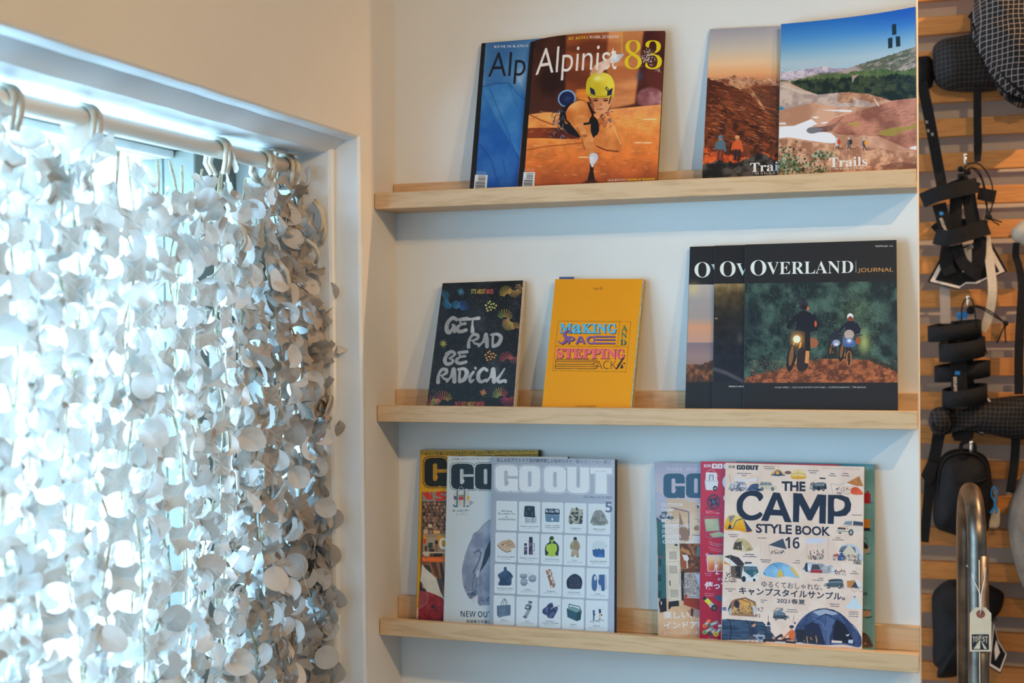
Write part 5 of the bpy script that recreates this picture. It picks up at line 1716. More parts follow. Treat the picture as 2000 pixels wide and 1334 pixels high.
def art_red(c):
    c.view(*V_I1)
    n1, n2 = c.noise(7), c.noise(40, 3)
    P = c.poly
    c.all(np.array(c.grad([(40, (176, 58, 82)), (700, (184, 52, 80)), (1300, (176, 38, 66)), (2200, (162, 28, 56))])))
    WT = (205, 208, 216)
    c.text('別冊', (772, 134), (875, 136), 50, WT, 'jp', .016)
    logo(c, 890, 78, 1300, 84, 72, WT, None, (178, 58, 82))
    c.ell(1140, 345, 96, 108, (196, 206, 216)); c.ell(1140, 575, 84, 66, (196, 206, 216))
    pts = [(822 + math.cos(a) * 0 + 170 * t, 190 - 40 * math.sin(t * 3.1) + 90 * t * t) for t in np.linspace(0, 1, 15) for a in (0,)]
    for k in range(0, 14, 1):
        c.line([pts[k], ((pts[k][0] + pts[k + 1][0]) / 2, (pts[k][1] + pts[k + 1][1]) / 2)], 10, WT, .7)
    # cooler on wheels
    c.rq([(805, 202), (965, 210), (970, 330), (800, 325)], 14, WT)
    c.rq([(788, 318), (986, 322), (972, 462), (806, 462)], 14, WT)
    c.line([(800, 328), (974, 334)], 5, (120, 124, 140))
    c.line([(856, 318), (856, 245), (912, 245), (912, 318)], 10, (54, 74, 108))
    c.line([(872, 315), (874, 262), (896, 262), (896, 315)], 5, (130, 140, 160))
    c.ell(940, 436, 33, 36, (36, 46, 62)); c.ell(940, 438, 15, 16, (170, 176, 186))
    c.line([(790, 340), (775, 462)], 6, (120, 110, 130))
    # fan
    c.ell(918, 632, 98, 104, (46, 60, 82)); c.ell(918, 632, 84, 90, (150, 56, 80))
    for k in range(4):
        a = k * 1.57 + .5
        c.ell(918 + 40 * math.cos(a), 632 + 40 * math.sin(a), 38, 22, (44, 56, 78), 1, a + .4)
    for k in range(18):
        a = k * .349
        c.line([(918, 632), (918 + 92 * math.cos(a), 632 + 98 * math.sin(a))], 2.5, (70, 82, 104))
    c.ell(918, 632, 22, 24, (84, 100, 124))
    c.line([(812, 700), (806, 730), (960, 745), (990, 775), (1020, 745), (1000, 700)], 9, (54, 62, 84))
    c.line([(900, 522), (940, 515), (972, 530)], 8, (54, 62, 84))
    c.fake_lines((806, 768), (905, 772), 1, 8, 30, WT, .7, 2)
    c.text('手軽さもバツグンの扇風機', (806, 802), (1000, 806), 22, WT, 'jp')
    # folding chair
    FR = (96, 112, 128)
    c.line([(775, 860), (790, 845), (975, 848), (990, 870), (1005, 1050), (810, 1060), (775, 870)], 9, FR)
    P([(788, 878), (982, 872), (1000, 1046), (808, 1058)], c.mix((146, 154, 128), (172, 178, 152), n1))
    P([(858, 1092), (1000, 1062), (1090, 1100), (1080, 1130), (905, 1150)], c.mix((150, 160, 134), (176, 184, 158), n1))
    c.line([(850, 1060), (890, 1262), (1080, 1235), (1300, 1230)], 7, FR)
    c.line([(815, 1060), (800, 1140), (880, 1150), (1090, 1138)], 7, FR)
    c.line([(1010, 990), (1085, 1012)], 8, FR)
    for y in (1215, 1290):
        c.fake_lines((845, y), (1040, y + 40), 2, 8, 30, WT, .6, int(y))
    c.view(*V_I2)
    # glasses
    for x in (862, 985):
        c.line([(x - 60, 100), (x - 68, 160), (x - 45, 320)], 12, (188, 186, 202), .8)
        c.rq([(x - 62, 98), (x + 62, 98), (x + 56, 335), (x - 58, 335)], 20, (198, 180, 186))
        c.rq([(x - 46, 118), (x + 50, 118), (x + 38, 322), (x - 44, 322)], 14, np.array(c.grad([(120, (214, 180, 140)), (200, (204, 110, 62)), (320, (176, 60, 44))])))
        c.line([(x - 18, 140), (x - 22, 300)], 10, (230, 180, 130), .6)
        c.rq([(x - 22, 68), (x + 18, 68), (x + 20, 98), (x - 24, 98)], 6, (110, 60, 60))
    c.ell(800, 98, 20, 22, (190, 190, 206)); c.ell(800, 98, 9, 10, (150, 50, 74))
    P([(915, 235), (948, 235), (946, 270), (935, 300), (940, 350), (978, 370), (918, 376), (930, 345), (926, 300)], (208, 200, 212))
    c.ell(932, 260, 20, 26, (208, 200, 212))
    c.fake_lines((766, 358), (870, 362), 2, 8, 28, WT, .6, 3)
    c.text('おしゃれな', (950, 460), (1180, 466), 40, WT, 'jp', .016)
    c.text('使って楽しい', (766, 585), (1440, 592), 112, WT, 'jp', .03)
    c.fake_lines((752, 640), (905, 652), 2, 9, 28, WT, .6, 4)
    # lantern torch
    c.line([(775, 718), (850, 790)], 62, (196, 200, 60))
    c.line([(760, 702), (776, 720)], 56, (40, 46, 60))
    c.line([(850, 800), (880, 822)], 66, (172, 176, 178))
    c.ell(902, 848, 44, 46, (34, 40, 56)); c.ell(902, 850, 26, 26, (96, 90, 70))
    c.blob([(915, 695), (960, 668), (1080, 690), (1200, 700), (1200, 770), (1010, 760), (940, 730)], (64, 80, 108))
    P([(1010, 800), (1060, 820), (1060, 920), (985, 912)], (56, 52, 78))
    # rolled cords
    for x0, y0, x1, y1, col in ((770, 1095, 815, 1040, (222, 110, 50)), (835, 1090, 950, 1045, (96, 100, 98)), (770, 1185, 880, 1130, (80, 172, 96)), (850, 1215, 910, 1150, (110, 104, 110)), (925, 1215, 990, 1130, (170, 160, 150))):
        c.line([(x0, y0), (x1, y1)], 50, (128, 120, 122))
        c.line([(x0 + (x1 - x0) * .2, y0 + (y1 - y0) * .2), (x0 + (x1 - x0) * .8, y0 + (y1 - y0) * .8)], 22, (190, 186, 182))
        c.ell(x0 - 6, y0 + 4, 30, 28, col)
        c.ell(x0 - 6, y0 + 4, 10, 10, (100, 60, 50))
    c.ell(826, 1030, 26, 24, (222, 110, 50)); c.ell(926, 1216, 38, 34, (210, 172, 60)); c.ell(926, 1216, 12, 10, (90, 80, 40))
    c.ell(842, 1212, 30, 30, (60, 66, 62))
    P([(955, 1085), (1005, 1080), (1010, 1110), (955, 1115)], (205, 200, 196))
    c.text('パラコード', (800, 1286), (945, 1290), 24, WT, 'jp')


def car(c, x, y, s, body, win, flip=1, dark=(40, 46, 58)):
    """three-quarter view car print, x,y = ground centre"""
    f = flip
    c.blob([(x - 100 * s * f, y - 18 * s), (x - 96 * s * f, y - 48 * s), (x - 60 * s * f, y - 56 * s), (x - 38 * s * f, y - 92 * s), (x + 80 * s * f, y - 96 * s), (x + 98 * s * f, y - 50 * s), (x + 98 * s * f, y - 20 * s), (x, y - 10 * s)], body, 1, 4)
    c.poly([(x - 48 * s * f, y - 58 * s), (x - 32 * s * f, y - 86 * s), (x + 76 * s * f, y - 90 * s), (x + 88 * s * f, y - 56 * s)], win)
    for k in (-.02, .38):
        c.line([(x + k * 100 * s * f, y - 90 * s), (x + k * 100 * s * f, y - 56 * s)], 4 * s, body if not isinstance(body, np.ndarray) else (120, 120, 130))
    for k in (-.55, .62):
        c.ell(x + k * 100 * s * f, y - 14 * s, 17 * s, 20 * s, dark)
        c.ell(x + k * 100 * s * f, y - 14 * s, 8 * s, 10 * s, (140, 146, 154))
    c.line([(x - 98 * s * f, y - 24 * s), (x - 70 * s * f, y - 20 * s)], 9 * s, (176, 180, 186))
    c.ell(x - 90 * s * f, y - 38 * s, 7 * s, 6 * s, (206, 206, 200))


def folk(c, x, y, w, n, seed, h=34):
    """small campers and camp furniture"""
    r_ = random.Random(seed)
    for _ in range(n):
        a, b_ = x + r_.uniform(0, w), y - r_.uniform(0, h)
        c.ell(a, b_, r_.uniform(3, 9), r_.uniform(4, 11), r_.choice(((44, 56, 84), (60, 60, 70), (120, 100, 84), (160, 90, 70), (90, 110, 100), (190, 186, 180), (40, 44, 60))), .95, 0, 8)
    for _ in range(n // 2):
        a = x + r_.uniform(0, w)
        c.line([(a, y - r_.uniform(2, 16)), (a + r_.uniform(-7, 7), y + r_.uniform(3, 12))], 2.6, (60, 58, 66), .9)


def art_camp(c):
    n1, n2, n3 = c.noise(9), c.noise(60, 3), c.noise(24, 3)
    BG = (216, 196, 182)
    c.all(c.mix((212, 190, 176), (218, 200, 188), n1))
    INK = (34, 46, 66)
    P = c.poly
    c.view(*V_C1)
    c.text('別冊', (142, 122), (226, 126), 38, INK, 'jp', .012)
    logo(c, 243, 82, 512, 88, 56, INK, None, BG)
    for (x0, y0, x1, rows, sd) in ((575, 102, 705, 2, 1), (250, 184, 418, 1, 2), (305, 210, 360, 1, 3), (1112, 150, 1240, 1, 4), (1138, 176, 1215, 1, 5), (1385, 188, 1440, 1, 6), (1362, 212, 1458, 1, 7), (1538, 186, 1605, 1, 8), (1522, 212, 1616, 1, 9), (1645, 692, 1770, 1, 10), (142, 930, 266, 1, 11), (160, 954, 250, 1, 12), (500, 972, 606, 1, 13), (1455, 970, 1510, 1, 14), (1412, 994, 1552, 1, 15), (345, 1172, 458, 1, 16), (318, 1198, 484, 1, 17), (535, 1240, 662, 1, 18)):
        c.fake_lines((x0, y0), (x1, y0 + 4), rows, 11, 24, (92, 90, 100), .85, sd)
    c.text('メディアクリエイト THE CAMP STYLE BOOK vol.16 2021年6月5日発行', (1290, 130), (1752, 140), 13, (130, 124, 128), 'jp')
    # dome tents at the top
    c.blob([(665, 208), (690, 160), (745, 135), (800, 160), (830, 208), (750, 214)], (196, 164, 110))
    c.blob([(700, 212), (715, 165), (745, 145), (785, 170), (800, 212)], (52, 72, 110)); c.blob([(718, 188), (740, 150), (770, 185), (745, 196)], (214, 158, 60))
    c.line([(665, 205), (830, 207)], 12, (44, 64, 104))
    c.ell(870, 175, 42, 20, (116, 84, 76))
    c.blob([(902, 200), (935, 150), (1000, 130), (1060, 155), (1092, 205), (1088, 245), (1000, 255), (915, 245)], np.array(c.grad([(140, (214, 196, 150)), (185, (212, 190, 120)), (195, (212, 158, 60)), (250, (200, 138, 40))])))
    c.line([(905, 200), (1000, 178), (1090, 200)], 5, (180, 120, 40)); c.line([(1000, 130), (990, 252)], 3, (180, 120, 40))
    # tarp camp left
    P([(205, 235), (350, 262), (498, 232), (490, 270), (440, 282), (300, 282), (215, 262)], (206, 206, 212))
    c.line([(156, 196), (176, 400)], 3, (92, 92, 104)); c.line([(498, 230), (500, 390)], 3, (92, 92, 104))
    c.blob([(165, 395), (172, 310), (250, 284), (330, 288), (372, 340), (372, 395)], c.mix((90, 100, 124), (190, 190, 198), n2, .42, .58))
    P([(135, 380), (170, 300), (182, 395)], (150, 162, 180))
    c.blob([(388, 395), (400, 340), (450, 312), (520, 320), (550, 395)], c.mix((40, 54, 84), (86, 104, 136), n3))
    car(c, 622, 392, 1.1, (190, 182, 164), (110, 124, 134), -1)
    folk(c, 170, 395, 220, 30, 1)
    car(c, 1240, 395, 1.0, (58, 66, 76), (120, 134, 142), 1)
    P([(1258, 235), (1330, 240), (1330, 255), (1255, 252)], (40, 46, 56))
    P([(1140, 305), (1190, 285), (1200, 372), (1150, 362)], (50, 58, 68), .6)
    c.ell(1160, 352, 12, 10, (200, 200, 204)); c.ell(1245, 372, 20, 26, (36, 42, 54)); c.ell(1325, 340, 14, 22, (36, 42, 54))
    P([(1585, 300), (1738, 218), (1790, 342), (1690, 335)], c.mix((176, 112, 60), (196, 132, 78), n1))
    P([(1500, 330), (1585, 300), (1690, 338), (1540, 322)], (214, 208, 206))
    c.line([(1738, 215), (1700, 450)], 3.5, (60, 60, 70)); c.line([(1395, 310), (1415, 430)], 3, (90, 90, 100)); c.line([(1395, 310), (1500, 328), (1590, 300)], 2.5, (90, 90, 100))
    c.blob([(1640, 430), (1640, 375), (1690, 350), (1750, 380), (1785, 440), (1700, 445)], c.mix((190, 70, 44), (212, 92, 60), n1))
    folk(c, 1450, 430, 190, 26, 3, 70)
    P([(1450, 370), (1480, 368), (1480, 384), (1452, 386)], (70, 100, 160))
    # title
    c.text('THE', (793, 392), (1084, 398), 108, INK, 'gill', .04)
    P([(690, 418), (770, 422), (916, 784), (830, 778), (800, 702), (655, 696), (627, 768), (540, 762)], INK)
    P([(732, 505), (776, 630), (686, 626)], BG)
    P([(935, 425), (1040, 430), (1140, 622), (1232, 440), (1337, 447), (1331, 800), (1250, 795), (1256, 575), (1160, 762), (1112, 758), (1012, 565), (1004, 782), (930, 778)], INK)
    P([(1358, 446), (1520, 448), (1610, 480), (1643, 560), (1632, 640), (1580, 700), (1500, 712), (1432, 708), (1428, 803), (1354, 799)], INK)
    c.blob([(1438, 500), (1500, 505), (1550, 530), (1562, 570), (1545, 615), (1500, 640), (1438, 640)], BG)
    P([(1434, 500), (1490, 503), (1490, 640), (1434, 640)], BG)
    c.blob([(568, 470), (520, 410), (420, 398), (330, 420), (258, 500), (242, 585), (258, 670), (330, 742), (430, 760), (510, 740), (560, 690), (528, 655), (500, 675), (430, 698), (370, 680), (325, 630), (316, 580), (330, 520), (375, 470), (430, 458), (490, 478), (524, 524)], INK, 1, 6)
    c.text('STYLE', (478, 905), (918, 922), 106, INK, 'gill', .03)
    c.text('BOOK', (962, 926), (1386, 944), 104, INK, 'gill', .03)
    c.text('16', (836, 1096), (1012, 1104), 136, INK, 'sansb')
    # left yellow dome, van on the right
    c.blob([(100, 870), (108, 760), (150, 700), (230, 696), (320, 730), (360, 800), (435, 888), (370, 905), (240, 880)], np.array(c.grad([(700, (214, 176, 80)), (800, (214, 160, 40)), (900, (206, 132, 30))])))
    P([(145, 710), (225, 697), (160, 800)], (112, 122, 144)); P([(160, 800), (195, 862), (130, 862)], INK)
    P([(232, 700), (300, 722), (270, 745), (190, 860), (176, 850), (210, 770)], (216, 190, 110))
    c.line([(190, 862), (240, 760), (330, 730)], 10, (52, 66, 96)); P([(322, 735), (350, 770), (435, 885), (368, 902), (350, 830)], (46, 60, 96))
    P([(1480, 840), (1540, 825), (1565, 768), (1650, 760), (1790, 775), (1785, 905), (1600, 915), (1470, 900)], (206, 196, 182))
    P([(1545, 810), (1572, 770), (1655, 765), (1645, 818)], (120, 132, 150)); P([(1668, 766), (1785, 780), (1785, 825), (1662, 818)], (60, 70, 88))
    c.line([(1480, 845), (1640, 826), (1785, 832)], 6, (200, 130, 90)); P([(1478, 845), (1575, 850), (1575, 872), (1475, 866)], (50, 56, 66)); c.ell(1596, 858, 9, 12, (214, 120, 50))
    c.line([(1465, 885), (1610, 896)], 7, (70, 74, 82)); c.ell(1638, 905, 30, 40, (46, 52, 64)); c.ell(1638, 905, 17, 24, (150, 156, 162)); P([(1488, 900), (1520, 905), (1520, 920), (1486, 916)], (44, 48, 56))
    # row of camps
    c.blob([(202, 1115), (215, 1030), (270, 980), (340, 985), (400, 1040), (448, 1120), (340, 1135)], c.mix((178, 158, 116), (198, 180, 140), n1))
    P([(205, 1110), (225, 1030), (310, 1010), (340, 1125)], (70, 66, 58)); P([(300, 1010), (345, 1125), (310, 1125)], (206, 196, 176)); c.line([(202, 1115), (222, 1030), (270, 982)], 7, (60, 56, 50))
    folk(c, 225, 1112, 110, 12, 5); P([(400, 1080), (440, 1120), (355, 1132)], (150, 128, 92))
    P([(632, 1058), (810, 978), (855, 1112)], (62, 74, 94)); c.line([(632, 1058), (655, 1200)], 2.5, (96, 96, 108)); c.line([(540, 1070), (530, 1190)], 2, (150, 140, 140))
    folk(c, 655, 1160, 180, 34, 6, 44)
    for a, b_ in ((1100, 1215), (1232, 1120), (1360, 1230)):
        c.line([(a, 985), (a, b_)], 3, (130, 132, 142))
    P([(1075, 1030), (1100, 985), (1230, 970), (1365, 1000), (1330, 1020), (1200, 1040)], (186, 196, 214), .9); c.line([(1078, 1025), (1230, 1042)], 5, (206, 212, 224))
    folk(c, 1125, 1220, 180, 60, 7, 100); P([(1112, 1185), (1160, 1185), (1160, 1235), (1112, 1232)], (176, 158, 132))
    P([(1480, 1145), (1520, 1070), (1600, 1038), (1700, 1060), (1790, 1200), (1785, 1250), (1720, 1210), (1600, 1120)], (176, 186, 200)); P([(1530, 1160), (1605, 1060), (1680, 1090), (1730, 1200), (1600, 1230)], (196, 188, 170))
    P([(1540, 1150), (1600, 1065), (1520, 1080), (1490, 1140)], (96, 108, 124)); P([(1640, 1075), (1700, 1160), (1690, 1090)], (96, 108, 124))
    folk(c, 1410, 1240, 330, 60, 8, 60); c.blob([(1480, 1240), (1495, 1170), (1530, 1150), (1550, 1190), (1545, 1245)], (50, 78, 140)); c.ell(1525, 1135, 11, 12, (60, 50, 56)); P([(1435, 1170), (1480, 1165), (1480, 1190), (1440, 1190)], (196, 70, 50))
    c.view(*V_C2)
    for (x0, y0, x1, sd) in ((342, 18, 460, 21), (318, 42, 485, 22), (535, 82, 662, 23), (550, 108, 650, 24), (965, 92, 1014, 25), (930, 118, 1015, 26), (1248, 308, 1300, 27), (1168, 330, 1300, 28), (1655, 225, 1706, 29), (1625, 250, 1730, 30), (104, 436, 228, 31), (140, 462, 190, 32), (538, 574, 616, 33), (540, 598, 580, 34), (1378, 622, 1498, 35), (1392, 648, 1495, 36), (856, 690, 978, 37), (840, 716, 992, 38), (1612, 718, 1730, 39), (1612, 744, 1730, 40), (1612, 772, 1728, 41)):
        c.fake_lines((x0, y0), (x1, y0 + 5), 1, 11, 24, (92, 90, 100), .85, sd)
    # bus with awning
    P([(88, 45), (165, 22), (270, 55), (350, 150), (250, 155), (160, 75)], (54, 52, 58)); P([(88, 45), (160, 72), (255, 158), (180, 165), (88, 95)], (210, 208, 208)); P([(88, 95), (185, 160), (88, 130)], (204, 140, 70))
    c.line([(160, 30), (160, 330)], 5, (190, 150, 90))
    P([(170, 160), (335, 150), (335, 300), (300, 320), (170, 290)], (96, 84, 76)); P([(225, 165), (290, 160), (290, 300), (230, 285)], (44, 44, 52))
    c.rq([(345, 108), (425, 110), (430, 145), (340, 145)], 8, (60, 72, 84))
    c.blob([(322, 175), (350, 135), (480, 140), (510, 210), (515, 300), (480, 340), (330, 335), (305, 290)], (206, 208, 208)); P([(325, 160), (490, 165), (512, 235), (430, 300), (330, 220)], (46, 92, 104))
    c.rq([(340, 165), (418, 160), (420, 208), (338, 212)], 8, (84, 104, 122)); c.rq([(426, 160), (488, 165), (498, 210), (428, 208)], 8, (84, 104, 122))
    c.ell(466, 250, 16, 22, (176, 190, 192)); c.ell(466, 250, 11, 16, (46, 92, 104)); c.ell(404, 285, 12, 14, (170, 176, 180)); c.ell(492, 275, 9, 12, (170, 176, 180)); c.ell(330, 318, 26, 36, INK); c.ell(458, 330, 16, 20, INK)
    folk(c, 92, 350, 150, 60, 11, 110)
    # blue tunnel tent, caravan tent
    c.blob([(568, 235), (650, 145), (760, 112), (880, 150), (940, 200), (1010, 285), (985, 308), (850, 285), (740, 300), (600, 280)], c.mix((104, 156, 196), (136, 182, 214), n1)); P([(735, 298), (760, 200), (780, 200), (822, 285)], (206, 170, 80)); P([(895, 185), (925, 165), (1008, 280), (985, 306)], (208, 176, 100))
    c.line([(640, 160), (700, 130), (760, 200)], 5, (60, 84, 120)); c.line([(740, 132), (800, 200), (822, 285)], 4, (80, 116, 160)); P([(568, 235), (600, 240), (595, 280)], (84, 130, 172))
    c.blob([(1080, 225), (1080, 140), (1110, 115), (1260, 130), (1400, 150), (1440, 220), (1430, 248), (1250, 245)], c.mix((130, 132, 140), (196, 200, 208), n3)); c.ell(1100, 175, 26, 56, (48, 58, 84)); P([(1110, 118), (1155, 228), (1110, 210)], (206, 208, 216)); P([(1150, 205), (1290, 210), (1285, 245), (1140, 240)], (150, 44, 48)); P([(1165, 140), (1240, 140), (1270, 205), (1150, 205)], (70, 70, 84)); P([(1045, 200), (1075, 160), (1078, 210)], (110, 120, 136))
    folk(c, 1350, 240, 60, 10, 12); folk(c, 1430, 265, 150, 26, 13, 60); c.ell(1372, 190, 22, 38, (150, 150, 150))
    P([(1655, 90), (1770, 80), (1765, 150), (1680, 130)], (150, 150, 140)); folk(c, 1665, 130, 90, 14, 14)
    folk(c, 1420, 90, 330, 50, 15, 70); folk(c, 1150, 75, 150, 30, 16, 60)
    # headline in Japanese
    c.text('ゆるくておしゃれな、', (548, 416), (1288, 458), 74, INK, 'jp', .006)
    c.text('キャンプスタイルサンプル。', (272, 506), (1566, 582), 96, INK, 'jp', .026)
    c.text('2021春夏', (735, 610), (1082, 632), 62, INK, 'jp', .016)
    car(c, 1430, 430, 1.15, (72, 88, 98), (104, 124, 134), 1); P([(1350, 335), (1400, 325), (1530, 330), (1530, 340), (1380, 345)], (50, 60, 72))
    P([(1588, 340), (1690, 332), (1650, 430), (1592, 420)], (176, 120, 70)); P([(1690, 332), (1740, 335), (1790, 430), (1720, 440)], (206, 204, 204)); P([(1640, 420), (1690, 345), (1730, 430)], (60, 62, 76))
    for x in (1680, 1755):
        for a in np.linspace(0, 6.28, 15)[:-1]:
            c.line([(x + 28 * math.cos(a), 445 + 32 * math.sin(a)), (x + 28 * math.cos(a + .45), 445 + 32 * math.sin(a + .45))], 3, (70, 66, 74))
    c.line([(1680, 445), (1710, 405), (1755, 445)], 4, (80, 70, 76)); folk(c, 1490, 430, 70, 10, 17)
    P([(1568, 668), (1682, 530), (1770, 660), (1770, 685), (1640, 680)], np.array(c.grad([(540, (186, 204, 216)), (640, (190, 206, 218)), (652, (140, 164, 196)), (690, (160, 182, 210))]))); P([(1668, 542), (1682, 520), (1696, 542)], (50, 60, 110))
    for k in range(6):
        c.line([(1682, 540), (1590 + k * 32, 672)], 2, (150, 172, 194), .7)
    # brown cabin tent
    P([(130, 700), (175, 590), (230, 560), (340, 542), (470, 600), (488, 700), (440, 780), (170, 760)], (150, 110, 80)); P([(185, 690), (215, 590), (340, 556), (440, 610), (470, 700), (440, 740), (190, 730)], c.mix((196, 142, 74), (214, 166, 96), n1))
    c.line([(188, 690), (218, 585), (345, 545), (470, 600), (480, 700)], 9, (92, 60, 50)); c.line([(300, 565), (405, 605), (430, 700)], 9, (92, 60, 50)); c.ell(246, 625, 34, 46, (48, 46, 62)); P([(135, 690), (180, 600), (170, 700)], (60, 62, 78)); P([(430, 650), (470, 640), (490, 720), (450, 760)], (190, 188, 192)); P([(150, 690), (180, 660), (190, 740), (140, 760)], (170, 170, 176))
    folk(c, 215, 730, 230, 60, 18, 90); folk(c, 440, 780, 90, 16, 19); folk(c, 490, 712, 76, 12, 20, 50); P([(68, 662), (116, 660), (114, 706), (70, 700)], (96, 110, 150))
    car(c, 785, 815, .95, (56, 72, 82), (100, 124, 138), -1); P([(694, 716), (808, 674), (808, 715), (725, 735)], (110, 128, 146)); c.line([(694, 716), (735, 674), (808, 676)], 6, (40, 50, 66))
    # long tunnel tent, two sitters, big dome
    tn = c.mix((36, 52, 74), (62, 84, 110), c.noise(30, 3, sx=.4, sy=3))
    P([(60, 812), (150, 806), (380, 824), (560, 842), (620, 900), (720, 1040), (600, 1060), (58, 1062), (40, 900)], tn)
    for pts in ([(130, 806), (165, 850), (176, 960), (165, 1060)], [(355, 824), (392, 860), (402, 950)], [(555, 842), (600, 890), (612, 960)]):
        c.line(pts, 11, (26, 36, 54))
    for k in range(9):
        c.line([(180, 840 + k * 26), (390, 850 + k * 22)], 3, (84, 104, 130), .5); c.line([(62, 836 + k * 26), (160, 838 + k * 25)], 3, (84, 104, 130), .5)
    bd = c.mix((46, 62, 100), (76, 96, 136), n1)
    c.blob([(945, 1075), (955, 930), (1040, 800), (1160, 712), (1320, 678), (1500, 730), (1640, 860), (1720, 960), (1765, 1040), (1745, 1150), (1560, 1120), (1330, 1125), (1150, 1110)], bd)
    P([(1165, 715), (1320, 684), (1500, 738), (1420, 760), (1335, 742), (1250, 765)], (150, 162, 182)); c.line([(1155, 720), (1240, 686), (1330, 680), (1430, 700), (1520, 760)], 12, (32, 42, 76))
    P([(1050, 1060), (1075, 900), (1160, 840), (1250, 870), (1290, 1000), (1330, 1120), (1100, 1100)], (34, 42, 70)); P([(1420, 1080), (1410, 900), (1460, 810), (1560, 880), (1640, 1000), (1690, 1120)], (24, 30, 46)); P([(1380, 1110), (1380, 1020), (1450, 830), (1400, 1120)], (40, 52, 86))
    for pts in ([(1320, 745), (1460, 810), (1600, 900), (1730, 1140)], [(1335, 742), (1200, 830), (1050, 900), (960, 1040)], [(1120, 735), (1180, 840), (1230, 800), (1330, 742)], [(1525, 750), (1600, 830), (1690, 900), (1762, 1030)], [(1330, 742), (1320, 880), (1330, 980), (1330, 1110)], [(1150, 720), (1090, 800), (1060, 900)]):
        c.line(pts, 6, (28, 36, 66), .8)
    for pts in ([(1180, 800), (1290, 860), (1330, 940)], [(1500, 780), (1560, 860)], [(1340, 770), (1420, 830)]):
        c.line(pts, 9, (116, 134, 170), .6)
    P([(1405, 1065), (1530, 1075), (1530, 1100), (1400, 1095)], (206, 196, 188)); P([(1608, 1060), (1662, 1060), (1662, 1105), (1605, 1100)], (176, 192, 214)); c.blob([(1576, 995), (1600, 1000), (1618, 985), (1610, 1010), (1590, 1015)], (206, 206, 210))
    folk(c, 960, 1090, 290, 70, 22, 70); P([(960, 930), (1085, 940), (1080, 1000), (1060, 1090), (980, 1090)], (34, 40, 54)); P([(1060, 1010), (1230, 1015), (1220, 1090), (1080, 1085)], (40, 42, 56)); c.ell(1150, 970, 34, 30, (40, 46, 60)); c.line([(1100, 1020), (1110, 1100)], 9, (190, 160, 110)); c.line([(1140, 1030), (1165, 1060)], 8, (190, 160, 110)); c.line([(1210, 1010), (1222, 1100)], 8, (190, 160, 110))
    # sitter left: navy coat, pale jeans
    c.blob([(398, 945), (425, 905), (460, 900), (500, 950), (515, 1000), (480, 1020), (420, 1015), (392, 1000)], (44, 56, 84)); c.ell(448, 872, 28, 32, (190, 140, 110)); c.blob([(418, 870), (428, 845), (460, 842), (478, 860), (450, 862), (430, 885)], (34, 34, 44)); c.line([(430, 930), (470, 995), (510, 985)], 24, (40, 50, 78)); c.line([(450, 1010), (560, 1010), (590, 1020), (550, 1085)], 26, (150, 164, 184)); c.line([(480, 1015), (520, 1070), (530, 1085)], 24, (136, 152, 176)); c.ell(510, 985, 10, 8, (190, 140, 110)); c.line([(404, 1010), (412, 1085)], 8, (110, 80, 62)); c.line([(404, 1015), (470, 1020), (458, 1085)], 8, (120, 88, 66))
    # sitter right: orange top, dark trousers
    c.blob([(880, 985), (905, 940), (945, 950), (960, 1010), (940, 1060), (880, 1050)], (196, 102, 56)); c.ell(912, 925, 20, 24, (196, 146, 116)); c.ell(915, 900, 30, 18, (44, 50, 84)); c.line([(890, 960), (835, 1025), (790, 1035)], 20, (196, 108, 62)); c.line([(900, 1055), (800, 1050), (790, 1000), (720, 1045)], 28, (44, 40, 52)); c.line([(860, 1060), (950, 1065), (940, 1100)], 12, (140, 88, 66)); c.ell(800, 1040, 16, 14, (196, 146, 116))
    # table and lantern stand
    P([(590, 1045), (720, 1050), (860, 1070), (1000, 1085), (1000, 1110), (600, 1080)], (56, 48, 50)); P([(710, 1078), (840, 1084), (836, 1108), (712, 1100)], (196, 200, 204)); c.line([(628, 765), (632, 1040)], 6, (50, 52, 62)); c.ell(634, 870, 20, 30, (40, 46, 62)); P([(590, 885), (680, 878), (684, 888), (592, 895)], (176, 190, 204)); c.ell(632, 925, 28, 34, (70, 78, 94)); P([(580, 960), (690, 990), (700, 1045), (590, 1040)], (44, 56, 78)); c.ell(690, 1035, 14, 16, (170, 150, 140)); P([(565, 1050), (600, 1050), (600, 1090), (570, 1090)], (50, 40, 42))
    c.line([(940, 870), (945, 760), (925, 850)], 2.5, (80, 82, 94)); c.ell(955, 855, 9, 16, (50, 54, 64)); P([(965, 1090), (1050, 1095), (1045, 1120), (970, 1112)], (206, 200, 196))


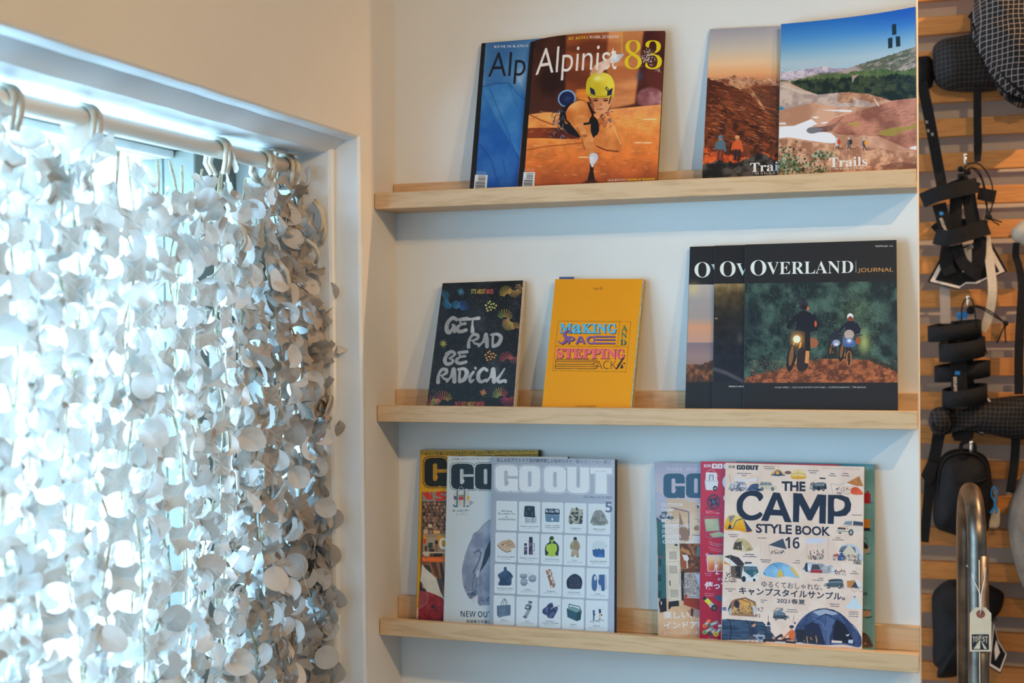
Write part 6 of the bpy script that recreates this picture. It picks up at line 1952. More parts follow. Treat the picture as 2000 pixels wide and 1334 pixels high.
def art_teal(c):
    c.all(np.array(c.mix((102, 158, 168), (116, 172, 182), c.noise(5))))
    c.view(*V_C1)
    P = c.poly
    P([(1500, 60), (1930, 60), (1930, 200), (1500, 200)], (96, 158, 178), .5)
    c.text('GO OUT', (1640, 150), (1862, 150), 34, (160, 190, 196), 'sansb')
    c.rq([(1800, 425), (1876, 430), (1876, 556), (1800, 550)], 14, (176, 36, 50)); P([(1828, 400), (1856, 400), (1856, 432), (1828, 430)], (176, 36, 50)); c.ell(1890, 545, 22, 8, (70, 116, 124), .8)
    P([(1790, 745), (1874, 742), (1872, 850), (1790, 852)], c.mix((196, 128, 40), (214, 150, 60), c.noise(20))); P([(1790, 850), (1870, 850), (1870, 890), (1790, 885)], (36, 38, 48)); P([(1860, 885), (1925, 868), (1880, 895)], (62, 108, 116), .8)
    c.line([(1800, 975), (1832, 980), (1836, 1050)], 5, (52, 50, 54)); P([(1795, 1040), (1876, 1100), (1862, 1140), (1795, 1170)], (178, 164, 140)); P([(1795, 1020), (1850, 1070), (1840, 1110), (1795, 1100)], (44, 42, 48)); P([(1810, 1168), (1885, 1158), (1850, 1178)], (62, 108, 116), .8)
    for y in (575, 600, 1200, 1225):
        c.fake_lines((1800, y), (1880, y + 3), 1, 9, 20, (150, 190, 186), .7, y)
    c.view(*V_C2)
    c.text('20', (1740, 514), (1838, 516), 36, (34, 62, 90), 'gill', .02)
    P([(1700, 690), (1880, 700), (1876, 776), (1830, 790), (1700, 780)], (176, 148, 120)); c.line([(1700, 685), (1880, 704)], 7, (40, 40, 46)); P([(1780, 785), (1910, 770), (1880, 792), (1830, 800)], (56, 92, 100))
    c.blob([(1700, 1140), (1760, 990), (1800, 975), (1850, 1010), (1885, 1080), (1905, 1145), (1800, 1155)], c.mix((74, 62, 58), (100, 86, 80), c.noise(12))); P([(1798, 1110), (1812, 1090), (1828, 1120), (1812, 1112)], (196, 176, 150)); c.line([(1770, 990), (1850, 1070), (1880, 1140)], 4, (48, 42, 42))
    c.fake_lines((1790, 650), (1870, 656), 2, 7, 16, (160, 196, 190), .7, 9)
    P([(1905, 1190), (1935, 1190), (1935, -120), (1905, -120)], (128, 186, 196), .5)


# ------------------------------------------------------------ magazines and books
def blank(n, bg, w=820):
    TL, TR, BR, BL, H = MAG[n]
    ww = math.dist(TL, TR)
    hh = math.dist(TL, BL)
    return Cover(H, w, int(w * hh / ww), bg)


def magazine(n, kind_name, label, cat, group, art, thick=0.005, spine=(0.2, 0.2, 0.2), back=None, bg=(200, 200, 200), curl=None, rough=0.42, page=None, width=820, pages_out=0.0, back_out=0.0):
    TL, TR, BR, BL, H = MAG[n]
    cv = blank(n, bg, width)
    art(cv)
    mt = cover_material(n, cv, rough)
    TL, TR, BR, BL = [Vector(q) for q in (TL, TR, BR, BL)]
    root = empty(kind_name, (BL + BR) / 2)
    tag(root, label, cat, group)
    NX, NY = 20, 20
    nrm = (TR - TL).cross(BL - TL).normalized()
    if nrm.y > 0:
        nrm = -nrm                                  # towards the room

    def S(u, v, d=0.0):
        y_top, y_bot = None, None
        p = (TL * (1 - u) + TR * u) * (1 - v) + (BL * (1 - u) + BR * u) * v
        if curl:
            p = p + Vector(curl(u, v))
        return p - nrm * d

    def sheet(name, d0, d1, u0, u1, v0, v1, mat, smooth=True):
        vs, fs, uvs = [], [], []
        for side, d in ((0, d0), (1, d1)):
            for j in range(NY + 1):
                for i in range(NX + 1):
                    u, v = u0 + (u1 - u0) * i / NX, v0 + (v1 - v0) * j / NY
                    vs.append(S(u, v, d))
                    uvs.append((u, 1 - v))
        K = (NX + 1) * (NY + 1)
        for j in range(NY):
            for i in range(NX):
                a = j * (NX + 1) + i
                fs.append((a, a + NX + 1, a + NX + 2, a + 1))
                fs.append((K + a, K + a + 1, K + a + NX + 2, K + a + NX + 1))
        for i in range(NX):
            a, b_ = i, NY * (NX + 1) + i
            fs.append((a, a + 1, K + a + 1, K + a))
            fs.append((b_, K + b_, K + b_ + 1, b_ + 1))
        for j in range(NY):
            a, b_ = j * (NX + 1), j * (NX + 1) + NX
            fs.append((a, K + a, K + a + NX + 1, a + NX + 1))
            fs.append((b_, b_ + NX + 1, K + b_ + NX + 1, K + b_))
        return mesh(name, vs, fs, mat, root, False, None, uvs)
    vb = 1.0
    sheet('front_cover', 0.0, 0.00035, 0, 1, 0, vb, mt)
    sheet('page_block', 0.0004, thick - 0.0004, 0.004, 0.994 + pages_out, 0.004, 0.998, page or M['paper'])
    bm_ = plain('back_cover_' + n, back or spine, 0.5, 0.04, 20)
    sheet('back_cover', thick - 0.00035, thick, 0, 1 + pages_out + back_out, 0, vb, bm_)
    # spine down the left side
    vs, fs = [], []
    for j in range(NY + 1):
        v = j / NY
        for d, uu in ((0.0, -0.0006), (thick, -0.0006), (thick, 0.0), (0.0, 0.0)):
            q = S(0, v, d)
            q = q + (TR - TL).normalized() * (uu * 0.8)
            vs.append(q)
    for j in range(NY):
        for k in range(4):
            a, b_ = j * 4 + k, j * 4 + (k + 1) % 4
            fs.append((a, a + 4, b_ + 4, b_))
    fs.append((0, 1, 2, 3))
    fs.append(tuple(NY * 4 + k for k in (3, 2, 1, 0)))
    mesh('spine', vs, fs, plain('spine_' + n, spine, 0.5, 0.04, 20), root)
    adopt(root)
    return root, S


BLACK = (0.02, 0.02, 0.024)
G1, G2, G3, G4, G5 = 'climbing magazines on the top ledge', 'hiking magazines on the top ledge', 'black overland magazines on the middle ledge', 'left-hand outdoor magazines on the bottom ledge', 'right-hand outdoor magazines on the bottom ledge'
magazine('alp_back', 'magazine', 'climbing magazine with a blue glacier ice cover and black spine, half hidden', 'magazine', G1, art_ice, 0.005, BLACK)
magazine('alp83', 'magazine', 'climbing magazine with a yellow-helmeted climber on orange rock, large yellow 83', 'magazine', G1, art_climber, 0.006, BLACK, width=1000,
         curl=lambda u, v: (0, 0.0, (-0.0085 * math.exp(-u / .14) + 0.0045 * u * (1 - u) * 2) * (1 - v) ** 1.5))
magazine('trails_b', 'magazine', 'hiking magazine with dusk sky over brown moor and two hikers, partly covered', 'magazine', G2, art_dusk, 0.004, (0.35, 0.3, 0.28))
magazine('trails_f', 'magazine', 'hiking magazine with blue sky over snowy valley, its right edge lifting forward', 'magazine', G2, art_valley, 0.004, (0.3, 0.3, 0.3), width=900,
         curl=lambda u, v: (0, 0.040 * (u - u ** 2.6) * (1 - v) * .9, 0))
magazine('getrad', 'book', 'small black book with silver liquid lettering and coloured firework strokes', 'book', None, art_liquid, 0.012, BLACK, back=(0.5, 0.42, 0.35), bg=(24, 26, 30), rough=0.34, pages_out=0.012,
         page=plain('tinted_page_edges', (0.72, 0.60, 0.47), 0.8, 0.2, 260))
mk, S_ = magazine('making', 'book', 'small orange-yellow book with framed multicolour lettering and a blue bookmark', 'book', None, art_orange, 0.011, (0.75, 0.4, 0.02), bg=(222, 148, 8), rough=0.6, pages_out=0.020,
                  page=plain('mixed_page_edges', (0.46, 0.42, 0.26), 0.8, 0.35, 200))
b = MB()
q = [S_(0.03, 0, 0.006), S_(0.205, 0, 0.006)]
b.prism([q[0], q[1], q[1] + Vector((0, 0, 0.0052)), q[0] + Vector((0, 0, 0.0052))], (0, 0.0006, 0))
o = b.build('bookmark', plain('blue_bookmark_card', (0.05, 0.08, 0.30), 0.5, 0.05, 40), mk)
o.matrix_parent_inverse = Matrix.Translation(-mk.location)
o['label'] = 'dark blue bookmark tab'
DK = (0.035, 0.036, 0.04)
magazine('over1', 'magazine', 'black magazine with a beach sunset strip, rearmost of three on the middle ledge', 'magazine', G3, lambda c: art_over(c, 1), 0.005, DK, bg=(34, 35, 38), rough=0.42)
magazine('over2', 'magazine', 'black magazine with dark gold-tinted photo strip, between sunset and motorcycle magazines', 'magazine', G3, lambda c: art_over(c, 2), 0.005, DK, bg=(38, 37, 40), rough=0.3)
magazine('over3', 'magazine', 'black magazine with motorcyclists riding a forest track, front of its three', 'magazine', G3, lambda c: art_over(c, 3), 0.005, DK, bg=(33, 34, 38), rough=0.5, width=1000)
magazine('yellow', 'magazine', 'mustard-topped magazine with black outline logo and red canoe photo, mostly covered', 'magazine', G4, art_yellow, 0.005, (0.06, 0.045, 0.03), back=BLACK, back_out=0.018)
magazine('white', 'magazine', 'white magazine with navy logo, tote bag and grey sweatshirt, between mustard and grey', 'magazine', G4, art_white, 0.005, (0.5, 0.5, 0.5), back=BLACK, bg=(192, 206, 214), back_out=0.010)
magazine('grid', 'magazine', 'grey magazine with pale logo over a grid of twenty gear cards', 'magazine', G4, art_grid, 0.005, (0.35, 0.38, 0.42), back=(0.03, 0.03, 0.04), bg=(150, 162, 180), width=1000, back_out=0.014)
magazine('indoor', 'magazine', 'magazine with teal logo above lockers and a sofa, leftmost beside the red one', 'magazine', G5, art_indoor, 0.005, (0.35, 0.35, 0.42))
magazine('teal', 'magazine', 'teal magazine showing only its right edge behind the camping magazine', 'magazine', G5, art_teal, 0.005, (0.2, 0.35, 0.36), bg=(112, 165, 166), width=600)
magazine('red', 'magazine', 'crimson magazine with cooler, fan and chair, second of the right-hand bottom group', 'magazine', G5, art_red, 0.005, (0.3, 0.03, 0.07), bg=(180, 46, 72))
magazine('camp', 'magazine', 'cream magazine covered in tents and cars under big navy CAMP lettering', 'magazine', G5, art_camp, 0.006, (0.6, 0.5, 0.42), bg=(216, 196, 182), rough=0.6, width=1100)

# ------------------------------------------------------------ curtain rod and camouflage net curtain
M['rod'] = plain('white_rod_enamel', (0.84, 0.76, 0.66), 0.35, 0.02, 10)
RX, RZ, RR = -0.100, 1.7465, 0.0118
t = empty('curtain_rod', (RX, -0.9, RZ))
tag(t, 'white tubular curtain rod across the window recess carrying the net curtain', 'curtain rod')
b = MB()
b.tube([(RX, -0.178, RZ), (RX, -1.88, RZ)], RR, 28)
b.build('rod', M['rod'], t, True)
b = MB()
b.tube([(RX, -0.1785, RZ), (RX, -0.186, RZ)], 0.0165, 28)
b.build('end_cap', M['rod'], t, True)
b = MB()
b.box((RX - 0.020, -0.252, ZH - 0.0315), (RX + 0.012, -0.172, ZH - 0.0286), bev=0.0008)
b.box((RX - 0.008, -0.252, RZ + RR), (RX + 0.008, -0.249, ZH - 0.030), bev=0.0006)
b.tube([(RX, -0.225, ZH - 0.0315), (RX, -0.225, ZH - 0.036)], 0.0038, 12)
b.build('bracket', M['rod'], t)
adopt(t)


def leaf_mat(name, front, back, trans, ftint):
    mt, nt, bs = nodes(name)
    geo = nt.nodes.new('ShaderNodeNewGeometry')
    mixc = nt.nodes.new('ShaderNodeMix')
    mixc.data_type = 'RGBA'
    nt.links.new(geo.outputs['Backfacing'], mixc.inputs[0])
    vec = coords(nt)
    f = noise_tex(nt, vec, 60, 4, 0.6)
    lo = tuple(c * 0.86 for c in front)
    nt.links.new(ramp(nt, f, [(0.25, lo), (0.75, front)]), mixc.inputs[6])
    lo = tuple(c * 0.86 for c in back)
    nt.links.new(ramp(nt, f, [(0.25, lo), (0.75, back)]), mixc.inputs[7])
    nt.links.new(mixc.outputs[2], bs.inputs['Base Color'])
    bs.inputs['Roughness'].default_value = 0.5
    bs.inputs['Specular IOR Level'].default_value = 0.35
    fb = noise_tex(nt, vec, 220, 3, 0.6)
    nt.links.new(bump(nt, fb, 0.25, 0.001), bs.inputs['Normal'])
    tl = nt.nodes.new('ShaderNodeBsdfTranslucent')
    tl.inputs[0].default_value = (*ftint, 1)
    mx = nt.nodes.new('ShaderNodeMixShader')
    mx.inputs[0].default_value = trans
    nt.links.new(bs.outputs[0], mx.inputs[1])
    nt.links.new(tl.outputs[0], mx.inputs[2])
    nt.links.new(mx.outputs[0], nt.nodes['Material Output'].inputs[0])
    return mt


M['net_web'] = leaf_mat('net_fabric_greige', (0.40, 0.345, 0.295), (0.55, 0.52, 0.49), 0.17, (0.74, 0.65, 0.56))
M['net_flap'] = leaf_mat('net_fabric_pale', (0.66, 0.62, 0.58), (0.42, 0.365, 0.315), 0.30, (0.78, 0.75, 0.71))
M['net_cord'] = plain('olive_gold_cord', (0.38, 0.32, 0.20), 0.7, 0.35, 300, 0.5, bscale=900)
M['rope'] = plain('braided_cream_rope', (0.60, 0.53, 0.43), 0.75, 0.2, 700, 0.7, bscale=1400)

CR, CS = 0.0168, 0.0290
rc = random.Random(11)


def star_mesh(i, kind):
    """remnant between four punched holes: concave sides, crumpled"""
    r_ = random.Random(100 + i)
    pts = []
    for q in range(4):
        ang = q * math.pi / 2
        cx, cy = math.cos(ang) * CS, math.sin(ang) * CS
        a0 = ang + math.pi - math.radians(44)
        a1 = ang + math.pi + math.radians(44)
        for k in range(7):
            a = a1 + (a0 - a1) * k / 6
            pts.append((cx + math.cos(a) * CR, cy + math.sin(a) * CR))
    pts = [(x * 1.05, y * 1.05) for x, y in pts]
    k1, k2, ph = r_.uniform(-14, 14), r_.uniform(-16, 16), r_.uniform(0, 6.28)
    amp = r_.uniform(0.0015, 0.0045)

    def dz(x, y):
        u = x * math.cos(ph) + y * math.sin(ph)
        w = -x * math.sin(ph) + y * math.cos(ph)
        return k1 * u * u + k2 * w * abs(w) * 0.7 + amp * math.sin(u * 260 + ph) 
    vs = [(0, 0, dz(0, 0))]
    for f_ in (0.5, 1.0):
        for x, y in pts:
            vs.append((x * f_, y * f_, dz(x * f_, y * f_)))
    n = len(pts)
    fs = [(0, 1 + k, 1 + (k + 1) % n) for k in range(n)]
    fs += [(1 + k, 1 + n + k, 1 + n + (k + 1) % n, 1 + (k + 1) % n) for k in range(n)]
    return vs, fs


def flap_mesh(i):
    """punched disc hinged on one side, bent away from the net; hinge at origin, disc towards +x"""
    r_ = random.Random(300 + i)
    N = 24
    rad = CR * r_.uniform(0.94, 1.06)
    kind = ('disc', 'moon', 'tongue', 'moon', 'tongue', 'moon', 'tongue')[i % 7]
    bend = r_.uniform(14, 44) * r_.choice((1, 1, -1))
    fold = r_.uniform(-8, 8)
    rim = []
    if kind == 'moon':            # crescent: outer arc and a shallower inner arc
        w = r_.uniform(0.45, 0.95)
        for k in range(12):
            a = -math.pi / 2 * 1.05 + math.pi * 1.05 * k / 11
            rim.append((rad * 0.9 + rad * math.cos(a), rad * math.sin(a)))
        for k in range(12):
            a = math.pi / 2 * 1.05 - math.pi * 1.05 * k / 11
            rim.append((rad * 0.9 + rad * (1 - w) * math.cos(a) - 0.0004, rad * 0.97 * math.sin(a)))
    elif kind == 'tongue':        # disc with a straight torn side at the hinge
        for k in range(N):
            a = math.pi + 2 * math.pi * k / N
            x, y = rad + rad * math.cos(a), rad * math.sin(a)
            cutx = rad * (0.75 + 0.35 * ((i * 7) % 5) / 4)
            rim.append((max(x, cutx - 0.25 * rad * math.sin(y * 160 + i)), y))
        rim = [(x - rad * .7, y) for x, y in rim]
    else:
        for k in range(N):
            a = math.pi + 2 * math.pi * k / N
            rim.append((rad + rad * math.cos(a), rad * math.sin(a)))
    n = len(rim)
    cx, cy = sum(p[0] for p in rim) / n, sum(p[1] for p in rim) / n
    ph = r_.uniform(-0.7, 0.7)

    def dz(x, y):
        u = x * math.cos(ph) + y * math.sin(ph)
        crease = abs(y * math.cos(ph) - x * math.sin(ph) - rad * .2) * (0.5 if i % 3 == 0 else 0.12)
        return bend * u * u * 0.55 + fold * y * y + 0.0010 * math.sin(x * 300 + y * 210 + i) + crease
    vs = [(cx, cy, dz(cx, cy))]
    for f_ in (0.5, 1.0):
        for x, y in rim:
            X, Y = cx + (x - cx) * f_, cy + (y - cy) * f_
            vs.append((X, Y, dz(X, Y)))
    fs = [(0, 1 + k, 1 + (k + 1) % n) for k in range(n)]
    fs += [(1 + k, 1 + n + k, 1 + n + (k + 1) % n, 1 + (k + 1) % n) for k in range(n)]
    return vs, fs


protos = {'web': [], 'flap': []}
for i in range(10):
    protos['web'].append(star_mesh(i, 0))
for i in range(14):
    protos['flap'].append(flap_mesh(i))
proto_me = {}
for kd, lst in protos.items():
    for i, (vs, fs) in enumerate(lst):
        me = bpy.data.meshes.new('net_' + kd)
        me.from_pydata(vs, [], fs)
        me.polygons.foreach_set('use_smooth', [kd == 'flap' and i % 3 > 0] * len(fs))
        me.materials.append(M['net_' + kd])
        proto_me[kd, i] = me

curtain = empty('net_curtain', (-0.1, -0.55, RZ))
tag(curtain, 'pale camouflage net curtain of curled punched fabric scraps on the white rod', 'curtain')
inv = Matrix.Translation(-curtain.location)


def surf(t, z):
    """curtain surface: t runs along the cloth from the reveal"""
    fall = min(1.0, (RZ - z) / 0.25)
    A = (0.010 + 0.010 * fall) * (1.0 + 0.3 * math.sin(t * 13))
    # the right-hand end bulges into the room and lies against the reveal
    bul = math.exp(-((t - 0.04) / 0.10) ** 2)
    x = -0.098 + A * math.sin(t * 46 + 0.5 * math.sin(z * 9) + 0.8) + 0.031 * bul * fall + 0.008 * math.sin(z * 14 + t * 8)
    y = -0.170 - t * 0.80 + 0.006 * math.sin(t * 92 + z * 5) - 0.010 * max(0, 1.25 - z) * bul * 3
    return Vector((x, y, z))


def basis(t, z):
    e = 0.004
    T = (surf(t + e, z) - surf(t - e, z)).normalized()      # runs towards -y
    Zv = (surf(t, z + e) - surf(t, z - e)).normalized()
    N = Zv.cross(T).normalized()                            # -> should face the room (+x)
    if N.x < 0:
        N = -N
    return T, Zv, N


pieces = []
nt_, nz_ = 40, 31
for i in range(nt_):
    for j in range(nz_):
        t_ = i * CS * 0.98
        z_ = RZ - 0.028 - j * CS
        # scalloped top edge sagging between the loops
        sag = 0.030 * abs(math.sin((t_ + 0.02) * 17)) + (0.03 if t_ > 0.16 else 0)
        if z_ > RZ - 0.012 - sag:
            continue
        t2, z2 = t_ + rc.gauss(0, 0.0022), z_ + rc.gauss(0, 0.0022)
        p = surf(t2, z2)
        T, Zv, N = basis(t2, z2)
        R = Matrix((-T, Zv, N)).transposed()     # local x = towards +y (right in view), y = up, z = room
        if (i + j) % 2:
            rot = Matrix.Rotation(rc.gauss(0, 0.10), 3, 'X') @ Matrix.Rotation(rc.gauss(0, 0.13), 3, 'Y') @ Matrix.Rotation(rc.gauss(0, 0.07), 3, 'Z')
            pieces.append(('web', rc.randrange(10), p, R @ rot, rc.uniform(1.06, 1.14)))
        else:
            side = rc.choice((1, 1, -1))
            ang = math.radians(rc.choice((rc.uniform(8, 35), rc.uniform(15, 55), rc.uniform(15, 55), rc.uniform(60, 130))))
            hinge = p - (R @ Vector((side * CR, 0, 0)))
            rz = 0 if side == 1 else math.pi
            rz += rc.gauss(0, 0.45)
            Rl = R @ Matrix.Rotation(rz, 3, 'Z') @ Matrix.Rotation(-ang, 3, 'Y') @ Matrix.Rotation(rc.gauss(0, 0.25), 3, 'X')
            pieces.append(('flap', rc.randrange(14), hinge + N * 0.0015, Rl, rc.uniform(0.9, 1.12)))
# loose extra tufts gathered along the heading and down the bunched right-hand edge
for k in range(150):
    if k < 60:
        t2 = rc.uniform(-0.01, 1.0)
        z2 = RZ - rc.uniform(0.018, 0.075)
        if min(abs(t2 - q) for q in (0.0, 0.06, 0.12, 0.15, 0.28, 0.33, 0.64, 0.70, 0.85)) > 0.035:
            continue
    else:
        t2 = abs(rc.gauss(0, 0.05))
        z2 = rc.uniform(0.9, RZ - 0.02)
    p = surf(t2, z2) + Vector((rc.uniform(-0.004, 0.010), rc.uniform(-0.012, 0.006), 0))
    p.y = min(p.y, YR - 0.028)
    T, Zv, N = basis(t2, z2)
    R = Matrix((-T, Zv, N)).transposed() @ Matrix.Rotation(rc.uniform(0, 6.28), 3, 'Z') @ Matrix.Rotation(rc.uniform(-1.3, 1.3), 3, 'Y')
    pieces.append((rc.choice(('flap', 'web')), rc.randrange(10), p, R, rc.uniform(0.9, 1.15)))
# second, rear thickness of the folded net
for k in range(520):
    t2 = rc.uniform(0, 1.02) if k > 320 else rc.uniform(-0.01, 0.24)
    z2 = rc.uniform(0.86, RZ - 0.07)
    p = surf(t2, z2) + Vector((-rc.uniform(0.018, 0.045), 0, 0))
    T, Zv, N = basis(t2, z2)
    R = Matrix((-T, Zv, N)).transposed() @ Matrix.Rotation(rc.uniform(0, 6.28), 3, 'Z') @ Matrix.Rotation(rc.uniform(-0.9, 0.9), 3, 'Y')
    pieces.append((rc.choice(('flap', 'web', 'web')), rc.randrange(10), p, R, rc.uniform(0.95, 1.2), 1))

CAM = cam.matrix_world.translation.copy()


def shows(pc):
    p = pc[2]
    d = p - CAM
    w = d.dot(FW)
    u, v = 1000 + 2514 * d.dot(RT) / w, 667 - 2514 * d.dot(UP) / w
    ok = 0 < u < 690 and 150 < v < 1334
    return (1 if ok else 0) * (1 if len(pc) == 5 else 0.1) / w


for i, pc in enumerate(pieces):          # nothing pokes out past the face of the window wall
    if pc[2].y > -0.30 and pc[2].x > -0.052:
        pc[2].x = -0.052 - 0.15 * (pc[2].x + 0.052)
pieces.sort(key=shows, reverse=True)
counts = {'web': 0, 'flap': 0}
rest = MB()
NAME = {'web': 'net_web', 'flap': 'net_leaf'}
for pc in pieces:
    kd, vi, p, R, s_ = pc[:5]
    m4 = Matrix.Translation(p) @ R.to_4x4() @ Matrix.Scale(s_, 4)
    if counts[kd] < 300 and len(pc) == 5:
        counts[kd] += 1
        o = bpy.data.objects.new(NAME[kd], proto_me[kd, vi])
        COL.objects.link(o)
        o.parent = curtain
        o.matrix_basis = inv @ m4
    else:
        vs, fs = protos[kd][vi]
        rest.add([m4 @ Vector(v) for v in vs], fs, 0 if kd == 'web' else 1)
o = rest.build('net_foliage', [M['net_web'], M['net_flap']], curtain, True)
o.matrix_parent_inverse = inv
o['kind'] = 'stuff'
# supporting cords behind the fabric
for k in range(22):
    t0 = 0.0 + k * 0.047 + rc.uniform(-0.01, 0.01)
    b = MB()
    for q in range(2):
        pts = []
        for j in range(46):
            z = RZ - 0.03 - j * 0.019
            ph = q * math.pi + j * 0.9
            pt = surf(t0 + 0.006 * math.sin(j * 0.7 + k), z) + Vector((-0.012 + 0.001 * math.cos(ph), 0.0013 * math.sin(ph), 0))
            pts.append(pt)
        b.tube(pts, 0.0009, 5)
    o = b.build('net_cord', M['net_cord'], curtain, True)
    o.matrix_parent_inverse = inv
# rope loops over the rod
for k, y in enumerate((-0.83, -0.692, -0.395, -0.269, -0.198)):
    b = MB()
    for q in range(2):
        yy = y + (q - 0.5) * 0.0125
        pts = []
        for j in range(15):
            a = -0.35 + j * (math.pi + 0.7) / 14
            rad = RR + 0.0036
            pts.append((RX + rad * math.cos(a) * 1.04, yy + 0.002 * (1 - math.sin(a)), RZ + rad * math.sin(a)))
        low = 0.034
        pts = [(RX + 0.010, yy + 0.004 * (1 - q), RZ - low)] + [(RX + rad * 1.02, yy + 0.001, RZ - 0.016)] + pts + [(RX - rad * 1.02, yy, RZ - 0.018), (RX - 0.008, yy + 0.003, RZ - low)]
        b.tube(pts, 0.0036, 9)
    o = b.build('rope_loop', M['rope'], curtain, True)
    o.matrix_parent_inverse = inv
for (y, z, dy, dz) in ((-0.172, RZ - 0.05, 0.006, -0.07), (-0.178, RZ - 0.055, 0.004, -0.05), (-0.205, RZ - 0.115, 0.02, -0.035), (-0.27, RZ - 0.15, 0.012, -0.05), (-0.39, RZ - 0.10, 0.004, -0.04)):
    b = MB()
    x0 = -0.062 if y > -0.25 else -0.075
    b.tube([(x0, y, z), (x0 + 0.012, y + dy * 0.3, z + dz * 0.3), (x0 + 0.014, y + dy * 0.7, z + dz * 0.7), (x0 + 0.006, y + dy, z + dz)], 0.0032, 9)
    o = b.build('rope_end', M['rope'], curtain, True)
    o.matrix_parent_inverse = inv

# ------------------------------------------------------------ bags and straps hanging on the slatted wall beyond
FY = 0.728     # plane just in front of the slats


def at(px, py, y):
    """point of the vertical plane at depth y that a photo position falls on"""
    d = FW + RT * ((px - 1000) / 2514.03) - UP * ((py - 667) / 2514.03)
    return CAM + d * ((y - CAM.y) / d.y)


def web_mat(name, base, line, size, lw, strength=1.0):
    mt, nt, bs = nodes(name)
    uv = nt.nodes.new('ShaderNodeUVMap')
    sp = nt.nodes.new('ShaderNodeSeparateXYZ')
    nz = nt.nodes.new('ShaderNodeTexNoise')
    nz.inputs['Scale'].default_value = 1.3
    nz.inputs['Detail'].default_value = 1.0
    ad = nt.nodes.new('ShaderNodeVectorMath')
    ad.operation = 'MULTIPLY_ADD'
    ad.inputs[1].default_value = (0.16, 0.16, 0.16)
    nt.links.new(uv.outputs[0], nz.inputs['Vector'])
    nt.links.new(nz.outputs['Color'], ad.inputs[0])
    nt.links.new(uv.outputs[0], ad.inputs[2])
    nt.links.new(ad.outputs[0], sp.inputs[0])
    outs = []
    for k in (0, 1):
        m1 = nt.nodes.new('ShaderNodeMath')
        m1.operation = 'MULTIPLY'
        m1.inputs[1].default_value = size
        m2 = nt.nodes.new('ShaderNodeMath')
        m2.operation = 'FRACT'
        m3 = nt.nodes.new('ShaderNodeMath')
        m3.operation = 'LESS_THAN'
        m3.inputs[1].default_value = lw
        nt.links.new(sp.outputs[k], m1.inputs[0])
        nt.links.new(m1.outputs[0], m2.inputs[0])
        nt.links.new(m2.outputs[0], m3.inputs[0])
        outs.append(m3.outputs[0])
    mxm = nt.nodes.new('ShaderNodeMath')
    mxm.operation = 'MAXIMUM'
    nt.links.new(outs[0], mxm.inputs[0])
    nt.links.new(outs[1], mxm.inputs[1])
    mc = nt.nodes.new('ShaderNodeMix')
    mc.data_type = 'RGBA'
    mc.inputs[6].default_value = (*base, 1)
    mc.inputs[7].default_value = (*line, 1)
    nt.links.new(mxm.outputs[0], mc.inputs[0])
    nt.links.new(mc.outputs[2], bs.inputs['Base Color'])
    bs.inputs['Roughness'].default_value = 0.7
    bs.inputs['Specular IOR Level'].default_value = 0.2
    vec = coords(nt)
    nt.links.new(bump(nt, noise_tex(nt, vec, 40, 3), 0.5, 0.004), bs.inputs['Normal'])
    return mt


M['ripstop'] = web_mat('checked_ripstop', (0.010, 0.010, 0.012), (0.30, 0.25, 0.225), 10.5, 0.12)
M['ripstop_dark'] = web_mat('dim_checked_ripstop', (0.010, 0.010, 0.012), (0.05, 0.045, 0.043), 12, 0.15)
M['nylon'] = plain('black_nylon', (0.008, 0.008, 0.010), 0.7, 0.3, 60, 0.4, spec=0.2, bscale=240)
M['webbing'] = plain('black_webbing', (0.011, 0.011, 0.013), 0.75, 0.25, 200, 0.5, spec=0.2, bscale=900)
M['steel_peg'] = plain('bright_steel', (0.75, 0.70, 0.62), 0.25, 0.05, 30, metal=0.9)
M['hangtag_white'] = plain('white_card_ink', (0.72, 0.64, 0.58), 0.6, 0.03, 30)
M['grey_ribbon'] = plain('grey_ribbon', (0.36, 0.31, 0.28), 0.7, 0.08, 120, 0.3)
M['cream_ribbon'] = plain('cream_ribbon', (0.62, 0.53, 0.42), 0.7, 0.08, 120, 0.3)
M['blue'] = plain('blue_ink_or_cord', (0.01, 0.22, 0.62), 0.5, 0.05, 60)
M['taupe'] = plain('taupe_brushed_fabric', (0.20, 0.155, 0.12), 0.85, 0.35, 24, 0.8, 0.0, bdist=0.004, bscale=60)
M['sand'] = plain('sand_cloth', (0.48, 0.42, 0.33), 0.8, 0.15, 40, 0.5, bscale=200)


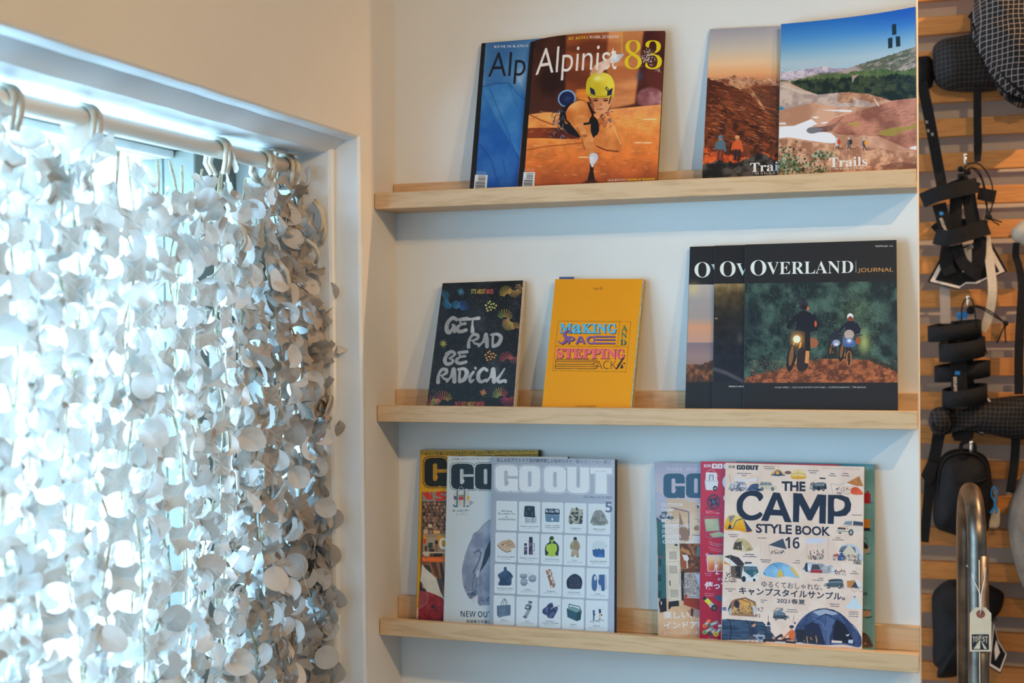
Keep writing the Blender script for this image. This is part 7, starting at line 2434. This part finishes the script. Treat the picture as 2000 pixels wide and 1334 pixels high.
def pillow(name, outline, y, bulge, mat, parent, rings=7, k=4, back=0.012, power=0.55, wr=0.0, seed=1):
    """soft stuffed shape: smooth outline in the plane y, swelling towards the room"""
    P = [at(px, py, y) for px, py in outline]
    n = len(P)
    out = []
    for i in range(n):
        p0, p1, p2, p3 = P[i - 1], P[i], P[(i + 1) % n], P[(i + 2) % n]
        for j in range(k):
            t = j / k
            out.append(0.5 * (2 * p1 + (p2 - p0) * t + (2 * p0 - 5 * p1 + 4 * p2 - p3) * t * t + (3 * p1 - p0 - 3 * p2 + p3) * t ** 3))
    c = sum(out, Vector()) / len(out)
    vs, uvs, fs = [c + Vector((0, -bulge, 0))], [], []
    N = len(out)
    r_ = random.Random(seed)
    ph = [r_.uniform(0, 6.28) for _ in range(4)]
    for r in range(1, rings + 1):
        f = r / rings
        for p in out:
            q = c + (p - c) * f
            d = bulge * (1 - f ** 2.4) ** power
            if wr:
                d += wr * math.sin(q.x * 90 + ph[0] + 2 * math.sin(q.z * 40)) * math.sin(q.z * 70 + ph[1]) * (1 - f * .5)
            vs.append(Vector((q.x, y - d, q.z)))
    for p in out:
        vs.append(Vector((p.x, y + back, p.z)))
    uvs = [((v.x) * 10, (v.z) * 10) for v in vs]
    for i in range(N):
        fs.append((0, 1 + (i + 1) % N, 1 + i))
    for r in range(rings):
        for i in range(N):
            a, b_ = 1 + r * N + i, 1 + r * N + (i + 1) % N
            fs.append((a, b_, b_ + N, a + N))
    fs.append(tuple(1 + rings * N + i for i in range(N)))
    return mesh(name, vs, fs, mat, parent, True, None, uvs)


def band(name, pts, w, y, parent, mat, th=0.0016, dy=None, closed_face=(0, -1, 0)):
    """webbing through photo positions, lying at depth y (dy: per-point offsets towards the room)"""
    P = [at(px, py, y) for px, py in pts]
    if dy:
        P = [p + Vector((0, -d, 0)) for p, d in zip(P, dy)]
    # smooth
    out = []
    n = len(P)
    ws = w if isinstance(w, list) else [w] * n
    wo = []
    for i in range(n - 1):
        p0, p1, p2, p3 = P[max(i - 1, 0)], P[i], P[i + 1], P[min(i + 2, n - 1)]
        for j in range(5):
            t = j / 5
            out.append(0.5 * (2 * p1 + (p2 - p0) * t + (2 * p0 - 5 * p1 + 4 * p2 - p3) * t * t + (3 * p1 - p0 - 3 * p2 + p3) * t ** 3))
            wo.append(ws[i] + (ws[i + 1] - ws[i]) * t)
    out.append(P[-1])
    wo.append(ws[-1])
    b = MB()
    b.strap(out, Vector(closed_face), wo, th)
    return b.build(name, mat, parent)


def cordline(name, pts, r, y, parent, mat, dy=None):
    P = [at(px, py, y) for px, py in pts]
    if dy:
        P = [p + Vector((0, -d, 0)) for p, d in zip(P, dy)]
    out = []
    n = len(P)
    for i in range(n - 1):
        p0, p1, p2, p3 = P[max(i - 1, 0)], P[i], P[i + 1], P[min(i + 2, n - 1)]
        for j in range(6):
            t = j / 6
            out.append(0.5 * (2 * p1 + (p2 - p0) * t + (2 * p0 - 5 * p1 + 4 * p2 - p3) * t * t + (3 * p1 - p0 - 3 * p2 + p3) * t ** 3))
    out.append(P[-1])
    b = MB()
    b.tube(out, r, 7)
    return b.build(name, mat, parent, True)


def plate(name, pts, y, th, mat, parent):
    b = MB()
    b.prism([at(px, py, y) for px, py in pts], (0, th, 0))
    return b.build(name, mat, parent)


def word(name, body, p, q, h_px, y, mat, parent, st='sansb'):
    """flat printed word from p to q (photo positions) at depth y"""
    v, t = text_tris(body, st, 0.0)
    P, Q = at(*p, y), at(*q, y)
    ax = (Q - P)
    up = Vector((0, -1, 0)).cross(ax.normalized())
    up = up if True else up
    hh = h_px * (P - CAM).dot(FW) / 2514.03
    x0, x1 = v[:, 0].min(), v[:, 0].max()
    vs = [P + ax * ((a - x0) / (x1 - x0)) - up * (b_ / CAP[st] * hh) for a, b_ in v]
    return mesh(name, vs, [tuple(int(i) for i in f) for f in t], mat, parent)


def peg(px, py, lab):
    t = empty('wall_peg', at(px, py, FY))
    tag(t, lab, 'peg', 'steel pegs in the slatted wall')
    b = MB()
    p = at(px, py + 8, 0.748)
    q = at(px - 1, py + 20, 0.69)
    b.tube([p, p + Vector((0, -0.05, -0.004)), p + Vector((0, -0.068, 0.002)), p + Vector((0, -0.074, 0.016))], 0.0028, 10)
    b.build('hook', M['steel_peg'], t, True)
    b = MB()
    e = p + Vector((0, -0.074, 0.016))
    b.tube([e, e + Vector((0, 0, 0.006))], [0.0042, 0.0036], 12)
    b.build('hook_tip', M['steel_peg'], t, True)
    adopt(t)


FRONT = (0, -1, 0)
# 1 large checked bag, top right
t = empty('roll_bag', at(1990, 60, FY))
tag(t, 'large black and white checked ripstop bag hanging at the top right corner', 'bag')
pillow('bag_body', [(1922, -60), (1905, 0), (1898, 40), (1901, 85), (1920, 125), (1945, 160), (1975, 188), (2010, 200), (2090, 170), (2130, 60), (2110, -60)], 0.66, 0.10, M['ripstop'], t, wr=0.003, back=0.07)
band('zip_band', [(1906, 45), (1920, 85), (1945, 125), (1978, 165), (2010, 190)], 0.016, 0.645, t, M['nylon'], 0.004, dy=[0.004, 0.022, 0.034, 0.036, 0.030])
cordline('hem_piping', [(1899, 30), (1902, 85), (1922, 128), (1948, 163), (1978, 190), (2010, 202)], 0.0035, 0.66, t, M['nylon'])
plate('side_tab', [(1890, 32), (1902, 18), (1908, 26), (1898, 40)], 0.67, 0.004, M['nylon'], t)
for k in range(6):
    cordline('drawcord', [(1968 + k * 7, 184 + k * 2), (1970 + k * 7, 194 + k), (1975 + k * 7, 198 - k)], 0.0035, 0.65, t, M['nylon'])
adopt(t)
# 2 handlebar bag at top
t = empty('handlebar_bag', at(1880, 120, FY))
tag(t, 'dark checked bar bag near the top, hanging half behind the large checked bag', 'bag', 'checked handlebar bags on the slats')
pillow('bag_body', [(1821, 112), (1823, 92), (1838, 78), (1866, 72), (1905, 66), (1950, 74), (1990, 82), (1992, 150), (1950, 174), (1900, 178), (1855, 176), (1832, 166), (1822, 145)], 0.715, 0.07, M['ripstop_dark'], t, wr=0.002)
pillow('buckle_panel', [(1786, 118), (1800, 110), (1818, 112), (1824, 140), (1820, 168), (1800, 174), (1786, 166)], 0.722, 0.02, M['nylon'], t, 4)
band('strap', [(1800, 160), (1812, 215), (1826, 290), (1840, 366)], 0.0205, 0.70, t, M['webbing'], 0.002)
band('strap', [(1909, 168), (1909, 230), (1910, 288), (1909, 314)], [0.0150, 0.0148, 0.0150, 0.0120], 0.69, t, M['webbing'], 0.002)
plate('strap_hem', [(1901, 284), (1916, 284), (1916, 314), (1904, 318)], 0.686, 0.003, M['webbing'], t)
for px, py in ((1810, 238), (1813, 255), (1821, 262)):
    o = plate('strap_mark', [(px - 2.5, py - 3), (px + 2.5, py - 2), (px + 2, py + 3.5), (px - 2, py + 3)], 0.6965, 0.0005, M['grey_ribbon'], t)
adopt(t)


def arrow_tag(parent, y, outline, arrow=None, hole=None):
    plate('tag_card', outline, y, 0.0012, M['nylon'], parent)
    n = len(outline)
    cx = sum(p[0] for p in outline) / n
    cy = sum(p[1] for p in outline) / n
    ins = [(cx + (px - cx) * .93, cy + (py - cy) * .93) for px, py in outline]
    ins2 = [(cx + (px - cx) * .80, cy + (py - cy) * .80) for px, py in outline]
    b = MB()
    A = [at(px, py, y - 0.0004) for px, py in ins]
    B = [at(px, py, y - 0.0004) for px, py in ins2]
    for i in range(n):
        j = (i + 1) % n
        b.prism([A[i], A[j], B[j], B[i]], (0, 0.0003, 0))
    b.build('tag_border', M['hangtag_white'], parent)
    if arrow:
        plate('tag_arrow', arrow, y - 0.0004, 0.0003, M['hangtag_white'], parent)


def arc_band(name, pts, hpx, y, parent, th=0.003, mat=None, dy=None):
    """upright elastic band: height hpx (photo pixels), following pts"""
    sc = (at(pts[0][0], pts[0][1], y) - CAM).dot(FW) / 2514.03
    return band(name, pts, hpx * sc, y, parent, mat or M['webbing'], th, dy)


# 3 upper strap harness
t = empty('strap_harness', at(1872, 440, FY))
tag(t, 'upper black strap harness on a peg, with pale ribbons hanging below its diamond tag', 'harness', 'black strap harnesses on the slats')
arrow_tag(t, 0.706, [(1838, 500), (1811, 551), (1872, 566), (1886, 556), (1909, 556), (1968, 530), (1930, 462)], [(1876, 498), (1898, 474), (1898, 525), (1880, 532)])
arc_band('elastic_band', [(1801, 392), (1830, 381), (1870, 372), (1909, 362)], 29, 0.69, t, dy=[0, 0.016, 0.020, 0.006])
arc_band('elastic_band', [(1802, 390), (1840, 372), (1880, 356), (1912, 366)], 16, 0.712, t)
arc_band('elastic_band', [(1826, 462), (1850, 466), (1885, 458), (1930, 443)], 30, 0.69, t, dy=[0, 0.016, 0.020, 0.004])
arc_band('elastic_band', [(1824, 450), (1840, 440), (1890, 436), (1928, 440)], 18, 0.712, t)
plate('band_tab', [(1912, 366), (1947, 372), (1942, 397), (1908, 389)], 0.700, 0.003, M['webbing'], t)
band('label_strap', [(1834, 398), (1842, 428), (1852, 462)], 0.026, 0.686, t, M['nylon'], 0.002)
band('harness_strap', [(1868, 380), (1866, 420), (1862, 470)], 0.024, 0.694, t, M['webbing'])
band('harness_strap', [(1890, 372), (1898, 420), (1908, 462)], 0.026, 0.696, t, M['webbing'])
band('harness_strap', [(1852, 480), (1848, 512), (1856, 536)], 0.026, 0.698, t, M['webbing'])
band('harness_strap', [(1868, 478), (1880, 512), (1906, 534)], 0.022, 0.694, t, M['webbing'])
band('harness_strap', [(1914, 462), (1912, 505), (1900, 545)], 0.024, 0.700, t, M['webbing'])
band('grey_ribbon', [(1844, 512), (1845, 560), (1847, 632)], 0.0190, 0.715, t, M['grey_ribbon'], 0.0008)
band('cream_ribbon', [(1925, 462), (1934, 520), (1938, 570), (1930, 620), (1918, 646)], 0.0165, 0.703, t, M['cream_ribbon'], 0.0008, dy=[0, 0.004, 0.010, 0.004, 0])
for pts in ([(1882, 345), (1888, 322), (1915, 322), (1936, 355), (1939, 395), (1930, 424)], [(1884, 350), (1892, 330), (1910, 332), (1922, 360), (1928, 400), (1924, 428)], [(1880, 345), (1898, 328), (1918, 352), (1924, 390), (1932, 425)], [(1930, 424), (1944, 430), (1957, 434)], [(1930, 424), (1940, 432), (1952, 440)]):
    cordline('shock_cord', pts, 0.0014, 0.682, t, M['nylon'])
pillow('cord_knot', [(1927, 420), (1934, 418), (1938, 424), (1933, 430), (1927, 428)], 0.682, 0.004, M['nylon'], t, 3, 3, 0.004)
for q in ((1876, 330), (1890, 336), (1876, 344), (1886, 349)):
    pillow('cord_toggle', [(q[0] - 5, q[1] - 4), (q[0] + 4, q[1] - 5), (q[0] + 6, q[1] + 4), (q[0] - 4, q[1] + 5)], 0.688, 0.006, M['nylon'], t, 3, 3, 0.004)
word('label_word', 'RESTRAP', (1840, 425), (1851, 452), 5.5, 0.6835, M['hangtag_white'], t)
plate('label_square', [(1834, 414), (1841, 413), (1843, 419), (1836, 421)], 0.6836, 0.0004, M['blue'], t)
adopt(t)
peg(1884, 322, 'steel peg in the slats holding the upper strap harness')

# 4 lower strap harness
t = empty('strap_harness', at(1880, 700, FY))
tag(t, 'lower black strap harness of stacked round bands, just above the long bar bag', 'harness', 'black strap harnesses on the slats')
arrow_tag(t, 0.704, [(1886, 838), (1906, 762), (1924, 766), (1967, 820), (1919, 850)], [(1906, 803), (1915, 801), (1914, 790), (1919, 789), (1941, 816), (1920, 820), (1917, 811), (1908, 811)])


def ring_band(cx, cy, rx, ry, h, y0, name='elastic_band'):
    """round elastic band seen a little from above: a short tube around a vertical axis"""
    sc = (at(cx, cy, y0) - CAM).dot(FW) / 2514.03
    c = at(cx, cy, y0)
    b = MB()
    N = 32
    vs, fs = [], []
    for rr, hh in ((1.0, 0.5), (1.0, -0.5), (0.93, -0.5), (0.93, 0.5)):
        for k in range(N):
            a = 2 * math.pi * k / N
            vs.append(c + Vector((math.cos(a) * rx * sc * rr, math.sin(a) * ry * rr, hh * h * sc + 0.12 * math.sin(a) * ry + 0.006 * math.cos(a))))
    for q in range(4):
        for k in range(N):
            a, b_ = q * N + k, q * N + (k + 1) % N
            e = ((q + 1) % 4) * N
            fs.append((a, b_, e + (k + 1) % N, e + k))
    return mesh(name, vs, fs, M['webbing'], t, True)


ring_band(1864, 646, 50, 0.030, 30, 0.70)
ring_band(1879, 682, 43, 0.036, 36, 0.69)
ring_band(1879, 725, 52, 0.026, 30, 0.70)
ring_band(1884, 772, 42, 0.034, 32, 0.69)
band('harness_strap', [(1880, 640), (1880, 700), (1882, 770), (1880, 855)], 0.040, 0.712, t, M['nylon'], 0.003)
band('harness_strap', [(1880, 790), (1881, 830), (1880, 862)], 0.034, 0.700, t, M['nylon'], 0.003)
band('label_strap', [(1872, 706), (1873, 740), (1874, 772)], 0.030, 0.672, t, M['nylon'], 0.002)
word('label_word', 'RESTRAP', (1868.5, 736), (1869.5, 766), 6, 0.6705, M['hangtag_white'], t)
plate('label_square', [(1865, 725), (1875, 725), (1875, 732), (1865, 732)], 0.6705, 0.0004, M['blue'], t)
plate('blue_tab', [(1869, 610), (1890, 608), (1890, 622), (1869, 624)], 0.700, 0.002, M['blue'], t)
for pts in ([(1878, 640), (1879, 600), (1888, 583), (1900, 590), (1908, 640)], [(1890, 600), (1912, 598), (1940, 612), (1964, 632)], [(1892, 598), (1915, 602), (1942, 618), (1963, 630)], [(1964, 632), (1956, 650), (1947, 670)], [(1964, 632), (1963, 650), (1965, 670)], [(1914, 640), (1920, 665), (1928, 692)]):
    cordline('shock_cord', pts, 0.0014, 0.682, t, M['nylon'])
pillow('cord_knot', [(1959, 628), (1965, 626), (1970, 631), (1966, 637), (1960, 635)], 0.682, 0.005, M['nylon'], t, 3, 3, 0.004)
pillow('cord_toggle', [(1888, 598), (1900, 600), (1902, 612), (1890, 612)], 0.69, 0.006, M['nylon'], t, 3, 3, 0.004)
adopt(t)
peg(1889, 592, 'steel peg in the slats holding the lower strap harness')

# 5 long handlebar bag
t = empty('handlebar_bag', at(1920, 815, FY))
tag(t, 'long dark checked bar bag with round end cap, below the lower strap harness', 'bag', 'checked handlebar bags on the slats')
pillow('bag_body', [(1835, 800), (1870, 788), (1930, 780), (1985, 774), (2040, 776), (2045, 850), (1985, 858), (1930, 848), (1870, 842), (1835, 848)], 0.722, 0.05, M['ripstop_dark'], t, wr=0.001)
pillow('end_cap', [(1814, 822), (1820, 802), (1838, 795), (1856, 803), (1862, 825), (1854, 844), (1838, 852), (1820, 843)], 0.69, 0.03, M['ripstop_dark'], t)
cordline('cap_piping', [(1820, 826), (1826, 840), (1840, 846), (1852, 838), (1858, 826)], 0.0018, 0.664, t, M['webbing'])
band('strap', [(1834, 846), (1828, 880), (1820, 925), (1812, 985), (1805, 1058)], [0.024, 0.022, 0.026, 0.019, 0.018], 0.712, t, M['webbing'], 0.003)
plate('buckle', [(1799, 928), (1812, 900), (1830, 905), (1828, 935), (1812, 950)], 0.706, 0.005, M['nylon'], t)
band('strap', [(1984, 856), (1981, 905), (1973, 962)], 0.0165, 0.716, t, M['webbing'], 0.002)
plate('strap_hem', [(1797, 1036), (1816, 1038), (1814, 1060), (1797, 1058)], 0.708, 0.004, M['webbing'], t)
adopt(t)

# 6 black pouch
t = empty('pouch', at(1882, 960, FY))
tag(t, 'small black zipped pouch with a bright blue zip pull, behind the steel rack', 'pouch')
pillow('pouch_body', [(1830, 925), (1836, 898), (1852, 882), (1882, 877), (1912, 884), (1930, 900), (1937, 935), (1941, 985), (1935, 1020), (1922, 1043), (1880, 1048), (1850, 1040), (1828, 1030), (1822, 1000), (1826, 960)], 0.722, 0.06, M['nylon'], t)
cordline('zip_seam', [(1838, 934), (1862, 941), (1890, 942), (1915, 940), (1928, 936)], 0.0022, 0.668, t, M['webbing'], dy=[-.02, 0, 0.004, 0, -.02])
cordline('piping', [(1834, 1000), (1832, 950), (1838, 910), (1856, 890), (1884, 884), (1910, 890), (1926, 908), (1931, 950), (1933, 1000)], 0.0022, 0.694, t, M['webbing'])
band('hanging_loop', [(1877, 884), (1878, 868), (1892, 862), (1903, 870), (1904, 884)], 0.008, 0.70, t, M['webbing'], 0.002)
cordline('zip_pull', [(1938, 953), (1936, 965), (1939, 974), (1944, 976), (1947, 962), (1942, 952), (1938, 953)], 0.0016, 0.69, t, M['blue'])
cordline('zip_pull', [(1942, 975), (1943, 988), (1937, 999), (1934, 1002)], 0.0026, 0.69, t, M['blue'])
cordline('zip_pull', [(1943, 988), (1947, 996), (1945, 1003)], 0.0022, 0.69, t, M['blue'])
o = plate('care_card', [(1934, 994), (1951, 993), (1953, 998), (1953, 1024), (1949, 1030), (1932, 1029)], 0.712, 0.001, M['sand'], t)
adopt(t)
peg(1895, 868, 'steel peg in the slats holding the small black pouch')

# 7 black cloth stuff sack with tag
t = empty('folded_garment', at(1880, 1220, FY))
tag(t, 'black folded cloth item with a diamond tag, hanging lowest behind the steel rack', 'cloth')
pillow('cloth_body', [(1820, 1170), (1832, 1148), (1855, 1134), (1882, 1136), (1905, 1142), (1925, 1141), (1945, 1150), (1961, 1162), (1956, 1190), (1944, 1205), (1930, 1215), (1925, 1260), (1915, 1300), (1880, 1318), (1845, 1324), (1830, 1322), (1832, 1305), (1822, 1292), (1822, 1240)], 0.722, 0.05, M['nylon'], t, wr=0.004, k=3)
for pts in ([(1834, 1158), (1855, 1166), (1878, 1172)], [(1884, 1165), (1862, 1215), (1848, 1290)], [(1872, 1170), (1850, 1220), (1838, 1300)]):
    cordline('fold', pts, 0.003, 0.70, t, M['nylon'], dy=[-.012, 0.004, -.012])
arrow_tag(t, 0.690, [(1940, 1212), (1950, 1250), (1968, 1279), (1954, 1316), (1931, 1302)], [(1946, 1250), (1953, 1275), (1944, 1290), (1942, 1268)])
cordline('tag_cord', [(1940, 1214), (1938, 1200), (1946, 1212)], 0.0014, 0.692, t, M['nylon'])
plate('cloth_clip', [(1872, 1122), (1882, 1119), (1884, 1132), (1874, 1134)], 0.70, 0.008, M['nylon'], t)
adopt(t)

# 8 sand-coloured pouch at the right edge with a long black strap
t = empty('sand_bag', at(2000, 450, FY))
tag(t, 'sand coloured cloth bag with long black strap, cut off by the right edge', 'bag')
pillow('bag_body', [(1975, 452), (1985, 440), (2005, 428), (2060, 430), (2070, 470), (2020, 485), (1996, 480), (1980, 468)], 0.722, 0.04, M['sand'], t, wr=0.003)
band('strap', [(1985, 474), (1984, 500), (1990, 520), (1996, 560), (1992, 640), (1990, 700), (1990, 770)], [0.012, 0.013, 0.013, 0.015, 0.0165, 0.0165, 0.0165], 0.71, t, M['webbing'], 0.003)
adopt(t)
# 9 taupe fleece at the lower right edge
t = empty('fleece_hat', at(2010, 1050, FY))
tag(t, 'taupe brushed fabric item bulging in from the right edge above the steel rack tag', 'clothing')
pillow('fabric_body', [(2010, 912), (1988, 950), (1972, 984), (1969, 1020), (1976, 1075), (1990, 1125), (2012, 1165), (2080, 1190), (2120, 1050), (2080, 930)], 0.70, 0.07, M['taupe'], t, wr=0.004)
adopt(t)

# ------------------------------------------------------------ steel rack end with swing tag, nearest on the right
M['pipe'] = plain('raw_steel_pipe', (0.20, 0.165, 0.135), 0.36, 0.45, 26, 0.15, 0.95, bdist=0.0006, bscale=90)
t = empty('steel_rack', (0.903, 0.0, 0.0))
tag(t, 'bent raw steel pipe of a garment rack standing in front of the bags', 'rack')
R_ = 0.0132
fa, fb = Vector((0.9065, -0.045, 0)), Vector((0.894, 0.105, 0))
top = 1.252
mid, half = (fa + fb) / 2, (fb - fa) / 2
pts = [fa + Vector((0, 0, 0.02)), fa + Vector((0, 0, 0.6)), fa + Vector((0, 0, top - 0.075))]
for k in range(1, 16):
    a = math.pi * k / 16
    pts.append(mid - half * math.cos(a) + Vector((0, 0, top - 0.075 + 0.068 * math.sin(a))))
pts += [fb + Vector((0, 0, top - 0.075)), fb + Vector((0, 0, 0.6)), fb + Vector((0, 0, 0.02))]
b = MB()
b.tube(pts, R_, 28)
b.build('bent_pipe', M['pipe'], t, True)
b = MB()
b.tube([fa + Vector((0.003, -0.0002, 1.165)), fa + Vector((0.003, -0.0002, 0.7))], R_ - 0.0008, 24)
b.build('weld_sleeve', M['pipe'], t, True)
b = MB()
b.tube([fa + Vector((0.0022, -R_ + 0.0002, 1.16)), fa + Vector((0.0022, -R_ + 0.0002, 0.75))], 0.0008, 6)
b.build('weld_seam', M['cream_ribbon'], t, True)
b = MB()
b.box((0.86, -0.09, 0.0), (0.94, 0.15, 0.02), bev=0.002)
b.build('foot_plate', M['pipe'], t)
adopt(t)
ty = -0.045 - R_ - 0.0022
t = empty('swing_tag', at(1915, 1199, ty))
tag(t, 'manila paper tag stamped TOURIST tied to the steel rack with white string', 'tag')
# card with a real hole
hole = at(1915.3, 1199.3, ty)
outl = [at(px, py, ty) for px, py in ((1905, 1186.5), (1925.5, 1186.5), (1936.3, 1198.5), (1936.3, 1272.5), (1893.8, 1272.5), (1894, 1198))]
dense = []
for i in range(6):
    for j in range(6):
        dense.append(outl[i].lerp(outl[(i + 1) % 6], j / 6))


def washer(name, outer, r_in, y0, th, mat, parent):
    N = len(outer)
    vs, fs = [], []
    inner = []
    for p in outer:
        a = math.atan2(p.z - hole.z, p.x - hole.x)
        inner.append(Vector((hole.x + r_in * math.cos(a), p.y, hole.z + r_in * math.sin(a))))
    for ring, yy in ((outer, y0), (inner, y0), (inner, y0 + th), (outer, y0 + th)):
        vs += [Vector((p.x, yy, p.z)) for p in ring]
    for q in range(4):
        for k in range(N):
            a, b_ = q * N + k, q * N + (k + 1) % N
            e = ((q + 1) % 4) * N
            fs.append((a, e + k, e + (k + 1) % N, b_))
    return mesh(name, vs, fs, mat, parent)


M['manila'] = plain('manila_card', (0.68, 0.54, 0.38), 0.75, 0.05, 60, 0.1)
M['stamp'] = plain('black_stamp_ink', (0.012, 0.012, 0.022), 0.6, 0.05, 60)
M['string'] = plain('white_cotton_string', (0.80, 0.78, 0.76), 0.8, 0.1, 300)
washer('tag_card', dense, 0.0022, ty, 0.0006, M['manila'], t)
sc = (hole - CAM).dot(FW) / 2514.03
circ = [hole + Vector((8 * sc * math.cos(a), 0, 8 * sc * math.sin(a))) for a in [2 * math.pi * k / 28 for k in range(28)]]
washer('reinforcing_ring', circ, 3.1 * sc, ty - 0.0004, 0.0003, plain('rust_red_fibre', (0.26, 0.07, 0.035), 0.7, 0.1, 60), t)
y1 = ty - 0.0003
plate('stamp_square', [(1898, 1239), (1931.3, 1239), (1931.3, 1269), (1898, 1269)], y1, 0.0002, M['stamp'], t)
y2 = y1 - 0.0003
for ch, x0, x1, b0, hh in (('T', 1900, 1904, 1255, 12), ('O', 1904.6, 1908.6, 1253, 10), ('U', 1909.2, 1912.6, 1249.5, 8), ('R', 1913.2, 1916.4, 1248, 7), ('I', 1917.3, 1918.3, 1249, 8), ('S', 1919.4, 1923.4, 1253, 10), ('T', 1924.4, 1929, 1256, 13)):
    v, f = text_tris(ch, 'sansb', 0.0)
    a, b_ = at(x0, b0, y2), at(x1, b0, y2)
    vx0, vx1 = v[:, 0].min(), v[:, 0].max()
    vs = [a + (b_ - a) * ((q[0] - vx0) / (vx1 - vx0)) + Vector((0, 0, q[1] / .714 * hh * sc)) for q in v]
    mesh('stamp_letter', vs, [tuple(int(i) for i in k) for k in f], M['manila'], t)
plate('stamp_tent', [(1914.6, 1249.5), (1901.5, 1267.5), (1914.4, 1267.5)], y2, 0.0002, M['manila'], t)
plate('stamp_tent', [(1915.4, 1250), (1922, 1267.5), (1927.8, 1267.5)], y2, 0.0002, M['manila'], t)
plate('stamp_tent', [(1899, 1267), (1900.2, 1266), (1914.6, 1247), (1914, 1249)], y2, 0.0002, M['manila'], t)
b = MB()
sp = [at(1915.3, 1199, ty - 0.002), at(1915, 1180, ty - 0.002), at(1914, 1160, ty - 0.002), at(1903, 1135, ty + 0.002), at(1894, 1108, ty + 0.008)]
cyl = fa + Vector((0, 0, 0))
L = sp + [Vector((cyl.x - R_ - .0012, cyl.y, 1.148)), Vector((cyl.x - R_ * .6, cyl.y + R_ + .001, 1.158)), Vector((cyl.x + R_ * .7, cyl.y + R_ + .001, 1.166)), Vector((cyl.x + R_ + .0016, cyl.y, 1.160)), at(1924.5, 1108, ty + 0.006), at(1922, 1135, ty + 0.001), at(1916.5, 1160, ty - 0.003), at(1916, 1180, ty - 0.003), at(1915.6, 1199, ty - 0.002)]
b.tube(L, 0.00055, 7)
b.build('string', M['string'], t, True)
adopt(t)
